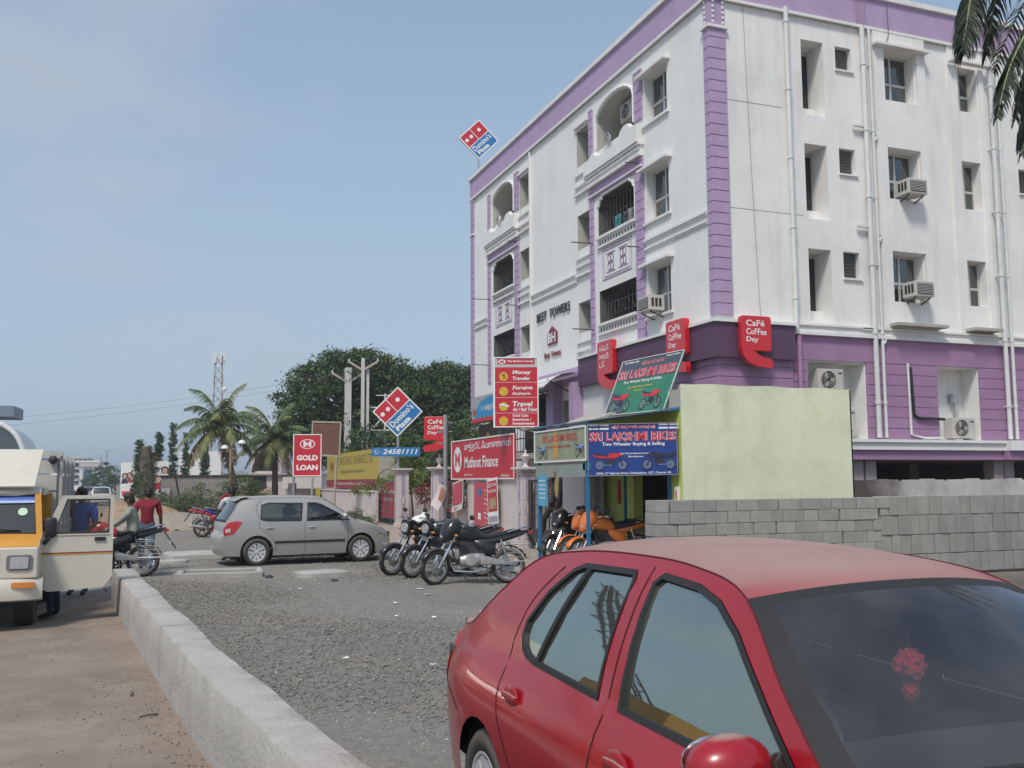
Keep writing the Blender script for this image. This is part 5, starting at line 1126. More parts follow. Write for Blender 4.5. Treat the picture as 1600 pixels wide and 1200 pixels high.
def slab(name, label, cat, x, y, w_, l, h, rz, z=0, mat=CONC, chips=5, grp=None):
    b = MB(); rs = np.random.RandomState(int(abs(x)*100+y*10)); n = 22; P = []
    for k in range(n):
        a = 2*PI*k/n; r = 1/max(abs(math.cos(a))/(w_/2), abs(math.sin(a))/(l/2)); r *= 1-rs.rand()*.05; P.append((r*math.cos(a), r*math.sin(a)))
    lo_ = [b.V((p[0]*1.02, p[1]*1.02, 0)) for p in P]; hi = [b.V((p[0], p[1], h*(.86+.03*rs.rand()))) for p in P]; tp = [b.V((p[0]*.93, p[1]*.93, h*(.97+.05*rs.rand()))) for p in P]; ce = b.V((0, 0, h))
    for k in range(n):
        q = (k+1) % n; b.F((lo_[k], lo_[q], hi[q], hi[k])); b.F((hi[k], hi[q], tp[q], tp[k])); b.F((tp[k], tp[q], ce))
    o = b.build(name, mat, smooth=True, ang=35); o.location = (x, y, z); o.rotation_euler = (0, 0, rz); return tag(o, label, cat, grp)
slab('concrete_slab', 'weathered concrete slab lying on the gravel left of the three motorcycles', 'slab', 3.15, 18.35, .95, .75, .09, .2, .0)
slab('concrete_slab', 'broken concrete slab tipped on the gravel behind the silver car', 'slab', 1.25, 24.2, 1.5, 1.5, .11, .1, .0)
slab('concrete_slab', 'thin concrete slab half buried left of the tipped slab', 'slab', .3, 22.6, 1.3, .6, .07, -.1, .0)
t = thing('drain_chamber', 'rectangular concrete drain frame set in the gravel', 'drain frame', (1.38, 19.15, 0), -.10)
PALE = M('pale_cement_edge', (.52, .49, .44), .9, var=.15, bump=.3)
b = MB(); b.box(-.78, .78, -.56, -.44, -.03, .10); b.box(-.78, .78, .60, .76, -.03, .07); b.box(-.78, -.66, -.44, .60, -.03, .08); b.box(.66, .80, -.44, .60, -.03, .08); b.build('chamber_wall', CONC, t, bevel=.012)
b = MB(); b.box(-.79, .79, -.53, -.485, .102, .112); b.box(-.5, .76, .64, .70, .072, .082); b.box(.70, .745, -.44, .6, .082, .092); b.build('cement_edge', PALE, t)
b = MB(); b.box(-.64, .64, -.42, .58, -.03, .04); b.build('chamber_lid', GRAVEL, t)
ROCK = M('grey_rubble', (.30, .28, .25), .95, var=.25, vs=6, bump=.8, bs=20); BRK = M('brick_rubble', (.33, .09, .05), .95, var=.2)
def rock(name, label, x, y, s_, mat, cat='stone', seed=0, sz=.6, grp=None):
    bm = bmesh.new(); bmesh.ops.create_icosphere(bm, subdivisions=3, radius=1); rs = np.random.RandomState(seed); ks = [(Vector(rs.normal(size=3)).normalized(), .55+.35*rs.rand()) for _ in range(12)]
    for v in bm.verts:
        for d, q in ks:
            e = v.co.dot(d)
            if e > q: v.co -= d*(e-q)
        v.co.z *= sz; v.co *= s_*(1+.04*math.sin(v.co.x*40+v.co.y*30))
    me = bpy.data.meshes.new(name); bm.to_mesh(me); bm.free(); me.materials.append(mat); me.polygons.foreach_set('use_smooth', [True]*len(me.polygons)); me.set_sharp_from_angle(angle=.5)
    o = bpy.data.objects.new(name, me); C.objects.link(o); o.location = (x, y, s_*sz*.35); tag(o, label, cat, grp)
rock('concrete_lump', 'grey concrete lump leaning against the low wall', .93, 6.68, .20, ROCK, seed=3, sz=.8)
rock('brick_fragment', 'orange brick fragment beside the low wall nearest the camera', 1.32, 5.62, .065, BRK, 'brick', 4)
rock('brick_fragment', 'reddish brick fragment next to the grey lump', 1.16, 6.25, .07, BRK, 'brick', 5)
rock('rubble_stone', 'pale rubble stone in the gravel close to the wall end', 1.55, 4.95, .07, ROCK, 'stone', 6)
rock('dark_clod', 'small black clod lying alone on the gravel', 2.05, 11.4, .05, DARK, 'clod', 8)
rock('dark_clod', 'black scrap at the corner of the drain frame', 2.2, 18.3, .08, DARK, 'clod', 9)
rock('dark_clod', 'black scrap in front of the weathered slab', 3.2, 17.2, .07, DARK, 'clod', 10)
for k, (x, y) in enumerate([(-.05, 8.7), (.02, 7.9)]):
    b = MB(); rs = np.random.RandomState(k); b.tube([(0, 0, .012), (.06, .02*rs.rand(), .02), (.13, .05*rs.rand(), .014)], .006, n=4); o = b.build('twig', M('dry_twig', (.08, .05, .03), .9) if 'dry_twig' not in bpy.data.materials else bpy.data.materials['dry_twig']); o.location = (x, y, .0); o.rotation_euler = (0, 0, rs.rand()*2); tag(o, 'dry twig on the sand beside the low wall', 'twig', 'twigs on the roadside sand')
# gravel stones: real scattered pieces (nobody could count them)
rs = np.random.RandomState(11); NS = 80000
u = rs.rand(NS*3); yy = 3.6*(24/3.6)**(u**.8); xx = rs.rand(NS*3)*(9-.3)-.3
ok = (xx > np.interp(yy, [p[1] for p in kp[::-1]], [p[0] for p in kp[::-1]])+KW+.02) & (xx < 1.4+yy*.42) & ~((xx > 7) & (yy > 15)); xx, yy = xx[ok][:NS], yy[ok][:NS]; n = len(xx)
sz = (.004+.011*rs.rand(n)**3)*(1+.05*np.maximum(0, yy-5)); base = np.array([[1, 0, 0], [-1, 0, 0], [0, 1, 0], [0, -1, 0], [0, 0, 1], [0, 0, -1]], float)
V = base[None]*(.6+.7*rs.rand(n, 6, 1))*sz[:, None, None]*np.array([1, 1, .62]); a = rs.rand(n)*6.28; ca, sa = np.cos(a)[:, None], np.sin(a)[:, None]
Vx = V[:, :, 0]*ca-V[:, :, 1]*sa; Vy = V[:, :, 0]*sa+V[:, :, 1]*ca; V = np.stack([Vx+xx[:, None], Vy+yy[:, None], V[:, :, 2]+sz[:, None]*.25], 2)
Ft = np.array([[0, 2, 4], [2, 1, 4], [1, 3, 4], [3, 0, 4], [2, 0, 5], [1, 2, 5], [3, 1, 5], [0, 3, 5]]); Fa = (Ft[None]+(np.arange(n)*6)[:, None, None]).reshape(-1, 3)
ST = [M('stone_a', (.245, .235, .21), .9, var=0), M('stone_b', (.165, .16, .145), .9, var=0), M('stone_c', (.36, .34, .29), .9, var=0), M('stone_d', (.23, .195, .155), .9, var=0), M('stone_white', (.65, .63, .58), .8, var=0)]
mi = np.repeat(rs.choice(5, n, p=[.40, .29, .18, .126, .004]), 8)
o = soup('gravel_stones', V.reshape(-1, 3), Fa, ST, mi=mi); tag(o, 'loose grey crushed stones scattered over the parking ground', 'gravel', kind='stuff')
# white litter bits
for k in range(14):
    rs = np.random.RandomState(40+k); x, y = [(2.6, 8.9), (3.1, 12.3), (3.4, 13.6), (3.5, 12.0), (4.1, 14.4), (4.9, 13.5), (4.2, 15.2), (1.9, 9.6), (2.4, 16), (4.6, 19.6), (4.9, 19.9), (5.2, 19.4), (3.6, 10.4), (2.75, 7.6)][k]
    b = MB(); s_ = .025+.03*rs.rand(); b.poly([(s_*math.cos(a)*(1+.4*rs.rand()), s_*math.sin(a)*(.6+.5*rs.rand()), .02*rs.rand()) for a in np.linspace(0, 6.28, 7)[:-1]]); o = b.build('litter_scrap', SWHITE); md = o.modifiers.new('thick', 'SOLIDIFY'); md.thickness = .003; o.location = (x, y, .03); tag(o, 'small white scrap of litter on the gravel', 'litter', 'white scraps on the gravel')
# ============================================================ concrete block stack in front of the shack
BLKM = M('concrete_block', (.33, .325, .295), .95, var=.14, vs=5, bump=.7, bs=50, rnd=.09)
bs_ = thing('block_stack', 'long dry stack of grey concrete blocks behind the red car', 'block stack', (7.88, 14.0, 0))
meshes = {}
def block(x, z, w_, h, dy, rz, dp=.2):
    key = (round(w_, 2), round(h, 2))
    if key not in meshes:
        b = MB(); b.box(0, w_, 0, dp, 0, h); o = b.build('block', BLKM, bs_, bevel=.008); meshes[key] = o
    else: o = meshes[key].copy(); C.objects.link(o)
    o.parent = bs_; o.location = (x, dy, z); o.rotation_euler = (0, 0, rz)
rs = np.random.RandomState(21)
for r in range(7):       # left part: 0.2 m courses of long faces
    x = 0 + .01*rs.rand()
    while x < 4.55:
        w_ = [.44, .44, .3, .4, .24][rs.randint(5)]; block(x, .02+.2*r, w_-.012, .192+.004*rs.rand(), .02*rs.rand(), .01*rs.randn()); x += w_+(.03 if rs.rand() < .15 else 0)
for r in range(4):       # right part: taller upright blocks
    x = 4.6+.03*rs.rand()
    while x < 9.0:
        w_ = [.24, .16, .2, .3, .2][rs.randint(5)]; block(x, .02+.355*r, w_-.012, .345, .025*rs.rand(), .012*rs.randn()); x += w_
for r in range(7):
    for x in (.0, .4, .8): block(x+.02*rs.rand(), .02+.2*r, .38, .192, .225, 0)
# ============================================================ the bike shop shack
LIME = M('lime_distemper', (.50, .60, .14), .9, var=.12, vs=1.5, bump=.3, bs=20, streak=.12); PLIME = M('pale_lime_plaster', (.75, .775, .57), .95, patch=[((.50, .56, .32), .7, .5), ((.70, .72, .55), 1.5, .5), ((.36, .36, .28), 2.6, .12)], var=.10, vs=.8, bump=.22, bs=10, streak=.12, det=9)
BLUEP = M('blue_steel_paint', (.02, .16, .33), .5, var=.15)
SX, SY = 9.6, 16.05
t = thing('bike_shop', 'small lime green shop with a plain pale side wall and a blue painted doorway', 'shop', (SX, SY, 0)); so2 = (-SX, -SY, 0)
def sb_(): return MB(off=so2)
b = sb_(); xs = np.linspace(SX, 13.65, 20)
b.grid([[(x, SY, z) for z in (0, 3.6+.012*math.sin(x*5))] for x in xs]); b.grid([[(x, SY, 3.6+.012*math.sin(x*5)), (x, SY+.2, 3.6)] if False else [(x, SY, 3.6+.012*math.sin(x*5)), (x, SY+.18, 3.6+.012*math.sin(x*5))] for x in xs]); b.box(13.62, 13.65, SY, 20, 0, 3.6); b.build('side_wall', PLIME, t)
b = sb_(); panel(b, rc(SY+.001, 20.6, 0, 3.12), [rc(16.55, 18.35, 0, 2.35)], lambda y, z: (SX, y, z)); 
for p, q in (((16.55, 0), (16.55, 2.35)), ((16.55, 2.35), (18.35, 2.35)), ((18.35, 2.35), (18.35, 0))): b.quad((SX, *p), (SX, *q), (SX+.2, *q), (SX+.2, *p))
b.build('front_wall', LIME, t)
b = sb_(); b.box(SX+.02, 13.6, SY+.2, 20.4, 3.0, 3.1); b.build('roof', CONC, t)
b = sb_(); b.grid([[(SX, y, 3.12), (SX, y, 3.6-max(0, (y-SY-.05))*.9)] for y in (SY, SY+.55)]); b.box(SX+.002, 10.6, SY+.182, SY+.5, 3.1, 3.5); b.build('parapet_return', GREYW, t)
b = sb_(); b.box(SX+.2, 13.0, SY+.3, 20.2, 0, .04); b.quad((12.4, 16.2, 0), (12.4, 20.4, 0), (12.4, 20.4, 3), (12.4, 16.2, 3)); b.quad((SX+.2, 18.9, 0), (12.4, 18.9, 0), (12.4, 18.9, 3), (SX+.2, 18.9, 3)); b.build('interior_wall', M('brown_interior', (.10, .065, .04), .9, var=.2), t)
for y0, y1 in ((16.47, 16.55), (18.35, 18.41)): b = sb_(); b.box(SX-.04, SX+.05, y0, y1, 0, 2.4); b.build('door_post', BLUEP, t)
b = sb_(); b.box(SX-.02, SX+.2, 18.0, 18.3, .05, 2.3); b.build('folded_shutter', LIME, t)
b = sb_(); 
for k in range(26): b.obox((SX-.03, 17.95, .25+k*.08), (.02, .05, .04), Matrix.Rotation(.8, 3, 'X'))
b.build('shutter_chain', OCHRE, t)
b = sb_(); b.box(SX-.05, SX-.003, 16.15, 16.27, 1.30, 1.62); mb_ = b.build('meter_box', SWHITE, t); b = sb_(); b.box(SX-.055, SX-.051, 16.19, 16.23, 1.38, 1.55); b.build('meter_label', RED, mb_)
b = sb_(); b.box(SX-.03, SX-.003, 18.6, 18.72, 1.25, 1.75); b.build('red_notice', RED, t)
tt_ = thing('chair', 'old dark chair standing inside the shop doorway', 'chair', (SX+.5, 17.25, .04))
b = MB(); b.box(-.22, .22, -.22, .22, .42, .47); b.build('seat', DARK, tt_); b = MB(); b.prism(rrect(-.22, .22, .5, 1.3, .15), lambda a, c, d: (.2+d, a, c), 0, .03); b.build('backrest', M('grey_green_rexine', (.10, .11, .09), .7), tt_)
for a in (-.2, .2):
    for c in (-.2, .2): b = MB(); b.cyl((a, c, 0), (a, c, .42), .015, n=6); b.build('leg', STEEL, tt_)
# awning frame with posts
t = thing('awning_frame', 'blue steel posts and sagging sheet awning in front of the bike shop', 'awning', (7.97, 16.75, 0)); ao = (-7.97, -16.75, 0)
PX = 7.97
for y, zb_ in ((19.25, 0), (16.82, 0)):
    b = MB(off=ao); b.box(PX-.03, PX+.03, y-.03, y+.03, zb_, 2.85); b.build('post', BLUEP, t)
b = MB(off=ao); b.bar((PX, 16.7, 2.86), (PX, 19.5, 2.90), .05, .05); b.bar((PX, 16.82, 2.87), (SX, 16.1, 3.13), .05, .05); b.bar((PX, 19.3, 2.88), (SX, 20.4, 3.1), .04, .04); b.build('awning_beam', BLUEP, t)
b = MB(off=ao); n = 12; P = [[(PX-.05+(SX-PX+.05)*i/4, 16.6+(20.3-16.6)*j/n-(.5*i/4 if j == 0 else 0), 2.90+.24*i/4+.015*math.sin(j*2.2)-.02*(j % 2)) for j in range(n+1)] for i in range(5)]; b.grid(P); o = b.build('awning_sheet', M('rusty_awning_sheet', (.17, .16, .13), .85, var=.3, vs=3), t); md = o.modifiers.new('thick', 'SOLIDIFY'); md.thickness = .02
b = MB(off=ao); P = [[(8.6, 18.0+1.7*j/6, 2.98+.05*i-.02*math.sin(j*2)), (9.2, 18.0+1.7*j/6, 3.08+.10+.05*math.sin(j*3))] for i, j in [(0, j) for j in range(7)]]; b.grid(P); o = b.build('loose_asbestos_sheet', CONC, t); md = o.modifiers.new('thick', 'SOLIDIFY'); md.thickness = .04
b = MB(off=ao); b.box(PX-.04, PX+.25, 16.7, 16.95, 1.95, 2.1); b.build('blue_bracket', BLUEP, t)
b = MB(off=ao); b.box(PX-.05, PX-.035, 18.75, 19.22, 1.22, 1.85); no_ = b.build('blue_notice', M('light_blue_notice', (.10, .38, .58), .6), t)
b = MB(off=ao)
for k in range(5): b.box(PX-.052, PX-.0505, 18.8, 19.17, 1.38+k*.09, 1.40+k*.09)
b.build('notice_print', SWHITE, no_)
# ============================================================ printed boards
def flatbike(b, T, s_, m1, m2, flip=1):
    q = lambda x, y: T(x*s_*flip, y*s_)
    for cx in (0, 1.3):
        for r, m in ((.31, m2), (.24, m1 if False else 3), (.06, m2)):
            b.F([b.V(T((cx*flip+r*math.cos(a))*s_, (.31+r*math.sin(a))*s_, .0008*(2 if r < .3 else 1)+(.0012 if r < .1 else 0))) for a in np.linspace(0, 6.28, 17)[:-1]], m)
    def pl(P, m, lift): b.F([b.V(T(x*flip*s_, y*s_, lift)) for x, y in P], m)
    pl([(1.25, .3), (1.33, .32), (1.05, 1.0), (.97, .98)], m2, .003); pl([(.35, .35), (.8, .30), (.92, .6), (.45, .66)], m2, .003)
    pl([(.42, .78), (.55, .95), (.85, 1.0), (1.1, .95), (1.02, .72), (.6, .66)], m1, .004); pl([(-.35, .95), (0, .80), (.5, .76), (.5, .86), (.05, .92), (-.3, 1.03)], m2, .004)
    pl([(-.4, .92), (-.3, .80), (.1, .70), (.5, .70), (.45, .8), (0, .82)], m1, .0045); pl([(.95, .95), (1.2, .98), (1.28, .8), (1.08, .78)], m1, .0045)
    pl([(-.1, .28), (.7, .26), (.72, .33), (-.08, .36)], 3, .005)
def board(name, label, o, xd, yd, w_, h, th, mats, draw, frame_m=None, fw_=.02, cat='sign', group=None, parts=None):
    o, xd, yd = Vector(o), Vector(xd).normalized(), Vector(yd).normalized(); nd = xd.cross(yd).normalized()
    t = thing(name, label, cat, o, 0, group)
    X = Matrix((xd, yd, nd)).transposed().to_4x4()
    b = MB(mat=X); b.box(0, w_, 0, h, -th, 0); b.build('board', mats[0], t)
    if frame_m:
        for q in ((0, w_, 0, fw_), (0, w_, h-fw_, h), (0, fw_, fw_, h-fw_), (w_-fw_, w_, fw_, h-fw_)): b = MB(mat=X); b.box(q[0], q[1], q[2], q[3], .001, .018); b.build('frame_strip', frame_m, t)
    draw(X, t); return t, X
tx = lambda b, s_, x, y, w_, h, m=0, bold=.0, z=.006, shear=0: text(b, s_, (x, y, z), (1, 0, 0), (0, 1, 0), w_, h, bold=bold, m=m, shear=shear)
BOARDB = M('printed_navy', (.015, .05, .24), .5, var=.06); NAVYD = M('print_dark', (.03, .03, .05), .5); PINKR = M('print_red', (.62, .03, .05), .5); PALEB = M('print_pale_blue', (.25, .38, .62), .5)
PALEB2 = M('print_grey_blue', (.12, .17, .30), .5)
def d_sri(X, t):
    W_, H_ = 1.74, 1.02
    def letters(z_, mt, grow, nm, parent=t):
        b = MB(mat=X); tx(b, 'SRI LAKSHMI BIKES', .03, .66, 1.68, .18, bold=.015+grow, z=z_); tx(b, 'ஸ்ரீ லட்சுமி பைக்ஸ்', .45, .88, .86, .10, bold=.02+grow, z=z_); return b.build(nm, mt, parent)
    letters(.004, SWHITE, .03, 'lettering_outline'); letters(.007, PINKR, 0, 'lettering')
    b = MB(mat=X); tx(b, 'Two Wheeler Buying & Selling', .28, .555, 1.2, .085, bold=.025, z=.006); tx(b, '#20A, 27 Highway Road, Chitlapakkam, GST, Chennai -45.', .16, .02, 1.44, .05, bold=.02, z=.006)
    tx(b, 'Spot Cash & Finance Arranged', .62, .40, .58, .04, bold=.03, z=.006); tx(b, 'Cell: 9840012345', .78, .34, .28, .04, bold=.03, z=.006) if False else tx(b, 'Exchange', .78, .34, .28, .04, bold=.03, z=.006)
    for k in range(8):
        x = .03+.20*(k % 2)+(1.34 if k >= 4 else 0); y = .955-.07*((k//2) % 2); b.quad((x, y, .004), (x+.18, y, .004), (x+.18, y+.035, .004), (x, y+.035, .004))
    b.build('small_print', SWHITE, t)
    for (x0, fl, m1) in ((.22, 1, PINKR), (1.58, -1, NAVYD)):
        b = MB(mat=X); T = lambda x, y, z=0: (x0+x, .10+y, .006+z); flatbike(b, T, .34, 0, 1, fl); b.build('printed_motorcycle', [m1, NAVYD, SWHITE, PALEB2], t)
tl_ = Vector((PX-.06, 16.70, 2.83)); 
xdv = Vector((math.cos(math.radians(-21)), math.sin(math.radians(-21)), .012))
board('shop_sign', 'blue shop board reading SRI LAKSHMI BIKES with two printed motorcycles', (7.93, 16.72, 1.83), xdv, (0, 0, 1), 1.72, 1.0, .03, [BOARDB], d_sri, STEEL, .012)
# faded street side board
FAD = M('faded_print', (.30, .33, .22), .7, var=.25, vs=4); FRED = M('faded_red_print', (.48, .10, .07), .7)
def d_fad(X, t):
    b = MB(mat=X); tx(b, 'SRI LAKSHMI BIKES', .45, .42, 1.75, .15, bold=.03); tx(b, 'Two Wheeler Buying & Selling', .6, .28, 1.3, .07, bold=.03); b.build('lettering', FRED, t)
    for x0, fl in ((.30, 1), (2.2, 1)):
        b = MB(mat=X); T = lambda x, y, z=0: (x0+x, .08+y, .006+z); flatbike(b, T, .26, 0, 1, fl); b.build('printed_motorcycle', [PALEB, NAVYD, SWHITE, FAD], t)
    b = MB(mat=X); b.poly([(1.0, .1, .005), (1.3, .08, .005), (1.25, .5, .005), (1.12, .72, .005), (1.02, .4, .005)]); b.build('printed_figure', OCHRE, t)
board('faded_sign', 'sun-faded bike shop board with pink lettering facing the street', (PX-.05, 19.38, 2.13), (0, -1, 0), (0, 0, 1), 2.62, .68, .03, [FAD], d_fad, SWHITE, .03)
b = MB(); b.box(-.02, .02, -1.25, 1.25, -.13, .13); o = b.build('grey_fascia_strip', M('grey_green_strip', (.26, .31, .28), .7)); o.location = (PX-.02, 18.1, 1.95); tag(o, 'grey-green strip hanging below the faded board', 'fascia'); 
b = MB(mat=Matrix.Translation((PX-.05, 18.3, 1.9))); b.prism([(.06*math.cos(a)*(1 if i % 2 else .5), .06*math.sin(a)*(1 if i % 2 else .5)) for i, a in enumerate(np.linspace(0, 6.28, 13)[:-1])], lambda a, c, d: (d, a, c), -.01, 0); o2 = b.build('star_mark', FRED)
o2.parent = o; o2.matrix_parent_inverse = o.matrix_world.inverted() if False else Matrix.Translation((-(PX-.02), -18.1, -1.95))
# green board leaning on the shack roof
PALEG = M('print_grey_green', (.12, .20, .17), .5); GRNB = M('printed_green', (.035, .20, .12), .5, var=.12, vs=2); SLATEB = M('printed_slate', (.07, .09, .12), .5)
def d_grn(X, t):
    b = MB(mat=X); b.quad((0, .80, .002), (2.35, .80, .002), (2.35, 1.28, .002), (0, 1.28, .002)); b.poly([(0, 0, .002), (.75, 0, .002), (.55, .45, .002), (0, .55, .002)]); b.build('printed_band', SLATEB, t)
    for z_, mt, g_, nm in ((.004, SWHITE, .04, 'lettering_outline'), (.007, PINKR, 0, 'lettering')):
        b = MB(mat=X); tx(b, 'SRI LAKSHMI BIKES', .06, .82, 2.2, .22, bold=.015+g_*.7, z=z_); tx(b, 'ஸ்ரீ லட்சுமி பைக்ஸ்', .85, 1.09, .85, .12, bold=.01+g_*.7, z=z_); b.build(nm, mt, t)
    b = MB(mat=X); tx(b, 'Two Wheeler Buying & Selling', .35, .70, 1.5, .08, bold=.02); tx(b, 'Two Wheeler Sales', .1, 1.20, .6, .05, bold=.03); tx(b, 'Buying & Selling', 1.75, 1.20, .5, .05, bold=.03); b.build('small_print', SWHITE, t)
    b = MB(mat=X); tx(b, 'Spot Cash & Finance Arranged', .62, .58, .95, .06, bold=.03); tx(b, 'Exchange', .9, .50, .35, .05, bold=.03); b.build('yellow_print', M('print_yellow', (.6, .5, .05), .5), t)
    for x0, fl in ((.25, 1), (1.45, 1)):
        b = MB(mat=X); T = lambda x, y, z=0: (x0+x, .06+y, .006+z); flatbike(b, T, .42, 0, 1, fl); b.build('printed_motorcycle', [PINKR, NAVYD, SWHITE, PALEG], t)
gl_o = Vector((9.35, 18.85, 3.14)); board('roof_sign', 'green bike shop board tilted on the shack roof', gl_o, (.06, -1, -.01), (.36, -.10, 1.0), 2.35, 1.28, .03, [GRNB], d_grn, SWHITE, .012)
# ============================================================ compound wall, pillars, gates
PINKW = M('pinkish_white_wall', (.58, .52, .50), .88, var=.08, bump=.15, streak=.2); LAV = M('lavender_inlay', (.36, .29, .40), .85, var=.1)
XW = 9.3
def pillar(y, label, h=2.15, grp='compound gate pillars', w_=.36):
    t = thing('gate_pillar', label, 'pillar', (XW, y, 0), 0, grp); a = w_/2
    b = MB(); b.box(-a, a, -a, a, 0, h-.12); b.build('shaft', PINKW, t, bevel=.01)
    b = MB(); b.box(-a-.06, a+.06, -a-.06, a+.06, h-.12, h-.06); b.box(-a-.12, a+.12, -a-.12, a+.12, h-.06, h+.01); b.box(-a-.04, a+.04, -a-.04, a+.04, 0, .15); b.build('capital', PINKW, t, bevel=.008)
    for f_ in ('x', 'y'):
        b = MB()
        for z0, z1 in ((.25, .8), (1.25, h-.2)):
            if f_ == 'x': b.box(-a-.012, -a-.002, -.07, .07, z0, z1)
            else: b.box(-.07, .07, -a-.012, -a-.002, z0, z1)
        c = b.build('inlay', LAV, t); b = MB(); P = [(.09*math.cos(q), 1.02+.2*math.sin(q)) for q in np.linspace(0, 6.28, 19)[:-1]]
        if f_ == 'x': b.prism(P, lambda p, q, d: (-a-d, p, q), .002, .015)
        else: b.prism(P, lambda p, q, d: (p, -a-d, q), .002, .015)
        c = b.build('oval_boss', LAV, t)
        b = MB(); P = [(.05*math.cos(q), 1.02+.13*math.sin(q)) for q in np.linspace(0, 6.28, 19)[:-1]]
        if f_ == 'x': b.prism(P, lambda p, q, d: (-a-d, p, q), .015, .02)
        else: b.prism(P, lambda p, q, d: (p, -a-d, q), .015, .02)
        b.build('oval_centre', PINKW, c)
    return t
pillar(36.35, 'gate pillar carrying the phone number board, farthest of the row', 2.25, w_=.45); pillar(31.3, 'gate pillar with an urn finial below the comma-shaped cafe sign', 2.22, w_=.45); pillar(23.4, 'gate pillar at the left edge of the dark sliding gate', 2.1)
pillar(19.35, 'gate pillar with oval bosses beside the lime green shop', 2.1)
t = thing('pillar_finial', 'white urn finial standing on the gate pillar below the cafe sign', 'finial', (XW, 31.3, 2.23)); b = MB(); b.lathe([(.1, 0), (.05, .05), (.04, .1), (.11, .22), (.13, .28), (.06, .32), (.03, .38), (.04, .42), (.001, .46)], 14); b.build('urn', PINKW, t, True)
t = thing('pillar_finial', 'white urn finial on the pillar left of the dark gate', 'finial', (XW, 23.4, 2.11)); b = MB(); b.lathe([(.1, 0), (.05, .05), (.04, .1), (.11, .22), (.13, .28), (.06, .32), (.03, .38), (.04, .42), (.001, .46)], 14); b.build('urn', PINKW, t, True)
def wallseg(name, label, y0, y1, h, mat=PINKW):
    b = MB(); b.box(-.08, .08, 0, y1-y0, 0, h); b.box(-.12, .12, 0, y1-y0, h+.001, h+.07); o = b.build(name, mat, bevel=.008); o.location = (XW, y0, 0); tag(o, label, 'wall')
wallseg('compound_wall', 'pinkish compound wall covered with posters under the red finance board', 23.6, 28.0, 1.75)
wallseg('compound_wall', 'pinkish compound wall between the dark gate and the bike shop', 19.55, 20.85, 2.05)
wallseg('compound_wall', 'low far compound wall beyond the last gate pillar', 40.6, 58, 1.3)
b = MB(); b.box(-.04, .04, 0, 2.6, 0, .9); o = b.build('dwarf_wall', PINKW); o.location = (XW, 28.3, 0); tag(o, 'dwarf wall below the dark grille left of the posters', 'wall')
def grille(name, label, y0, y1, z0, z1, x=XW, nv=9, nh=6, arch=False, rz=0, cat='grille'):
    t = thing(name, label, cat, (x, y0, 0), rz); L = y1-y0
    b = MB(); b.tube([(0, 0, z0), (0, L, z0), (0, L, z1), (0, 0, z1)], .022, n=5, closed=True); b.build('frame', IRON, t)
    for k in range(1, nv): b = MB(); b.cyl((0, L*k/nv, z0), (0, L*k/nv, z1), .012, n=4); b.build('bar', IRON, t)
    for k in range(1, nh): z = z0+(z1-z0)*k/nh; b = MB(); b.cyl((0, 0, z), (0, L, z), .012, n=4); b.build('bar', IRON, t)
    if arch: b = MB(); b.tube([(0, L*.55*(1-math.cos(a))/2*1.0, z1+.5*math.sin(a) if a > PI/2 else z1+.5) for a in np.linspace(0, PI, 9)], .02, n=5); b.cyl((0, 0, z1), (0, 0, z1+.5), .02, n=5); b.build('arched_top', IRON, t)
    return t
grille('wall_grille', 'dark iron grille in the compound wall left of the posters', 28.3, 30.9, .95, 1.7)
grille('open_gate', 'black barred gate leaf standing open beyond the silver car', 37.0, 43.5, .05, 1.75, nv=14, nh=7, arch=True, cat='gate')
# dark sliding gate with flowing brown leaf design
t = thing('compound_gate', 'dark brown steel gate with a swirling strip between two pillars', 'gate', (XW, 20.95, 0))
GBR = M('dark_brown_gate', (.045, .032, .032), .5, var=.15)
for q in ((0, 2.2, .05, .12), (0, 2.2, .30, .55), (0, 2.2, 1.70, 1.78), (0, .07, .12, 1.7), (2.0, 2.2, .12, 1.7)): b = MB(); b.box(-.03, .03, q[0], q[1], q[2], q[3]); b.build('gate_rail', GBR, t)
for k in range(9): b = MB(); b.box(-.012, .012, .2+k*.22, .225+k*.22, .13, .295); b.build('bar', GBR, t)
for k in range(8): b = MB(); b.box(-.012, .012, .2+k*.23, .225+k*.23, .56, 1.69); b.build('bar', GBR, t)
for k in range(3): b = MB(); b.box(-.014, .014, .08, 2.0, .85+k*.28, .87+k*.28); b.build('cross_bar', GBR, t)
cv = smooth_curve([(1.25, .5), (1.1, .85), (.65, 1.15), (.55, 1.45), (.62, 1.75), (.35, 2.0), (.08, 1.95), (.12, 1.4), (.3, 1.15), (.62, 1.12)], 5)
b = MB(); b.tube([(-.03, y, z) for y, z in cv], .075, n=6); b.build('swirl', GBR, t, True)
b = MB(); b.prism([(.33+.14*math.cos(a), 1.6+.26*math.sin(a)) for a in np.linspace(0, 6.28, 17)[:-1]], lambda p, q, d: (-d, p, q), 0, .04); b.build('gate_crest', M('brass_crest', (.4, .3, .1), .5, var=.3, vs=20), t)
# entrance steps rail and shrubs between the far pillars
t = thing('stair_railing', 'pale sloping stair railing behind the far gate pillars', 'railing', (XW+1.2, 31.9, 0))
b = MB()
for dz in (0, .28, .56): b.tube([(0, 0, 1.75-dz), (0, 2.0, 1.1-dz), (0, 3.6, 1.1-dz)], .025, n=6)
for y in (0, 1, 2.0, 3.6): b.cyl((0, y, 0), (0, y, 1.75-.325*min(y, 2)), .025, n=6)
b.build('rail', PIPE, t)
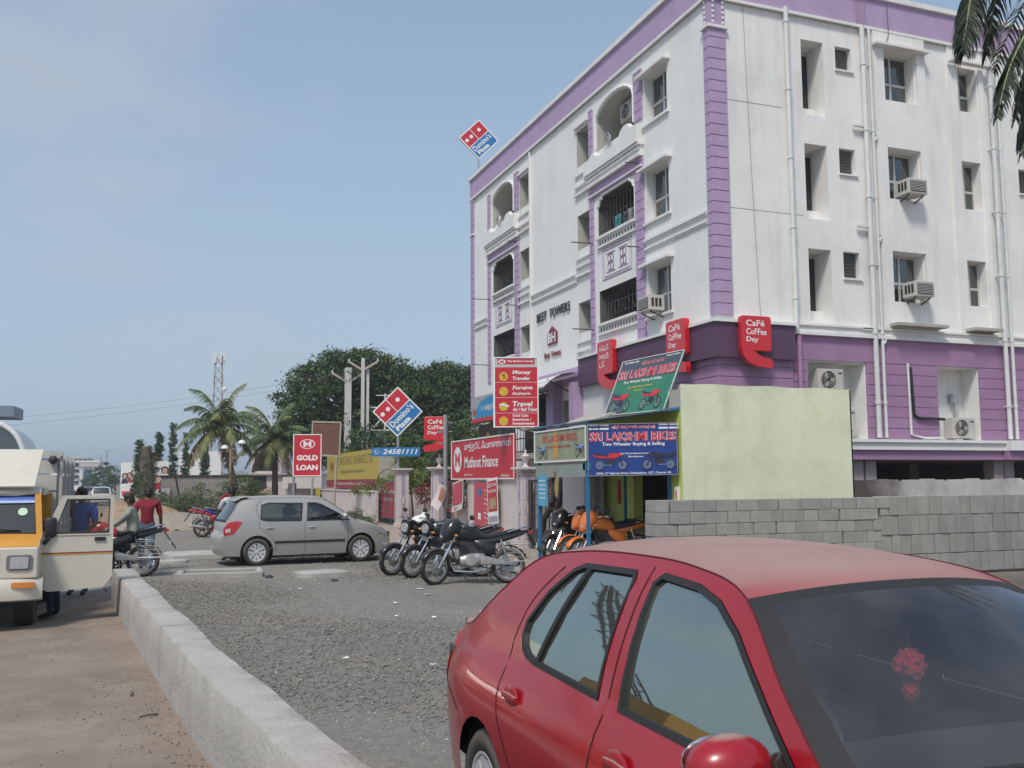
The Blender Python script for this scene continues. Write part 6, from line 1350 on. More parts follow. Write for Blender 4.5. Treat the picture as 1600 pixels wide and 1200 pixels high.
# ============================================================ signs of the businesses
def logoM(b, cx, cy, r, z=.006, m=0, mm=1):
    b.F([b.V((cx+r*math.cos(a), cy+r*math.sin(a), z)) for a in np.linspace(0, 6.28, 25)[:-1]], m)
    for s_ in (-1, 1): b.F([b.V((cx+s_*x*r, cy+y*r, z+.002)) for x, y in ((.62, -.55), (.62, .55), (.34, .55), (.0, .05), (.0, -.38), (.26, .0), (.26, -.55))], mm)
def d_muth(X, t):
    b = MB(mat=X); logoM(b, .66, .62, .40); b.build('emblem', [SWHITE, RED], t)
    b = MB(mat=X); tx(b, 'முத்தூட் ஃபைனான்ஸ்', 1.35, .82, 4.0, .30, bold=.02); tx(b, 'Muthoot Finance', 1.35, .35, 3.0, .34, bold=.02); tx(b, 'நகைக்கடன்', 1.35, .09, .8, .10, bold=.02); tx(b, 'Gold Loan', 4.6, .07, .6, .08, bold=.02); b.build('lettering', SWHITE, t)
board('finance_sign', 'long red Muthoot Finance board fixed above the postered wall', (XW-.14, 29.45, 1.80), (0, -1, 0), (0, 0, 1), 5.6, 1.22, .06, [RED], d_muth, SWHITE, .035)
# tall service board
GOLDP = M('gold_print', (.65, .45, .05), .4, var=.3, vs=20)
cdir = Vector((math.cos(yaw), -math.sin(yaw), 0))
def d_tall(X, t):
    b = MB(mat=X); b.quad((0, 1.62, .002), (1.2, 1.62, .002), (1.2, 1.9, .002), (0, 1.9, .002)); b.build('top_panel', M('silver_grey_panel', (.5, .5, .5), .4), t)
    b = MB(mat=X); b.quad((.10, 1.70, .004), (1.10, 1.70, .004), (1.10, 1.85, .004), (.10, 1.85, .004)); b.build('red_strip', RED, t)
    b = MB(mat=X); b.F([b.V((.22+.10*math.cos(a), 1.775+.06*math.sin(a), .006)) for a in np.linspace(0, 6.28, 17)[:-1]], 0); tx(b, 'The Muthoot Group', .36, 1.745, .70, .07, bold=.03); tx(b, 'M', .17, 1.74, .1, .07, m=1, bold=.05, z=.009); b.build('lettering', [SWHITE, RED], t)
    b = MB(mat=X)
    for s1, s2, y in (('Money', 'Transfer', 1.40), ('Foreign', 'Exchange', .98), ('Travel', 'Air / Rail Ticket', .56)):
        tx(b, s1, .50, y, .50 if s1 == 'Money' else .54, .14, bold=.03, shear=.15); tx(b, s2, .50, y-.13, .48 if len(s2) < 10 else .66, .10, bold=.03, shear=.15)
    for k, s1 in enumerate(('Gold Coin', 'Insurance /', 'Investments')): tx(b, s1, .50, .28-k*.105, .42+.08*k, .075, bold=.03)
    for y in (1.21, .80, .38): b.quad((0, y, .003), (1.2, y, .003), (1.2, y+.008, .003), (0, y+.008, .003))
    b.build('lettering', SWHITE, t)
    for y in (1.37, .97, .56, .17): 
        b = MB(mat=X); b.F([b.V((.26+.12*math.cos(a), y+.12*math.sin(a), .006)) for a in np.linspace(0, 6.28, 21)[:-1]]); e_ = b.build('gold_disc', GOLDP, t)
    b = MB(mat=X); b.poly([(.12, .60, .010), (.40, .55, .010), (.42, .58, .010), (.2, .64, .010)]); b.build('printed_aeroplane', SWHITE, t)
    b = MB(mat=X); b.poly([(.2, 1.42, .010), (.3, 1.45, .010), (.24, 1.36, .010), (.32, 1.33, .010), (.22, 1.28, .010), (.28, 1.36, .010)]); b.build('printed_swirl', RED, t)
tp = Vector((XW-.45, 24.15, 3.18))-cdir*.14; t, X = board('service_board', 'tall red board listing money transfer, foreign exchange and travel', tp, cdir, (0, 0, 1), 1.2, 1.9, .22, [RED], d_tall, SWHITE, .03)
b = MB(mat=X); b.box(-.02, -.002, 0, 1.9, -.24, .01); b.build('side_casing', SWHITE, t); b = MB(mat=X); b.tube([(.5, .0, -.05), (1.1, -.12, -.05), (2.2, -.55, -.05)], .018, n=5); b.build('support_bar', STEEL, t)
# diamond pizza signs: square halves in red and blue with pips
def d_dom(X, t, S=1.26):
    b = MB(mat=X); k = .05
    b.quad((k, S*.5+.02, .003), (S-k, S*.5+.02, .003), (S-k, S-k, .003), (k, S-k, .003), 0); b.quad((k, k, .003), (S-k, k, .003), (S-k, S*.5-.02, .003), (k, S*.5-.02, .003), 1); b.build('printed_panel', [RED, SBLUE], t)
    b = MB(mat=X); b.quad((S*.5-.015, S*.5, .005), (S*.5+.015, S*.5, .005), (S*.5+.015, S-k, .005), (S*.5-.015, S-k, .005))
    for cx, cy in ((.16, .60), (.34, .86), (.75, .73)) if False else ((.15, .74), (.36, .74), (.74, .74)): b.F([b.V((S*cx+.085*math.cos(a), S*cy+.085*math.sin(a), .006)) for a in np.linspace(0, 6.28, 19)[:-1]])
    tx(b, "Domino's", .12, S*.26, S-.24, .26, bold=.02); tx(b, "Pizza", .18, S*.08, S*.5, .20, bold=.04); b.build('lettering', SWHITE, t)
def diamond(name, label, c, S, up_, hor, parts=True):
    xd = (Vector(hor)*math.cos(math.radians(45))+Vector(up_)*math.sin(math.radians(45))); yd = (-Vector(hor)*math.cos(math.radians(45))+Vector(up_)*math.sin(math.radians(45)))
    o = Vector(c)-xd*S/2-yd*S/2; return board(name, label, o, xd, yd, S, S, .12, [SWHITE], lambda X, t: d_dom(X, t, S))
c0 = Vector((XW-.3, 36.3, 4.45))+cdir*.1; t, X = diamond('pizza_sign', "red and blue diamond pizza sign on a pole above the phone number", c0, 1.38, (0, 0, 1), cdir)
b = MB(mat=Matrix.Translation(-Vector(t.location))); b.cyl((c0.x+.05, c0.y+.08, 2.25), (c0.x+.05, c0.y+.08, 3.6), .055, n=10); b.build('pole', STEEL, t)
c1 = Vector((XF+.1, 39.6, 17.05)); t, X = diamond('rooftop_pizza_sign', 'red and blue diamond pizza sign standing on the roof edge', c1, 1.30, (0, 0, 1), (math.cos(yaw-.25), -math.sin(yaw-.25), -.0))
b = MB(mat=Matrix.Translation(-Vector(t.location))); b.cyl((c1.x, c1.y+.05, 15.4), (c1.x, c1.y+.05, 16.5), .04, n=6); b.build('pole', STEEL, t)
def d_num(X, t):
    b = MB(mat=X); tx(b, '24581111', .42, .08, 1.35, .20, bold=.02, shear=.25); tx(b, '-', .32, .15, .06, .02, bold=.02); b.tube([(.18+.09*math.cos(a), .17+.09*math.sin(a), .008) for a in np.linspace(0, 6.28, 17)[:-1]], .008, n=4, closed=True)
    b.tube([(.15, .22, .008), (.14, .17, .008), (.20, .13, .008)], .016, n=5); b.build('lettering', SWHITE, t)
board('phone_number_board', 'narrow blue board with a handset mark and 24581111', Vector((XW-.35, 36.2, 2.72))-cdir*.86, cdir, (0, 0, 1), 1.86, .34, .06, [SBLUE], d_num, None)
# comma-shaped cafe signs
REDG = M('glossy_red_plastic', (.58, .012, .02), .25, coat=.4, var=.04)
CAFE_FONT = [('Café', .58, .25), ('Coffee', .33, .22), ('Day', .10, .20)]
def comma(name, label, c, S, hor, tail, words=(('CaFé', .70, .62), ('CoFFee', .46, .68), ('Day', .22, .40)), grp='comma-shaped red cafe signs'):
    hor = Vector(hor).normalized(); X = Matrix((hor, Vector((0, 0, 1)), hor.cross(Vector((0, 0, 1))))).transposed().to_4x4()
    t = thing(name, label, 'sign', c, 0, grp); H_ = S*1.0
    P = rrect(0, S, 0, H_, S*.09, 4); b = MB(mat=X); b.prism(P, lambda p, q, d: (p, q, d), -.16, 0); b.build('sign_body', REDG, t, bevel=.02)
    f = (lambda x: x) if tail == 'r' else (lambda x: S-x)
    ou = smooth_curve([(S*1.0, H_*.2), (S*.97, -S*.08), (S*.80, -S*.30), (S*.45, -S*.43), (S*.0, -S*.47)], 4); inn = smooth_curve([(S*.02, -S*.20), (S*.25, -S*.17), (S*.45, -S*.10), (S*.6, H_*.02)], 4)
    Q = [(f(x), y) for x, y in ou+[(S*-.03, -S*.33)]+inn+[(S*.6, H_*.2)]]; b = MB(mat=X); b.prism(Q, lambda p, q, d: (p, q, d), -.155, -.004); b.build('sign_tail', REDG, t)
    b = MB(mat=X)
    for s_, y, w_ in words: text(b, s_, (S*.15, S*y, .004), (1, 0, 0), (0, 1, 0), S*w_, S*.18, bold=.02)
    b.build('lettering', SWHITE, t); return t, X
t, X = comma('cafe_sign', 'red comma-shaped Cafe Coffee Day sign on a post by the gate', Vector((XW-.1, 31.0, 3.12))-cdir*.50, .80, cdir, 'r')
b = MB(mat=X); b.bar((.8, .6, -.08), (.95, .6, -.1), .04, .04); b.bar((.8, .3, -.08), (.95, .3, -.1), .04, .04); b.build('bracket_pole', STEEL, t)
comma('cafe_sign', 'red comma-shaped cafe sign on the purple fascia of the side wall', (XF+.42, YF-.45, 4.98), .90, (1, 0, 0), 'l')
comma('cafe_sign', 'red comma-shaped cafe sign overlapped by the green shop board', (XF-.40, 22.6, 5.02), .98, (0, -1, 0), 'l')
comma('cafe_sign', 'red comma-shaped cafe sign with Tamil lettering, farthest along the fascia', (XF-.40, 26.85, 4.98), 1.05, (0, -1, 0), 'l', words=(('கஃபே', .70, .62), ('காபி', .46, .60), ('டே', .22, .35)))
# yellow housing finance board
YEL = M('board_yellow', (.48, .38, .08), .6, var=.08); BRN = M('board_brown_red', (.28, .04, .04), .6); OLV = M('olive_lettering', (.19, .14, .05), .6)
def d_lic(X, t):
    b = MB(mat=X); b.quad((0, 0, .003), (12.6, 0, .003), (12.6, .42, .003), (0, .42, .003)); tx(b, 'W', .9, .8, 1.3, .55, bold=.03); b.build('lower_band', BRN, t)
    b = MB(mat=X); tx(b, 'LIC HOUSING FINANCE LTD', 2.6, 1.15, 8.8, .42, bold=.0); tx(b, 'எல்ஐசி ஹவுசிங் ஃபைனான்ஸ்', 4.0, .68, 5.6, .25, bold=.0); b.build('lettering', OLV, t)
    b = MB(mat=X); tx(b, 'Tambaram Area Office, Housing Loans', 3, .12, 7, .18, bold=.0); b.build('small_lettering', SWHITE, t)
board('housing_finance_sign', 'yellow LIC Housing Finance board with a dull red lower band', (XW+.1, 53.3, 1.45), (0, -1, 0), (0, 0, 1), 12.6, 1.75, .1, [YEL], d_lic)
b = MB(); b.box(0, .8, -.06, .06, 0, 1.6); o = b.build('sign_end_panel', GREYW); o.location = (XW+.1, 40.6, 1.4); tag(o, 'grey end panel closing the right side of the yellow board', 'panel')
# gold loan sign
def d_gold(X, t):
    b = MB(mat=X); tx(b, 'GOLD', .14, .62, .84, .22, bold=.05); tx(b, 'LOAN', .14, .24, .84, .22, bold=.05)
    b.F([b.V((.56+.30*math.cos(a), 1.27+.19*math.sin(a), .004)) for a in np.linspace(0, 6.28, 25)[:-1]]); b.build('lettering', SWHITE, t)
    b = MB(mat=X); b.F([b.V((.56+.26*math.cos(a), 1.27+.16*math.sin(a), .007)) for a in np.linspace(0, 6.28, 25)[:-1]], 0)
    for s_ in (-1, 1): b.F([b.V((.56+s_*x*.25, 1.27+y*.2, .010)) for x, y in ((.62, -.55), (.62, .55), (.34, .55), (.0, .05), (.0, -.38), (.26, .0), (.26, -.55))], 1)
    b.build('emblem', [RED, SWHITE], t)
go = Vector((5.99, 38.4, 1.98))-cdir*.56; t, X = board('gold_loan_sign', 'red GOLD LOAN sign with an oval M emblem on a steel post', go, cdir, (0, 0, 1), 1.12, 1.66, .1, [RED], d_gold, SWHITE, .035)
b = MB(mat=X); b.cyl((.02, -1.98, -.08), (.02, 1.66, -.08), .05, n=8); b.build('post', STEEL, t)
# back of a brown hoarding
t = thing('hoarding', 'brown back of a tilted hoarding behind the gold loan sign', 'hoarding', (7.3, 42.5, 0)); XB = Matrix.Rotation(-yaw, 4, 'Z')
b = MB(mat=XB@Matrix.Rotation(.04, 4, 'Y')); b.box(-.62, .62, 0, .04, 2.95, 4.35); b.build('panel', M('rusty_brown_sheet', (.16, .075, .05), .8, var=.2), t)
b = MB(mat=XB@Matrix.Rotation(.04, 4, 'Y'))
for q in ((-.66, -.60, 2.9, 4.4), (.58, .64, 2.9, 4.4)): b.box(q[0], q[1], -.03, .07, q[2], q[3])
b.box(-.66, .64, -.03, .07, 2.88, 2.95); b.box(-.66, .64, -.03, .07, 4.35, 4.42); b.cyl((-.5, 0, 0), (-.5, 0, 2.9), .05, n=6); b.cyl((.5, 0, 0), (.5, 0, 2.9), .05, n=6); b.build('frame', M('pale_wood', (.4, .35, .28), .8), t)
# blue arc sign, hoarding below it
def d_arc(X, t):
    b = MB(mat=X); b.F([b.V((1.75+1.45*math.cos(a)*(1.0), .13+.62*math.sin(a), .003)) for a in np.linspace(0, PI, 20)]); b.build('blue_arc', M('sign_azure', (.02, .25, .48), .5), t)
    b = MB(mat=X); b.quad((0, 0, .004), (3.3, 0, .004), (3.3, .12, .004), (0, .12, .004)); b.poly([(.15, .2, .004), (.4, .25, .004), (.35, .45, .004), (.1, .4, .004)]); b.build('red_band', RED, t)
    b = MB(mat=X); tx(b, 'U . வசந்த் & கோ', .95, .28, 1.7, .26, bold=.02); b.build('lettering', SWHITE, t)
board('arched_blue_sign', 'grey light box with a blue arc and red lower edge', (XW+.6, 29.6, 3.62), (0, -1, 0), (0, 0, 1), 3.3, .82, .25, [M('grey_lightbox', (.35, .36, .37), .5)], d_arc)
b = MB(); b.box(0, .08, -3.1, 0, 2.2, 3.55); o = b.build('picture_board', M('dark_food_print', (.03, .05, .03), .5, var=.5, vs=2.5)); o.location = (XW+.8, 29.5, 0); tag(o, 'dark picture board with printed food below the arched blue sign', 'hoarding')
for k, (y, z, r, c) in enumerate([(.9, 3.1, .16, (.5, .25, .05)), (1.1, 2.95, .12, (.4, .05, .03)), (1.9, 3.05, .2, (.05, .2, .08)), (2.5, 2.8, .15, (.6, .5, .4))]):
    b = MB(); b.F([b.V((-.004-.001*k, -y+r*math.cos(a), z+r*1.2*math.sin(a))) for a in np.linspace(0, 6.28, 17)[:-1]]); b.build('printed_food', M('print_food', c, .5, var=.3, vs=20), o)
LVM = M('pale_boulder', (.48, .47, .38), .9, var=.2)
# steel pole near the finance board
t = thing('steel_pole', 'grey steel pole rising left of the long red finance board', 'pole', (XW-.25, 29.75, 0)); b = MB(); b.cyl((0, 0, 0), (0, 0, 3.9), .07, n=10); b.build('shaft', STEEL, t)
b = MB(); b.box(-.25, .0, -.05, .05, 3.3, 3.38); b.box(-.25, 0, -.05, .05, 2.95, 3.0); b.build('bracket', STEEL, t)
# posters on the wall
PINKP = M('poster_pink_red', (.50, .07, .10), .6, var=.12, vs=3); WPOS = M('poster_white', (.62, .56, .52), .6, var=.1)
def poster(label, y, z, w_, h, mats, kind, tilt=0, lift=.0, curl=0):
    t = thing('poster', label, 'poster', (XW-.10-lift, y, z), 0, 'posters on the compound wall', rot=(tilt, 0, 0))
    n = 6; b = MB(); F_ = lambda a, c: (-.02-curl*(a/w_)**2*.4-curl*(c/h-1)**2*.5, -a, c)
    b.grid([[F_(w_*i/n, h*j/n) for j in range(n+1)] for i in range(n+1)]); o = b.build('sheet', mats[0], t); md = o.modifiers.new('thick', 'SOLIDIFY'); md.thickness = .006; md.offset = -1 if False else 1
    G_ = lambda a, c, e=.006: (F_(a, c)[0]-e-.004, -a, c)
    def q(a0, a1, c0, c1, mt, nm='printed_patch', e=.006): b = MB(); b.quad(G_(a0, c0, e), G_(a1, c0, e), G_(a1, c1, e), G_(a0, c1, e)); b.build(nm, mt, t)
    def tt2(s_, a, c, ww, hh, mt): b = MB(); text(b, s_, G_(a, c, .011), (0, -1, 0), (0, 0, 1), ww, hh, bold=.02); b.build('lettering', mt, t)
    if kind == 'long':
        for k in range(9): tt2(['Any Time', 'Meals', 'Thalis', 'Biriyani', 'Curries', 'Rice', 'Tandoor', 'Combo', 'Party'][k], w_*.52, h*(.85-.085*k), w_*.38, h*.035, [SWHITE, GOLDP, SWHITE][k % 3])
        b = MB(); b.poly([G_(w_*.28, h*.92), G_(w_*.40, h*.82), G_(w_*.28, h*.70), G_(w_*.18, h*.82)]); b.build('blue_diamond', SBLUE, t); q(w_*.22, w_*.36, h*.30, h*.42, SWHITE, 'cup_print'); tt2('LIMITED PERIOD OFFER', w_*.06, h*.05, w_*.86, h*.05, SWHITE)
    elif kind == 'food': q(w_*.06, w_*.94, h*.22, h*.93, PINKP); tt2('PIZZA', w_*.12, h*.70, w_*.7, h*.14, GOLDP); q(w_*.15, w_*.85, h*.35, h*.60, GOLDP, 'printed_food', .012); tt2('Call now', w_*.2, h*.06, w_*.5, h*.08, RED)
    elif kind == 'narrow': q(w_*.06, w_*.94, h*.26, h*.94, RED); tt2('GET AT 44', w_*.12, h*.80, w_*.74, h*.09, SWHITE); tt2('COUPON', w_*.12, h*.68, w_*.74, h*.07, SWHITE); q(w_*.2, w_*.85, h*.32, h*.56, M('print_food2', (.4, .3, .15), .5, var=.5, vs=15), 'printed_food', .012); q(w_*.06, w_*.94, h*.03, h*.16, LAV, 'lower_strip')
    elif kind == 'logo': q(w_*.1, w_*.9, h*.1, h*.9, RED); tt2('M', w_*.25, h*.3, w_*.5, h*.35, SWHITE)
    else: q(w_*.35, w_*.9, h*.35, h*.9, M('poster_rust', (.5, .14, .06), .6, var=.3, vs=8)); tt2('Offer', w_*.4, h*.6, w_*.4, h*.12, SWHITE)
poster('torn white and rust poster curling off beside the pillar', 30.6, 1.0, 1.5, .72, [WPOS], 'torn', .12, .15, .5)
poster('small red and gold pizza poster with rounded white border', 28.9, .78, 1.25, .92, [WPOS], 'food', -.12, .12, .15)
poster('large tall pink-red menu poster with a blue diamond', 27.15, .22, 1.8, 1.52, [PINKP], 'long', .05, .05)
poster('narrow red and white coupon poster overlapping the large menu poster', 25.65, .55, .85, 1.25, [SWHITE], 'narrow', -.08, .12)
poster('small red emblem card low on the grille', 29.9, .35, .8, .55, [PINKP], 'logo', 0, .1)
def d_rp(X, t):
    b = MB(mat=X); logoM(b, .6, 1.0, .32); tx(b, 'Muthoot Finance', 1.2, 1.0, 2.4, .18, bold=.02); tx(b, 'Gold Loan', 1.2, .7, 1.6, .16, bold=.02); b.build('lettering', [SWHITE, RED], t)
board('gate_board', 'red finance board hanging behind the open barred gate', (XW+.25, 41.6, .25), (0, -1, 0), (0, 0, 1), 4.4, 1.45, .04, [PINKP], d_rp)
# little house under the yellow board
t = thing('gatehouse', 'low white house with pale columns and barred windows under the yellow board', 'house', (XW+.9, 42, 0))
b = MB(); b.box(0, 3, 0, 12, 0, 1.45); b.build('wall', PINKW, t)
for k in range(4):
    y = .7+2.9*k; b = MB(); b.box(-.03, -.002, y, y+1.3, .35, 1.35); f = b.build('window', DARK, t)
    for j in range(6): b = MB(); b.box(-.05, -.032, y+.1+j*.2, y+.13+j*.2, .36, 1.34); b.build('bar', STEEL, f)
    b = MB(); b.box(-.25, -.003, y+1.5, y+1.9, 0, 1.45); b.build('column', WHITE, t)
b = MB(); b.box(0, .05, 0, 1.0, .35, 1.45); o = b.build('yellow_notice', M('notice_yellow', (.55, .45, .05), .6)); o.location = (XW-.3, 53.5, 0); tag(o, 'small yellow notice board at the far end of the yellow sign', 'sign')
b = MB(); b.box(0, .05, 0, 3.2, .3, 1.7); o = b.build('grey_portrait_board', M('grey_print', (.30, .27, .27), .6, var=.3, vs=2)); o.location = (XW-1.2, 56, 0); tag(o, 'greyish portrait board left of the small yellow notice', 'sign')
for k in range(2):
    b = MB(); b.X = Matrix.Translation((-.01, 2.7, 1.35-.55*k)); b.sphere((0, 0, 0), (.006, .22, .2), 12, 6); b.build('printed_portrait', SKIN, o); 
for m_ in ('dark_food_print',): pass
# ============================================================ vegetation
LEAFS = [M('leaf_dark', (.035, .065, .022), .75, var=0), M('leaf_mid', (.06, .105, .03), .7, var=0), M('leaf_light', (.10, .15, .04), .7, var=0)]
BARK = M('tree_bark', (.13, .10, .075), .95, var=.3, bump=.6)
def foliage(name, blobs, n, size, parent, seed, mats=LEAFS, w=(.45, .38, .17), hollow=.45, clump=.55, asp=.6):
    """leaf faces gathered in small clumps through the volume of the blobs (cx,cy,cz,rx,ry,rz)"""
    rs = np.random.RandomState(seed); vol = np.array([b[3]*b[4]*b[5] for b in blobs])**.7; bi = rs.choice(len(blobs), max(6, n//55), p=vol/vol.sum()); B = np.array(blobs)[bi]
    d = rs.normal(size=(len(bi), 3)); d /= np.linalg.norm(d, axis=1)[:, None]; r = hollow+(1-hollow)*rs.rand(len(bi))**.5; cc = B[:, :3]+d*B[:, 3:]*r[:, None]
    k = rs.randint(0, len(bi), n); cs = clump*(.5+.8*rs.rand(len(bi))); P = cc[k]+rs.normal(size=(n, 3))*cs[k][:, None]*.5*np.array([1, 1, .55])
    a = rs.normal(size=(n, 3)); a /= np.linalg.norm(a, axis=1)[:, None]; b = np.cross(a, rs.normal(size=(n, 3))); b /= np.linalg.norm(b, axis=1)[:, None]; s = size*(.55+.8*rs.rand(n))[:, None]
    V = np.stack([P-a*s, P+b*s*asp*.5, P+a*s, P-b*s*asp*.5], 1); F = np.arange(4*n).reshape(n, 4)
    tone = rs.rand(len(bi)); tk = tone[k]*.6+rs.rand(n)*.4; q = np.quantile(tk, [w[0], w[0]+w[1]]); mi = (tk > q[0]).astype(int)+(tk > q[1])
    o = soup(name, V.reshape(-1, 3), F, mats, parent, mi=mi); return o
def tree(name, label, base, blobs, n, size, seed, trunk=None, cat='tree', group=None, mats=LEAFS, w=(.45, .38, .17), hollow=.45, clump=.55, tr=.25):
    t = thing(name, label, cat, base, 0, group); bl = [(b[0]-base[0], b[1]-base[1], b[2]-base[2], *b[3:]) for b in blobs]
    rs = np.random.RandomState(seed+1); b = MB(); top = Vector(bl[0][:3])
    b.tube([(0, 0, 0), (top.x*.1, top.y*.1, top.z*.25), (top.x*.35, top.y*.3, top.z*.55)], [tr, tr*.8, tr*.6], n=9)
    for q in bl: 
        c = Vector(q[:3]); p0 = Vector((top.x*.3, top.y*.25, top.z*.5))
        b.tube(smooth_curve([tuple(p0), tuple(p0.lerp(c, .5)+Vector((0, 0, .1*q[5]))), tuple(c)], 3), [tr*.5*(1-.12*i) for i in range(7)], n=6)
        for j in range(4):
            e = c+Vector(rs.normal(size=3)*np.array(q[3:])*.55); b.tube([tuple(c.lerp(p0, .2)), tuple(e)], [tr*.2, tr*.05], n=5)
    b.build('trunk', BARK, t, True); foliage('crown', bl, n, size, t, seed, mats, w, hollow, clump); return t
def crown_px(lst):      # (bearing step, height, radii) along the crown's width
    return [(11.6+(q-540)*.0374, 59.55-(q-540)*.0143+dy, z, r, r*1.1, r*.75) for q, z, r, dy in lst]
tree('broad_tree', 'large dark green spreading tree behind the poles and signs', (13.5, 60.5, 0), crown_px([(560, 8.0, 2.0, 0), (455, 7.0, .95, 0), (475, 8.1, .95, .5), (500, 8.7, 1.05, 0), (530, 9.3, 1.1, .6), (553, 9.5, .95, -.5), (585, 9.2, 1.15, .3), (615, 8.8, 1.0, 0), (640, 8.2, 1.05, .5), (480, 6.4, 1.5, 0), (520, 7.2, 1.6, -.6), (600, 7.4, 1.7, .2), (640, 6.8, 1.5, -.5), (505, 5.0, 1.6, 0), (560, 5.6, 1.8, -.5), (615, 5.4, 1.8, 0), (455, 5.6, 1.0, 0), (450, 4.6, .8, 0), (570, 4.0, 1.9, 0), (520, 3.8, 1.6, 0), (640, 4.4, 1.8, 0)]), 78000, .13, 5, tr=.5, clump=.6, hollow=.55, w=(.40, .36, .24))
tree('broad_tree', 'second dark tree touching the left end of the white building', (18.2, 58.5, 0), crown_px([(700, 7.0, 2.0, 1), (672, 8.1, 1.1, 1), (700, 8.5, 1.1, 1.5), (728, 8.2, 1.1, 1), (665, 6.6, 1.5, 1), (725, 6.4, 1.7, 1), (680, 4.8, 1.9, 1), (730, 4.5, 1.9, 1), (700, 3.4, 1.9, 1)]), 42000, .13, 6, tr=.4, clump=.6, w=(.45, .36, .19))
tree('broad_tree', 'dark lower tree filling the gap under the big crown behind the yellow board', (12.2, 52.5, 0), [(11.8, 52.5, 3.2, 2.0, 2, 1.7), (14.2, 50, 3.0, 2.2, 2, 1.9), (15.2, 46, 3.2, 2.0, 2, 1.8), (13.2, 42, 3.4, 1.5, 2.0, 1.9), (13.5, 38, 2.8, 1.4, 2, 1.9)], 26000, .12, 7, tr=.2, w=(.6, .3, .1))
YG = [M('leaf_yellow_green', (.16, .22, .03), .7, var=0), M('leaf_lime', (.24, .30, .05), .7, var=0), M('leaf_fresh', (.10, .17, .03), .7, var=0)]
RDL = [M('leaf_crimson', (.20, .02, .02), .7, var=0), M('leaf_dark_red', (.10, .02, .015), .7, var=0), M('leaf_green_dark', (.03, .06, .02), .7, var=0)]
tree('garden_shrub', 'bright yellow-green shrub behind the phone number board', (10.1, 37.6, 0), [(9.9, 37.9, 2.4, .7, .7, .7), (9.9, 36.9, 1.9, .5, .8, .5), (10.0, 39.5, 1.6, .6, .7, .5)], 3600, .07, 8, tr=.05, mats=YG, clump=.3)
tree('garden_shrub', 'red-leaved shrub between the two far gate pillars', (10.4, 35.4, 0), [(10.3, 35.2, 1.35, .8, .8, .6), (10.5, 33.6, 1.2, .6, .7, .5)], 3400, .06, 9, tr=.04, mats=RDL, w=(.5, .3, .2), clump=.3)
tree('garden_shrub', 'yellow-green shrub leaning over the open barred gate', (9.6, 41.2, 0), [(9.4, 41.6, 1.5, .35, .6, .35), (9.2, 39.2, 1.7, .3, .4, .25), (9.2, 43.6, 1.3, .3, .5, .4)], 1300, .06, 10, tr=.03, mats=YG, clump=.25)
SCR = [M('leaf_dusty', (.10, .12, .055), .85, var=0), M('leaf_olive', (.07, .10, .04), .8, var=0), M('leaf_pale', (.17, .19, .10), .85, var=0)]
tree('bush', 'dusty green thorny bush in front of the corrugated wall', (1.9, 46.8, 0), [(1.3, 47, .75, .9, 1, .6), (2.3, 46.6, .95, .8, 1, .75), (3.0, 46.4, .6, .6, .9, .5), (.6, 47.3, .45, .5, .8, .35)], 9000, .055, 12, tr=.04, mats=SCR, hollow=.1, clump=.35, cat='bush')
tree('bush', 'green leafy bush growing at the foot of the palm trees', (4.6, 49.8, 0), [(4.5, 50, 1.3, .9, 1, .9), (5.4, 50.5, .9, .7, 1, .7), (3.9, 50, .8, .5, 1, .6)], 6000, .07, 13, tr=.05, clump=.4, cat='bush')
tree('bush', 'low straggly weeds in front of the open barred gate', (8.4, 39.5, 0), [(8.3, 38.2, .25, .35, .8, .2), (8.4, 40.6, .35, .35, .9, .3), (8.0, 36.9, .15, .3, .6, .15)], 2200, .05, 14, tr=.01, mats=SCR, hollow=.1, clump=.25, cat='weeds')
# clipped columnar trees
for i, (x, y, h, r, lb) in enumerate([(2.28, 90, 6.9, .42, 'tall narrow columnar tree, left of the pair above the corrugated wall'), (3.35, 90, 5.9, .42, 'tall narrow columnar tree, right of the pair above the corrugated wall'), (4.9, 89, 6.0, .4, 'narrow columnar tree just left of the nearer palm crown'), (-.4, 73, 4.6, .4, 'dark pointed columnar tree between the two hoardings'), (.95, 74.7, 5.2, .36, 'thin pointed columnar tree beside the bare pole')]):
    tree('columnar_tree', lb, (x, y, 0), [(x, y, h*(.10+.088*k), r*(1.15-.03*k-.004*k*k), r, h*.075) for k in range(11)], 9000, .085, 30+i, tr=.10, group='clipped columnar trees', w=(.5, .38, .12), hollow=.2, clump=.2)
t = thing('tree_stump', 'tall pollarded tree trunk wrapped in dry creeper', 'tree', (.16, 64.4, 0)); b = MB(); b.tube([(0, 0, 0), (.05, 0, 1.5), (-.05, 0, 3), (-.1, 0, 4.0)], [.5, .42, .40, .28], n=10); b.build('trunk', BARK, t, True)
foliage('creeper', [(0, 0, .8, .6, .5, .8), (.0, 0, 2.0, .5, .45, .8), (-.05, 0, 3.2, .42, .4, .9)], 9500, .06, t, 41, SCR, hollow=.8, clump=.25); foliage('creeper', [(.45, 0, 3.0, .35, .3, .9)], 900, .06, t, 42, [RDL[1], SCR[1], SCR[0]], hollow=.3, clump=.25)
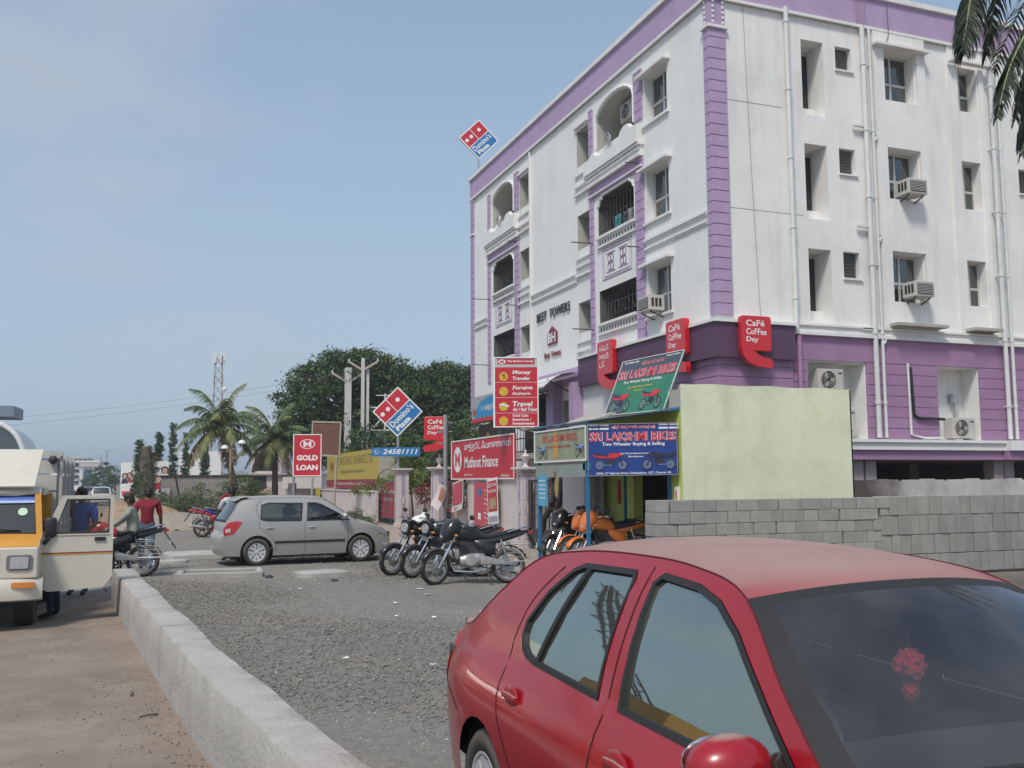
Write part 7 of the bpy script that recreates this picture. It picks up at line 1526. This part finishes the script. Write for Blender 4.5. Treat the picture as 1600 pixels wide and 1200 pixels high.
# ---- coconut palms
FR = [M('frond_green', (.07, .115, .035), .6, var=0), M('frond_yellow', (.14, .16, .05), .65, var=0), M('frond_dry', (.17, .115, .06), .8, var=0)]
RAC = M('frond_rib', (.22, .22, .10), .6, var=.1)
def frond(parent, pts, ll, nl, mat, name='frond', seed=0, droop=.75, wd=.05, rib=.03, segs=3):
    """rib through pts, leaflets along both sides drooping under their weight"""
    rs = np.random.RandomState(seed); Q = smooth_curve(pts, 6); Q = [Vector(q) for q in Q]; n = len(Q); b = MB()
    b.tube(Q, [rib*(1-.85*i/(n-1)) for i in range(n)], n=5, m=0)
    for i in range(nl):
        f = .08+.92*i/(nl-1); k = f*(n-1); j = min(int(k), n-2); p = Q[j].lerp(Q[j+1], k-j); d = (Q[j+1]-Q[j]).normalized(); sd_ = d.cross(Vector((0, 0, 1)))
        if sd_.length < .2: sd_ = Vector((1, 0, 0))
        sd_.normalize(); L = ll*(math.sin(PI*min(1, .12+f*.86))**.6)*(.85+.3*rs.rand())
        for s_ in (-1, 1):
            v = (sd_*s_*(.75+.15*rs.rand())+d*(.55+.2*rs.rand())+Vector((0, 0, .12))).normalized(); q = p; P = [q]
            for e in range(segs): v = (v+Vector((0, 0, -droop*(.45+.25*rs.rand()+.2*e)))).normalized(); q = q+v*L/segs; P.append(q)
            ww = [wd, wd*.9, wd*.55, 0]; nrm = v.cross(d); nrm = nrm.normalized() if nrm.length > .05 else Vector((0, 0, 1)); wv = (d*.8+Vector(rs.normal(size=3))*.3).normalized()
            A = [b.V(P[e]+wv*ww[e]*.5) for e in range(segs)]; B = [b.V(P[e]-wv*ww[e]*.5) for e in range(segs)]; tip = b.V(P[-1])
            for e in range(segs-1): b.F((A[e], A[e+1], B[e+1], B[e]), 1)
            b.F((A[-1], tip, B[-1]), 1)
    return b.build(name, [RAC, mat], parent)
def palm(label, base, crown, nf, fl, seed, group=None, ll=.70, nl=46, wd=.07, tr=.16, dry=.15):
    t = thing('coconut_palm', label, 'palm tree', base, 0, group); rs = np.random.RandomState(seed); c = Vector(crown)-Vector(base)
    b = MB(); K = 14; b.tube([(c.x*(k/K)**1.4, c.y*(k/K)**1.4, c.z*k/K) for k in range(K+1)], [tr*(1.25-.45*k/K)*(1+.05*(k % 2)) for k in range(K+1)], n=9); b.build('trunk', BARK, t, True)
    for i in range(nf):
        a = 2.4*i+rs.rand()*.4; e = math.radians(80-105*(i/(nf-1))**.9); L = fl*(.8+.3*rs.rand()); P = [c]; v = Vector((math.cos(a)*math.cos(e), math.sin(a)*math.cos(e), math.sin(e)))
        p = c.copy()
        for s_ in range(5): p = p+v*L/5; P.append(p.copy()); v = (v+Vector((0, 0, -.30-.05*s_))).normalized()
        m_ = FR[2] if i > nf*(1-dry) else (FR[1] if rs.rand() < .35 or i > nf*.7 else FR[0])
        frond(t, P, ll, nl, m_, seed=seed*50+i, wd=wd, rib=.035)
    b = MB()
    for k in range(7): a = k*.9; b.sphere((c.x+.22*math.cos(a), c.y+.22*math.sin(a), c.z-.25-.1*(k % 2)), .11, 8, 6)
    b.build('coconuts', FR[1], t, True); return t
palm('coconut palm with drooping crown in front of the telecom mast', (4.6, 52.1, 0), (3.62, 52, 4.55), 26, 2.8, 3, 'coconut palms beyond the silver car')
palm('coconut palm just left of the gold loan sign', (6.9, 55.5, 0), (6.79, 55.2, 4.05), 26, 2.8, 4, 'coconut palms beyond the silver car')
# near palm, mostly out of frame at the upper right: two fronds hang into view
t = thing('coconut_palm', 'near coconut palm whose dark fronds hang in from the upper right corner', 'palm tree', (11.6, 8.0, 0)); o0 = Vector((11.6, 8.0, 0))
b = MB(); b.tube([(0, 0, 0), (0, 0, 3), (-.2, -.05, 6), (-.4, -.1, 8.6)], [.22, .18, .16, .15], n=12); b.build('trunk', BARK, t, True)
FRN = M('frond_dark_green', (.026, .042, .018), .55, var=0); c = Vector((11.2, 7.9, 8.6))
F1 = [(11.2, 7.9, 8.6), (10.3, 8.1, 8.7), (9.55, 8.2, 8.3), (9.15, 8.25, 7.6), (8.98, 8.25, 7.05), (8.9, 8.26, 6.75)]
F2 = [(11.2, 7.9, 8.6), (10.3, 7.7, 8.3), (9.66, 7.55, 7.55), (9.2, 7.6, 6.85), (8.9, 7.66, 6.3), (8.72, 7.69, 5.75)]
F3 = [(11.2, 7.9, 8.7), (10.6, 8.3, 9.1), (9.9, 8.6, 8.8), (9.5, 8.7, 8.35), (9.35, 8.72, 8.0)]
def sh(P, dx, dy, dz): return [tuple(Vector(p)-o0+Vector((dx, dy, dz))*min(1, k/2)) for k, p in enumerate(P)]
frond(t, sh(F1, -.15, -.1, -.05), .75, 110, FRN, seed=21, wd=.043, rib=.03, droop=.7, segs=4)
frond(t, sh(F1, 0, 0, 0), .75, 110, FRN, seed=1, wd=.040, rib=.03, droop=.95, segs=4)
frond(t, sh(F1, .22, .3, .25), .66, 80, FRN, seed=11, wd=.040, rib=.03, droop=1.1, segs=4)
frond(t, sh(F2, 0, 0, 0), .78, 110, FRN, seed=2, wd=.043, rib=.035, droop=.6, segs=4)
frond(t, sh(F2, .12, .1, .12), .70, 90, FRN, seed=5, wd=.040, rib=.035, droop=1.2, segs=4)
frond(t, sh(F2, .5, .2, .1), .80, 90, FRN, seed=6, wd=.043, rib=.035, droop=1.0, segs=4)
frond(t, sh(F2, .8, .4, -.1), .80, 90, FRN, seed=7, wd=.043, rib=.035, droop=.8, segs=4)
frond(t, sh(F2, .3, -.25, .3), .75, 100, FRN, seed=31, wd=.043, rib=.035, droop=.7, segs=4)
frond(t, sh(F2, .45, .1, -.35), .75, 100, FRN, seed=32, wd=.043, rib=.035, droop=.9, segs=4)
frond(t, sh(F1, .45, .1, .1), .7, 90, FRN, seed=33, wd=.04, rib=.03, droop=1.2, segs=4)
frond(t, sh(F3, 0, 0, 0), .8, 70, FRN, seed=3, wd=.03, rib=.03, droop=1.3, segs=4)
frond(t, sh(F3, .35, .2, .3), .85, 70, FRN, seed=4, wd=.03, rib=.03, droop=1.3, segs=4)
for i in range(9):
    a = -1.2+i*.42; P = [c-o0]; v = Vector((math.cos(a), math.sin(a)*1.0, .6-.12*(i % 4))).normalized(); p = c-o0
    if math.cos(a) < .1: continue
    for s_ in range(5): p = p+v*.6; P.append(p.copy()); v = (v+Vector((0, 0, -.32))).normalized()
    frond(t, [tuple(q) for q in P], .6, 40, FRN, seed=60+i, wd=.04)
# ============================================================ poles, mast, lamps, far structures
PC = M('concrete_pole', (.62, .61, .57), .9, var=.1, streak=.1)
def utility(label, x, y, h, r, arms, grp='electric poles'):
    t = thing('electric_pole', label, 'utility pole', (x, y, 0), 0, grp); b = MB(); b.bar((0, 0, 0), (0, 0, h), r, r*1.3); b.build('shaft', PC, t)
    XA = Matrix.Rotation(-yaw, 4, 'Z')
    for a in arms:
        b = MB(mat=XA); b.bar(a[0], a[1], .16, .12); ar = b.build('cross_arm', M('rusty_arm', (.42, .36, .33), .8, var=.2) if 'rusty_arm' not in bpy.data.materials else bpy.data.materials['rusty_arm'], t)
        b = MB(mat=XA); q = Vector(a[1]); b.cyl(q, q+Vector((0, 0, .16)), .04, n=6); b.build('insulator', SWHITE, ar)
    return t
utility('concrete electric pole with a V-shaped arm, left of the pair', 11.3, 57.3, 8.6, .34, [((0, 0, 7.7), (-.95, 0, 8.3)), ((0, 0, 7.7), (.9, 0, 8.25))])
utility('taller electric pole with a V-shaped arm, right of the pair', 11.5, 54.0, 8.8, .16, [((0, 0, 8.1), (-.8, 0, 8.6)), ((0, 0, 8.1), (.85, 0, 8.6))])
utility('thin steel pole touching the taller electric pole', 11.8, 54.1, 8.2, .14, [])
t = thing('transformer_frame', 'pole-mounted transformer frame with steel struts right of the electric poles', 'transformer', (12.9, 54, 0)); XA = Matrix.Rotation(-yaw, 4, 'Z')
b = MB(mat=XA)
for z in (3.9, 4.7, 6.0): b.bar((-1.0, 0, z), (.6, 0, z), .08, .06)
b.bar((-1, 0, 4.6), (.3, 0, 6.0), .06, .06); b.bar((-.1, 0, 0), (-.1, 0, 6.8), .07, .07); b.bar((-.6, 0, 6.7), (.3, 0, 6.7), .05, .05); b.bar((-.6, 0, 4.7), (-.2, 0, 4), .05, .05); b.build('strut', PIPE, t)
b = MB(mat=XA); b.box(-.55, .05, -.3, .3, 3.98, 4.6); b.build('tank', STEEL, t)
t = thing('telecom_mast', 'red and white lattice telecom mast above the left palm', 'mast', (13.75, 207, 0)); MR = M('mast_red', (.30, .17, .17), .7)
for i in range(14):
    z0, z1 = i*2, i*2+2; b = MB(); w0 = 1.3-.045*i; w1 = 1.3-.045*(i+1)
    for a, c in ((-1, -1), (1, -1), (1, 1), (-1, 1)):
        b.bar((a*w0, c*w0, z0), (a*w1, c*w1, z1), .14, .14)
        b.bar((a*w0, c*w0, z0), (-c*w1 if a*c > 0 else a*w1, (c if a*c > 0 else -c)*w1 if a*c <= 0 else a*w1*0+c*w1, z1), .08, .08); b.bar((a*w0, c*w0, z0), (-a*w1, c*w1, z1), .08, .08)
    b.build('lattice_section', MR if i % 2 else GREYW, t)
b = MB()
for a in range(6): b.box(1.1*math.cos(a)-.15, 1.1*math.cos(a)+.15, 1.1*math.sin(a)-.1, 1.1*math.sin(a)+.1, 26.5, 28.8)
b.sphere((1.2, -.8, 21), .5, 8, 6); b.build('antenna', SWHITE, t)
t = thing('street_lamp', 'thin double-headed street lamp in front of the palms', 'street lamp', (4.0, 50, 0)); b = MB(); b.cyl((0, 0, 0), (0, 0, 3.4), .06, n=8); b.build('pole', M('rusty_pole', (.35, .22, .12), .8), t)
b = MB(mat=XA); b.bar((-.25, 0, 3.3), (.5, 0, 3.55), .04, .04); b.build('arm', STEEL, t)
for x, z in ((-.3, 3.45), (.55, 3.7)): b = MB(mat=XA); b.lathe([(.02, 0), (.2, .0), (.16, .12), (.05, .18)], 12); o = b.build('lamp_head', SWHITE, t); o.location = XA@Vector((x, 0, z))
b = MB(mat=XA); b.box(-.12, .12, -.03, .03, .9, 1.35); b.build('notice', SWHITE, t)
CORR = M('corrugated_sheet', (.36, .34, .31), .7, var=.12, streak=.2)
t = thing('corrugated_wall', 'grey corrugated sheet wall behind the thorny bush', 'wall', (1.0, 66.2, 0), math.atan2(-1.2, 5.6)); b = MB(); n = 110; b.grid([[(5.6*i/n, .05*(i % 2), 0), (5.6*i/n, .05*(i % 2), 2.15)] for i in range(n+1)]); b.box(0, 5.6, .06, .1, 0, 2.1); b.build('sheet', CORR, t)
b = MB(); b.box(-.02, 5.62, -.06, .12, 2.15, 2.25); b.build('coping', DARK, t)
t = thing('old_house', 'pale two-level house with dark openings behind the palms', 'house', (6.2, 72.7, 0), -.25)
b = MB(); b.box(0, 6, 0, 6, 0, 2.4); b.box(1.0, 3.2, .2, 5, 2.401, 4.3); b.build('wall', PINKW, t); b = MB(); b.box(-.1, 6.1, -.3, 6, 2.3, 2.399) ; b.box(.9, 3.3, 0, 5, 4.301, 4.42); b.build('roof', CONC, t)
for q in ((.4, 2.2, .3, 2.2), (1.3, 2.6, 2.6, 3.9)): b = MB(); b.box(q[0], q[1], -.02 if q[2] < 1 else .18, .05 if q[2] < 1 else .22, q[2], q[3]); b.build('window', DARK, t)
b = MB(); b.quad((3.4, -.9, 1.3), (6.2, -.9, 1.3), (6.2, -.02, 2.35), (3.4, -.02, 2.35)); b.build('lean_to_roof', CORR, t)
# distant building between palm trees
t = thing('far_house', 'small white far house seen between the columnar trees', 'house', (5.0, 110, 0)); b = MB(); b.box(-1.5, 2.8, 0, 4, 0, 5.2); b.build('wall', SWHITE, t); b = MB(); b.box(-.8, 0, -.05, -.01, 3.6, 4.6); b.box(.8, 1.6, -.05, -.01, 3.6, 4.6); b.build('window', DARK, t)
# hoardings with printed people (generic)
def hoarding(label, x, y, w_, z0, z1, seed, ry=0):
    t = thing('hoarding', label, 'hoarding', (x, y, 0), -yaw*.3, 'film-style hoardings at the roadside'); b = MB(); b.box(0, w_, 0, .1, z0, z1); b.build('panel', SWHITE, t)
    b = MB(); b.cyl((.2, .15, 0), (.2, .15, z1), .08, n=6); b.cyl((w_-.2, .15, 0), (w_-.2, .15, z1), .08, n=6); b.build('support', STEEL, t); rs = np.random.RandomState(seed)
    for k in range(7):
        px_ = w_*(.15+.7*rs.rand()); pz = z0+(z1-z0)*(.45+.35*rs.rand()); r = (z1-z0)*.065; e = -.003*k
        b = MB(); b.F([b.V((px_+r*1.25*math.cos(a), -.012+e, pz+r*.2+r*1.3*math.sin(a))) for a in np.linspace(0, 6.28, 13)[:-1]], 1); b.F([b.V((px_+r*.8*math.cos(a), -.013+e, pz+r*math.sin(a))) for a in np.linspace(0, 6.28, 13)[:-1]], 0)
        b.quad((px_-r*1.4, -.011+e, pz-r*3), (px_+r*1.4, -.011+e, pz-r*3), (px_+r*.9, -.011+e, pz-r), (px_-r*.9, -.011+e, pz-r), 2); b.build('printed_figure', [M('print_skin', (.55, .36, .27), .6) if 'print_skin' not in bpy.data.materials else bpy.data.materials['print_skin'], DARK, [SWHITE, RED, NAVYD][k % 3]], t)
    b = MB(); b.box(w_*.08, w_*.92, -.05, -.04, z0+(z1-z0)*.06, z0+(z1-z0)*.20); b.build('caption_band', PINKP, t)
hoarding('white hoarding with a printed group of people left of the dry trunk', -2.3, 108, 2.35, .2, 3.9, 3)
hoarding('narrow red and white hoarding just right of the dry trunk', .55, 68, .95, .1, 3.2, 4)
hoarding('small white poster board below the narrow hoarding', 1.05, 66.0, .5, .0, 1.4, 5)
t = thing('bare_pole', 'thin leaning bare pole beside the corrugated wall', 'pole', (2.2, 62, 0)); b = MB(); b.cyl((0, 0, 0), (-.85, 0, 4.2), .06, n=6); b.build('shaft', DARK, t)
# far buildings
def flats(label, x, y, w_, d, h, nx, nz, mat, wm, rz=0, lo_=1, ww=.55):
    t = thing('far_building', label, 'building', (x, y, 0), rz); b = MB(); b.box(0, w_, 0, d, 0, h); b.build('wall', mat, t); b = MB(); b.box(-.2, w_+.2, -.2, d+.2, h, h+.4); b.build('parapet', mat, t)
    W0 = None
    for i in range(nx):
        for k in range(lo_, nz):
            if W0 is None: b = MB(); b.box(0, w_/nx*ww, -.25, -.02, 0, h/nz*.5); W0 = b.build('window', wm, t); o = W0
            else: o = W0.copy(); C.objects.link(o); o.parent = t
            o.location = (w_*(i+.2)/nx, 0, h*(k+.3)/nz)
    return t
FARW = M('pale_far_wall', (.52, .50, .46), .9, var=.05); FG = M('blue_far_glass', (.05, .13, .20), .25, coat=.3)
flats('distant pale office block with rows of small windows', -26.5, 331, 9.8, 14, 9.5, 7, 9, FARW, DARK, -.05)
t = flats('distant white building with a tall blue glass front', -16.6, 242, 6.8, 10, 6.6, 2, 5, SWHITE, DARK, -.05)
b = MB(); b.box(3.6, 5.4, -.5, -.3, .9, 5.0); b.build('glass_front', FG, t); b = MB(); b.box(3.4, 5.6, -.6, -.25, .3, .88); b.box(5.42, 5.8, -.6, -.25, .3, 5.4); b.box(3.2, 3.58, -.6, -.25, .3, 5.4); b.box(2.6, 6.9, -.4, -.2, 5.6, 6.4); b.build('portal', FARW, t)
b = MB(); b.box(-3.5, .2, 2, 8, 0, 5.4); b.build('side_wing', SWHITE, t)
b = MB(); 
for k in range(3): b.box(-2.2, -1.4, 1.8, 1.98, 1.2+1.3*k, 1.9+1.3*k)
b.build('window', DARK, t)
t = thing('glass_office', 'grey glass office block with a rounded roof at the far left edge', 'building', (-19.2, 134, 0), -.05)
P = [(-6, 0), (-6, 10.5), (-2, 10.3), (2.0, 9.2), (4.0, 7.8), (5.0, 5.8), (5.1, 0)]; Q = smooth_curve(P[2:6], 4); PR = [P[0], P[1]]+Q+[P[-1]]
b = MB(); b.prism(PR, lambda p, q, d: (p, d, q), 0, 12); b.build('glass_hall', M('grey_curtain_glass', (.06, .09, .09), .2, coat=.4, var=.2), t, True)
for xs_ in (-1.5, 1.6): b = MB(); b.box(xs_-.12, xs_+.12, -.12, -.01, 0, 9.2 if xs_ > 0 else 10.2); b.build('mullion', SWHITE, t)
for z in np.arange(1, 10, 1.1): b = MB(); b.box(-6, 4.6 if z < 6.5 else 2.3, -.08, -.01, z, z+.06); b.build('transom', STEEL, t)
b = MB(); b.tube([(p[0], -.1, p[1]+.1) for p in Q], .3, n=6); b.build('eaves', SWHITE, t); b = MB(); b.box(-6, 3.4, 2, 9, 10.2, 11.6); b.box(-6, 0.1, 3, 8, 11.6, 13.2); b.build('plant_room', M('blue_grey_cladding', (.18, .22, .27), .6), t)
# far tree belt and single far trees
for i, (x, y, h) in enumerate([(-6.4, 176, 6.2), (-4.4, 170, 5.2), (-8.2, 180, 4.2)]): tree('far_tree', ['hazy far palm-like tree right of the white building', 'hazy far tree left of the white hoarding', 'low far tree at the foot of the white building'][i], (x, y, 0), [(x, y, h*.62, h*.22, 2, h*.36), (x-.8, y, h*.4, h*.25, 2, h*.3)], 1500, .22, 80+i, tr=.2, group='far roadside trees')
rs = np.random.RandomState(9); bl = [(x, 330+rs.rand()*30, 2.0+rs.rand(), 6, 4, 2.2+rs.rand()*1.5) for x in np.arange(-110, 190, 8)]
o = foliage('far_treeline', bl, 26000, .5, None, 90, hollow=.3, clump=2.2); tag(o, 'hazy line of far trees along the horizon', 'trees', kind='stuff')
# street lamps far, power wires
for i, (x, y) in enumerate([(-9.2, 235), (-10.5, 265), (-6.8, 200)]):
    t = thing('street_lamp', ['far street lamp right of the white building', 'farthest street lamp in the haze', 'far street lamp above the hazy trees'][i], 'street lamp', (x, y, 0), 0, 'far street lamps'); b = MB(); b.cyl((0, 0, 0), (0, 0, 8), .1, n=6); b.bar((0, 0, 7.9), (1.6, 0, 8.4), .08, .08); b.bar((0, 0, 7.9), (-1.6, 0, 8.4), .08, .08); b.build('pole', STEEL, t)
for i, (p, q) in enumerate([((-40, 60, 5.0), (11.2, 57.3, 8.3)), ((-40, 62, 4.6), (11.2, 57.3, 8.0))]):
    p, q = Vector(p), Vector(q); b = MB(); b.tube([p.lerp(q, k/14)-Vector((0, 0, 2.0*4*(k/14)*(1-k/14))) for k in range(15)], .008, n=3); o = b.build('power_line', DARK); tag(o, ['upper thin wire crossing the sky towards the electric poles', 'lower thin wire crossing the sky towards the electric poles'][i], 'wire')
# dirt mounds and rubble
def mound(name, label, x, y, rx, ry, h, mat, seed):
    rs = np.random.RandomState(seed); b = MB(); n = 26; ph = rs.rand(6)*6
    b.grid([[(x+rx*u_, y+ry*v_, -.04+h*max(0, 1-(u_*u_+v_*v_))**.8*(1+.25*math.sin(u_*5+ph[0])*math.cos(v_*6+ph[1]))+.05*h*math.sin(u_*17+ph[2])*math.sin(v_*19+ph[3])*(u_*u_+v_*v_ < .95)) for v_ in np.linspace(-1, 1, n)] for u_ in np.linspace(-1, 1, n)])
    o = b.build(name, mat, smooth=True); return tag(o, label, None, None, 'structure')
DIRT = M('ochre_dirt', (.33, .23, .14), .95, var=.25, vs=2, bump=1, bs=8); RUB = M('rubble_dirt', (.30, .26, .21), .95, var=.3, vs=5, bump=1.2, bs=10)
mound('dirt_mound', None, -.1, 46.5, 2.4, 3, .75, DIRT, 1); mound('rubble_bank', None, 1.8, 41.5, 3.4, 2.6, .5, RUB, 2); mound('sand_heap', None, 6.7, 62, 2.0, 2, 1.2, DIRT, 3); mound('gravel_heap', None, 5.0, 48, 2.2, 2.5, .95, RUB, 4); mound('dirt_bank', None, -.6, 55, 1.6, 6, .9, DIRT, 5)
for k in range(16):
    rs = np.random.RandomState(100+k); rock('rubble_stone', 'loose stone on the rubble bank before the bush', -.9+rs.rand()*4.8, 37.5+rs.rand()*6, .10+.12*rs.rand(), ROCK, 'stone', 100+k, grp='stones on the rubble bank')
b = MB(); 
for k in range(5): a = k*1.3; b.tube([(0, 0, .1*k), (.2*math.cos(a), .2*math.sin(a), .12*k+.1)], .02, n=4)
# ---- things to the left of the frame that the red car's windows mirror
t = thing('crawler_crane', 'yellow crane with a dark lattice boom standing beyond the roadside', 'crane', (-7.6, 17, 0)); b = MB(); b.box(-1.4, 1.4, -1.8, 1.8, .7, 2.3); b.build('cab', OCHRE, t); b = MB(); b.box(-1.7, -1.0, -2.2, 2.2, 0, .7); b.box(1.0, 1.7, -2.2, 2.2, 0, .7); b.build('track', DARK, t)
b = MB(); A, B_ = Vector((0, 1, 1.8)), Vector((2.6, 5.5, 8.5)); d = B_-A
for s1, s2 in ((-.3, -.3), (.3, -.3), (.3, .3), (-.3, .3)): b.bar(A+Vector((s1, s2, 0)), B_+Vector((s1*.4, s2*.4, 0)), .07, .07)
for k in range(16):
    q0, q1 = A+d*k/16, A+d*(k+1)/16; sg = 1 if k % 2 else -1; b.bar(q0+Vector((-.3*sg, -.3, 0)), q1+Vector((.3*sg, -.3, 0)), .04, .04); b.bar(q0+Vector((-.3*sg, .3, 0)), q1+Vector((.3*sg, .3, 0)), .04, .04)
b.build('lattice_boom', DARK, t)
# ============================================================ air
HZ = bpy.data.materials.new('haze_air'); HZ.use_nodes = True; n_ = HZ.node_tree.nodes; n_.clear(); ho = n_.new('ShaderNodeOutputMaterial'); pv = n_.new('ShaderNodeVolumePrincipled'); pv.inputs['Color'].default_value = (.80, .87, .97, 1); pv.inputs['Density'].default_value = .0009; pv.inputs['Anisotropy'].default_value = .2
HZ.node_tree.links.new(pv.outputs[0], ho.inputs['Volume'])
b = MB(); b.box(-2600, 2600, -310, 3550, -1.05, 31); o = b.build('haze', HZ); tag(o, 'thin pale haze over the whole place', 'haze', kind='stuff')
# ============================================================ joined fine details read as stuff
for o in bpy.data.objects:
    if o.parent and o.name.split('.')[0] in ('dentils', 'balustrade_slot', 'loggia_moulding', 'saree_guard', 'notice_print', 'small_print', 'coconuts', 'lettering', 'lettering_outline', 'small_lettering', 'canopy_frame', 'strut', 'line_bracket', 'shutter_chain', 'slit', 'antenna', 'string_course', 'creeper', 'side_vent', 'door_gap', 'windscreen_seal', 'wheel_arch_liner', 'loggia_reveal', 'spokes', 'overflow_pipe', 'porch_railing', 'roof_railing', 'bay_surround', 'ornament'):
        o['kind'] = 'stuff'

# small debris on the roadside sand
rs = np.random.RandomState(77); n = 5200; yy = 1.5+14*rs.rand(n)**.8; off_ = rs.exponential(.30, n); far_ = rs.rand(n) < .35; xx = np.interp(yy, [p_[1] for p_ in kp[::-1]], [p_[0] for p_ in kp[::-1]])-.02-np.where(far_, rs.rand(n)*3.2, off_)
sz = .0022+.008*rs.rand(n)**4; V = base[None]*(.6+.7*rs.rand(n, 6, 1))*sz[:, None, None]*np.array([1, 1, .6]); V = V+np.stack([xx, yy, np.array([hnoise(a_, c_, .012) for a_, c_ in zip(xx, yy)])+.03*np.maximum(0, xx+.4)+sz*.3], 1)[:, None, :]
Fa = (Ft[None]+(np.arange(n)*6)[:, None, None]).reshape(-1, 3); o = soup('sand_debris', V.reshape(-1, 3), Fa, [M('debris_brown', (.16, .12, .09), .9, var=0), ST[2], ST[1]], mi=np.repeat(rs.choice(3, n, p=[.55, .25, .2]), 8)); tag(o, 'fine grit and leaf bits on the sand along the low wall', 'debris', kind='stuff')
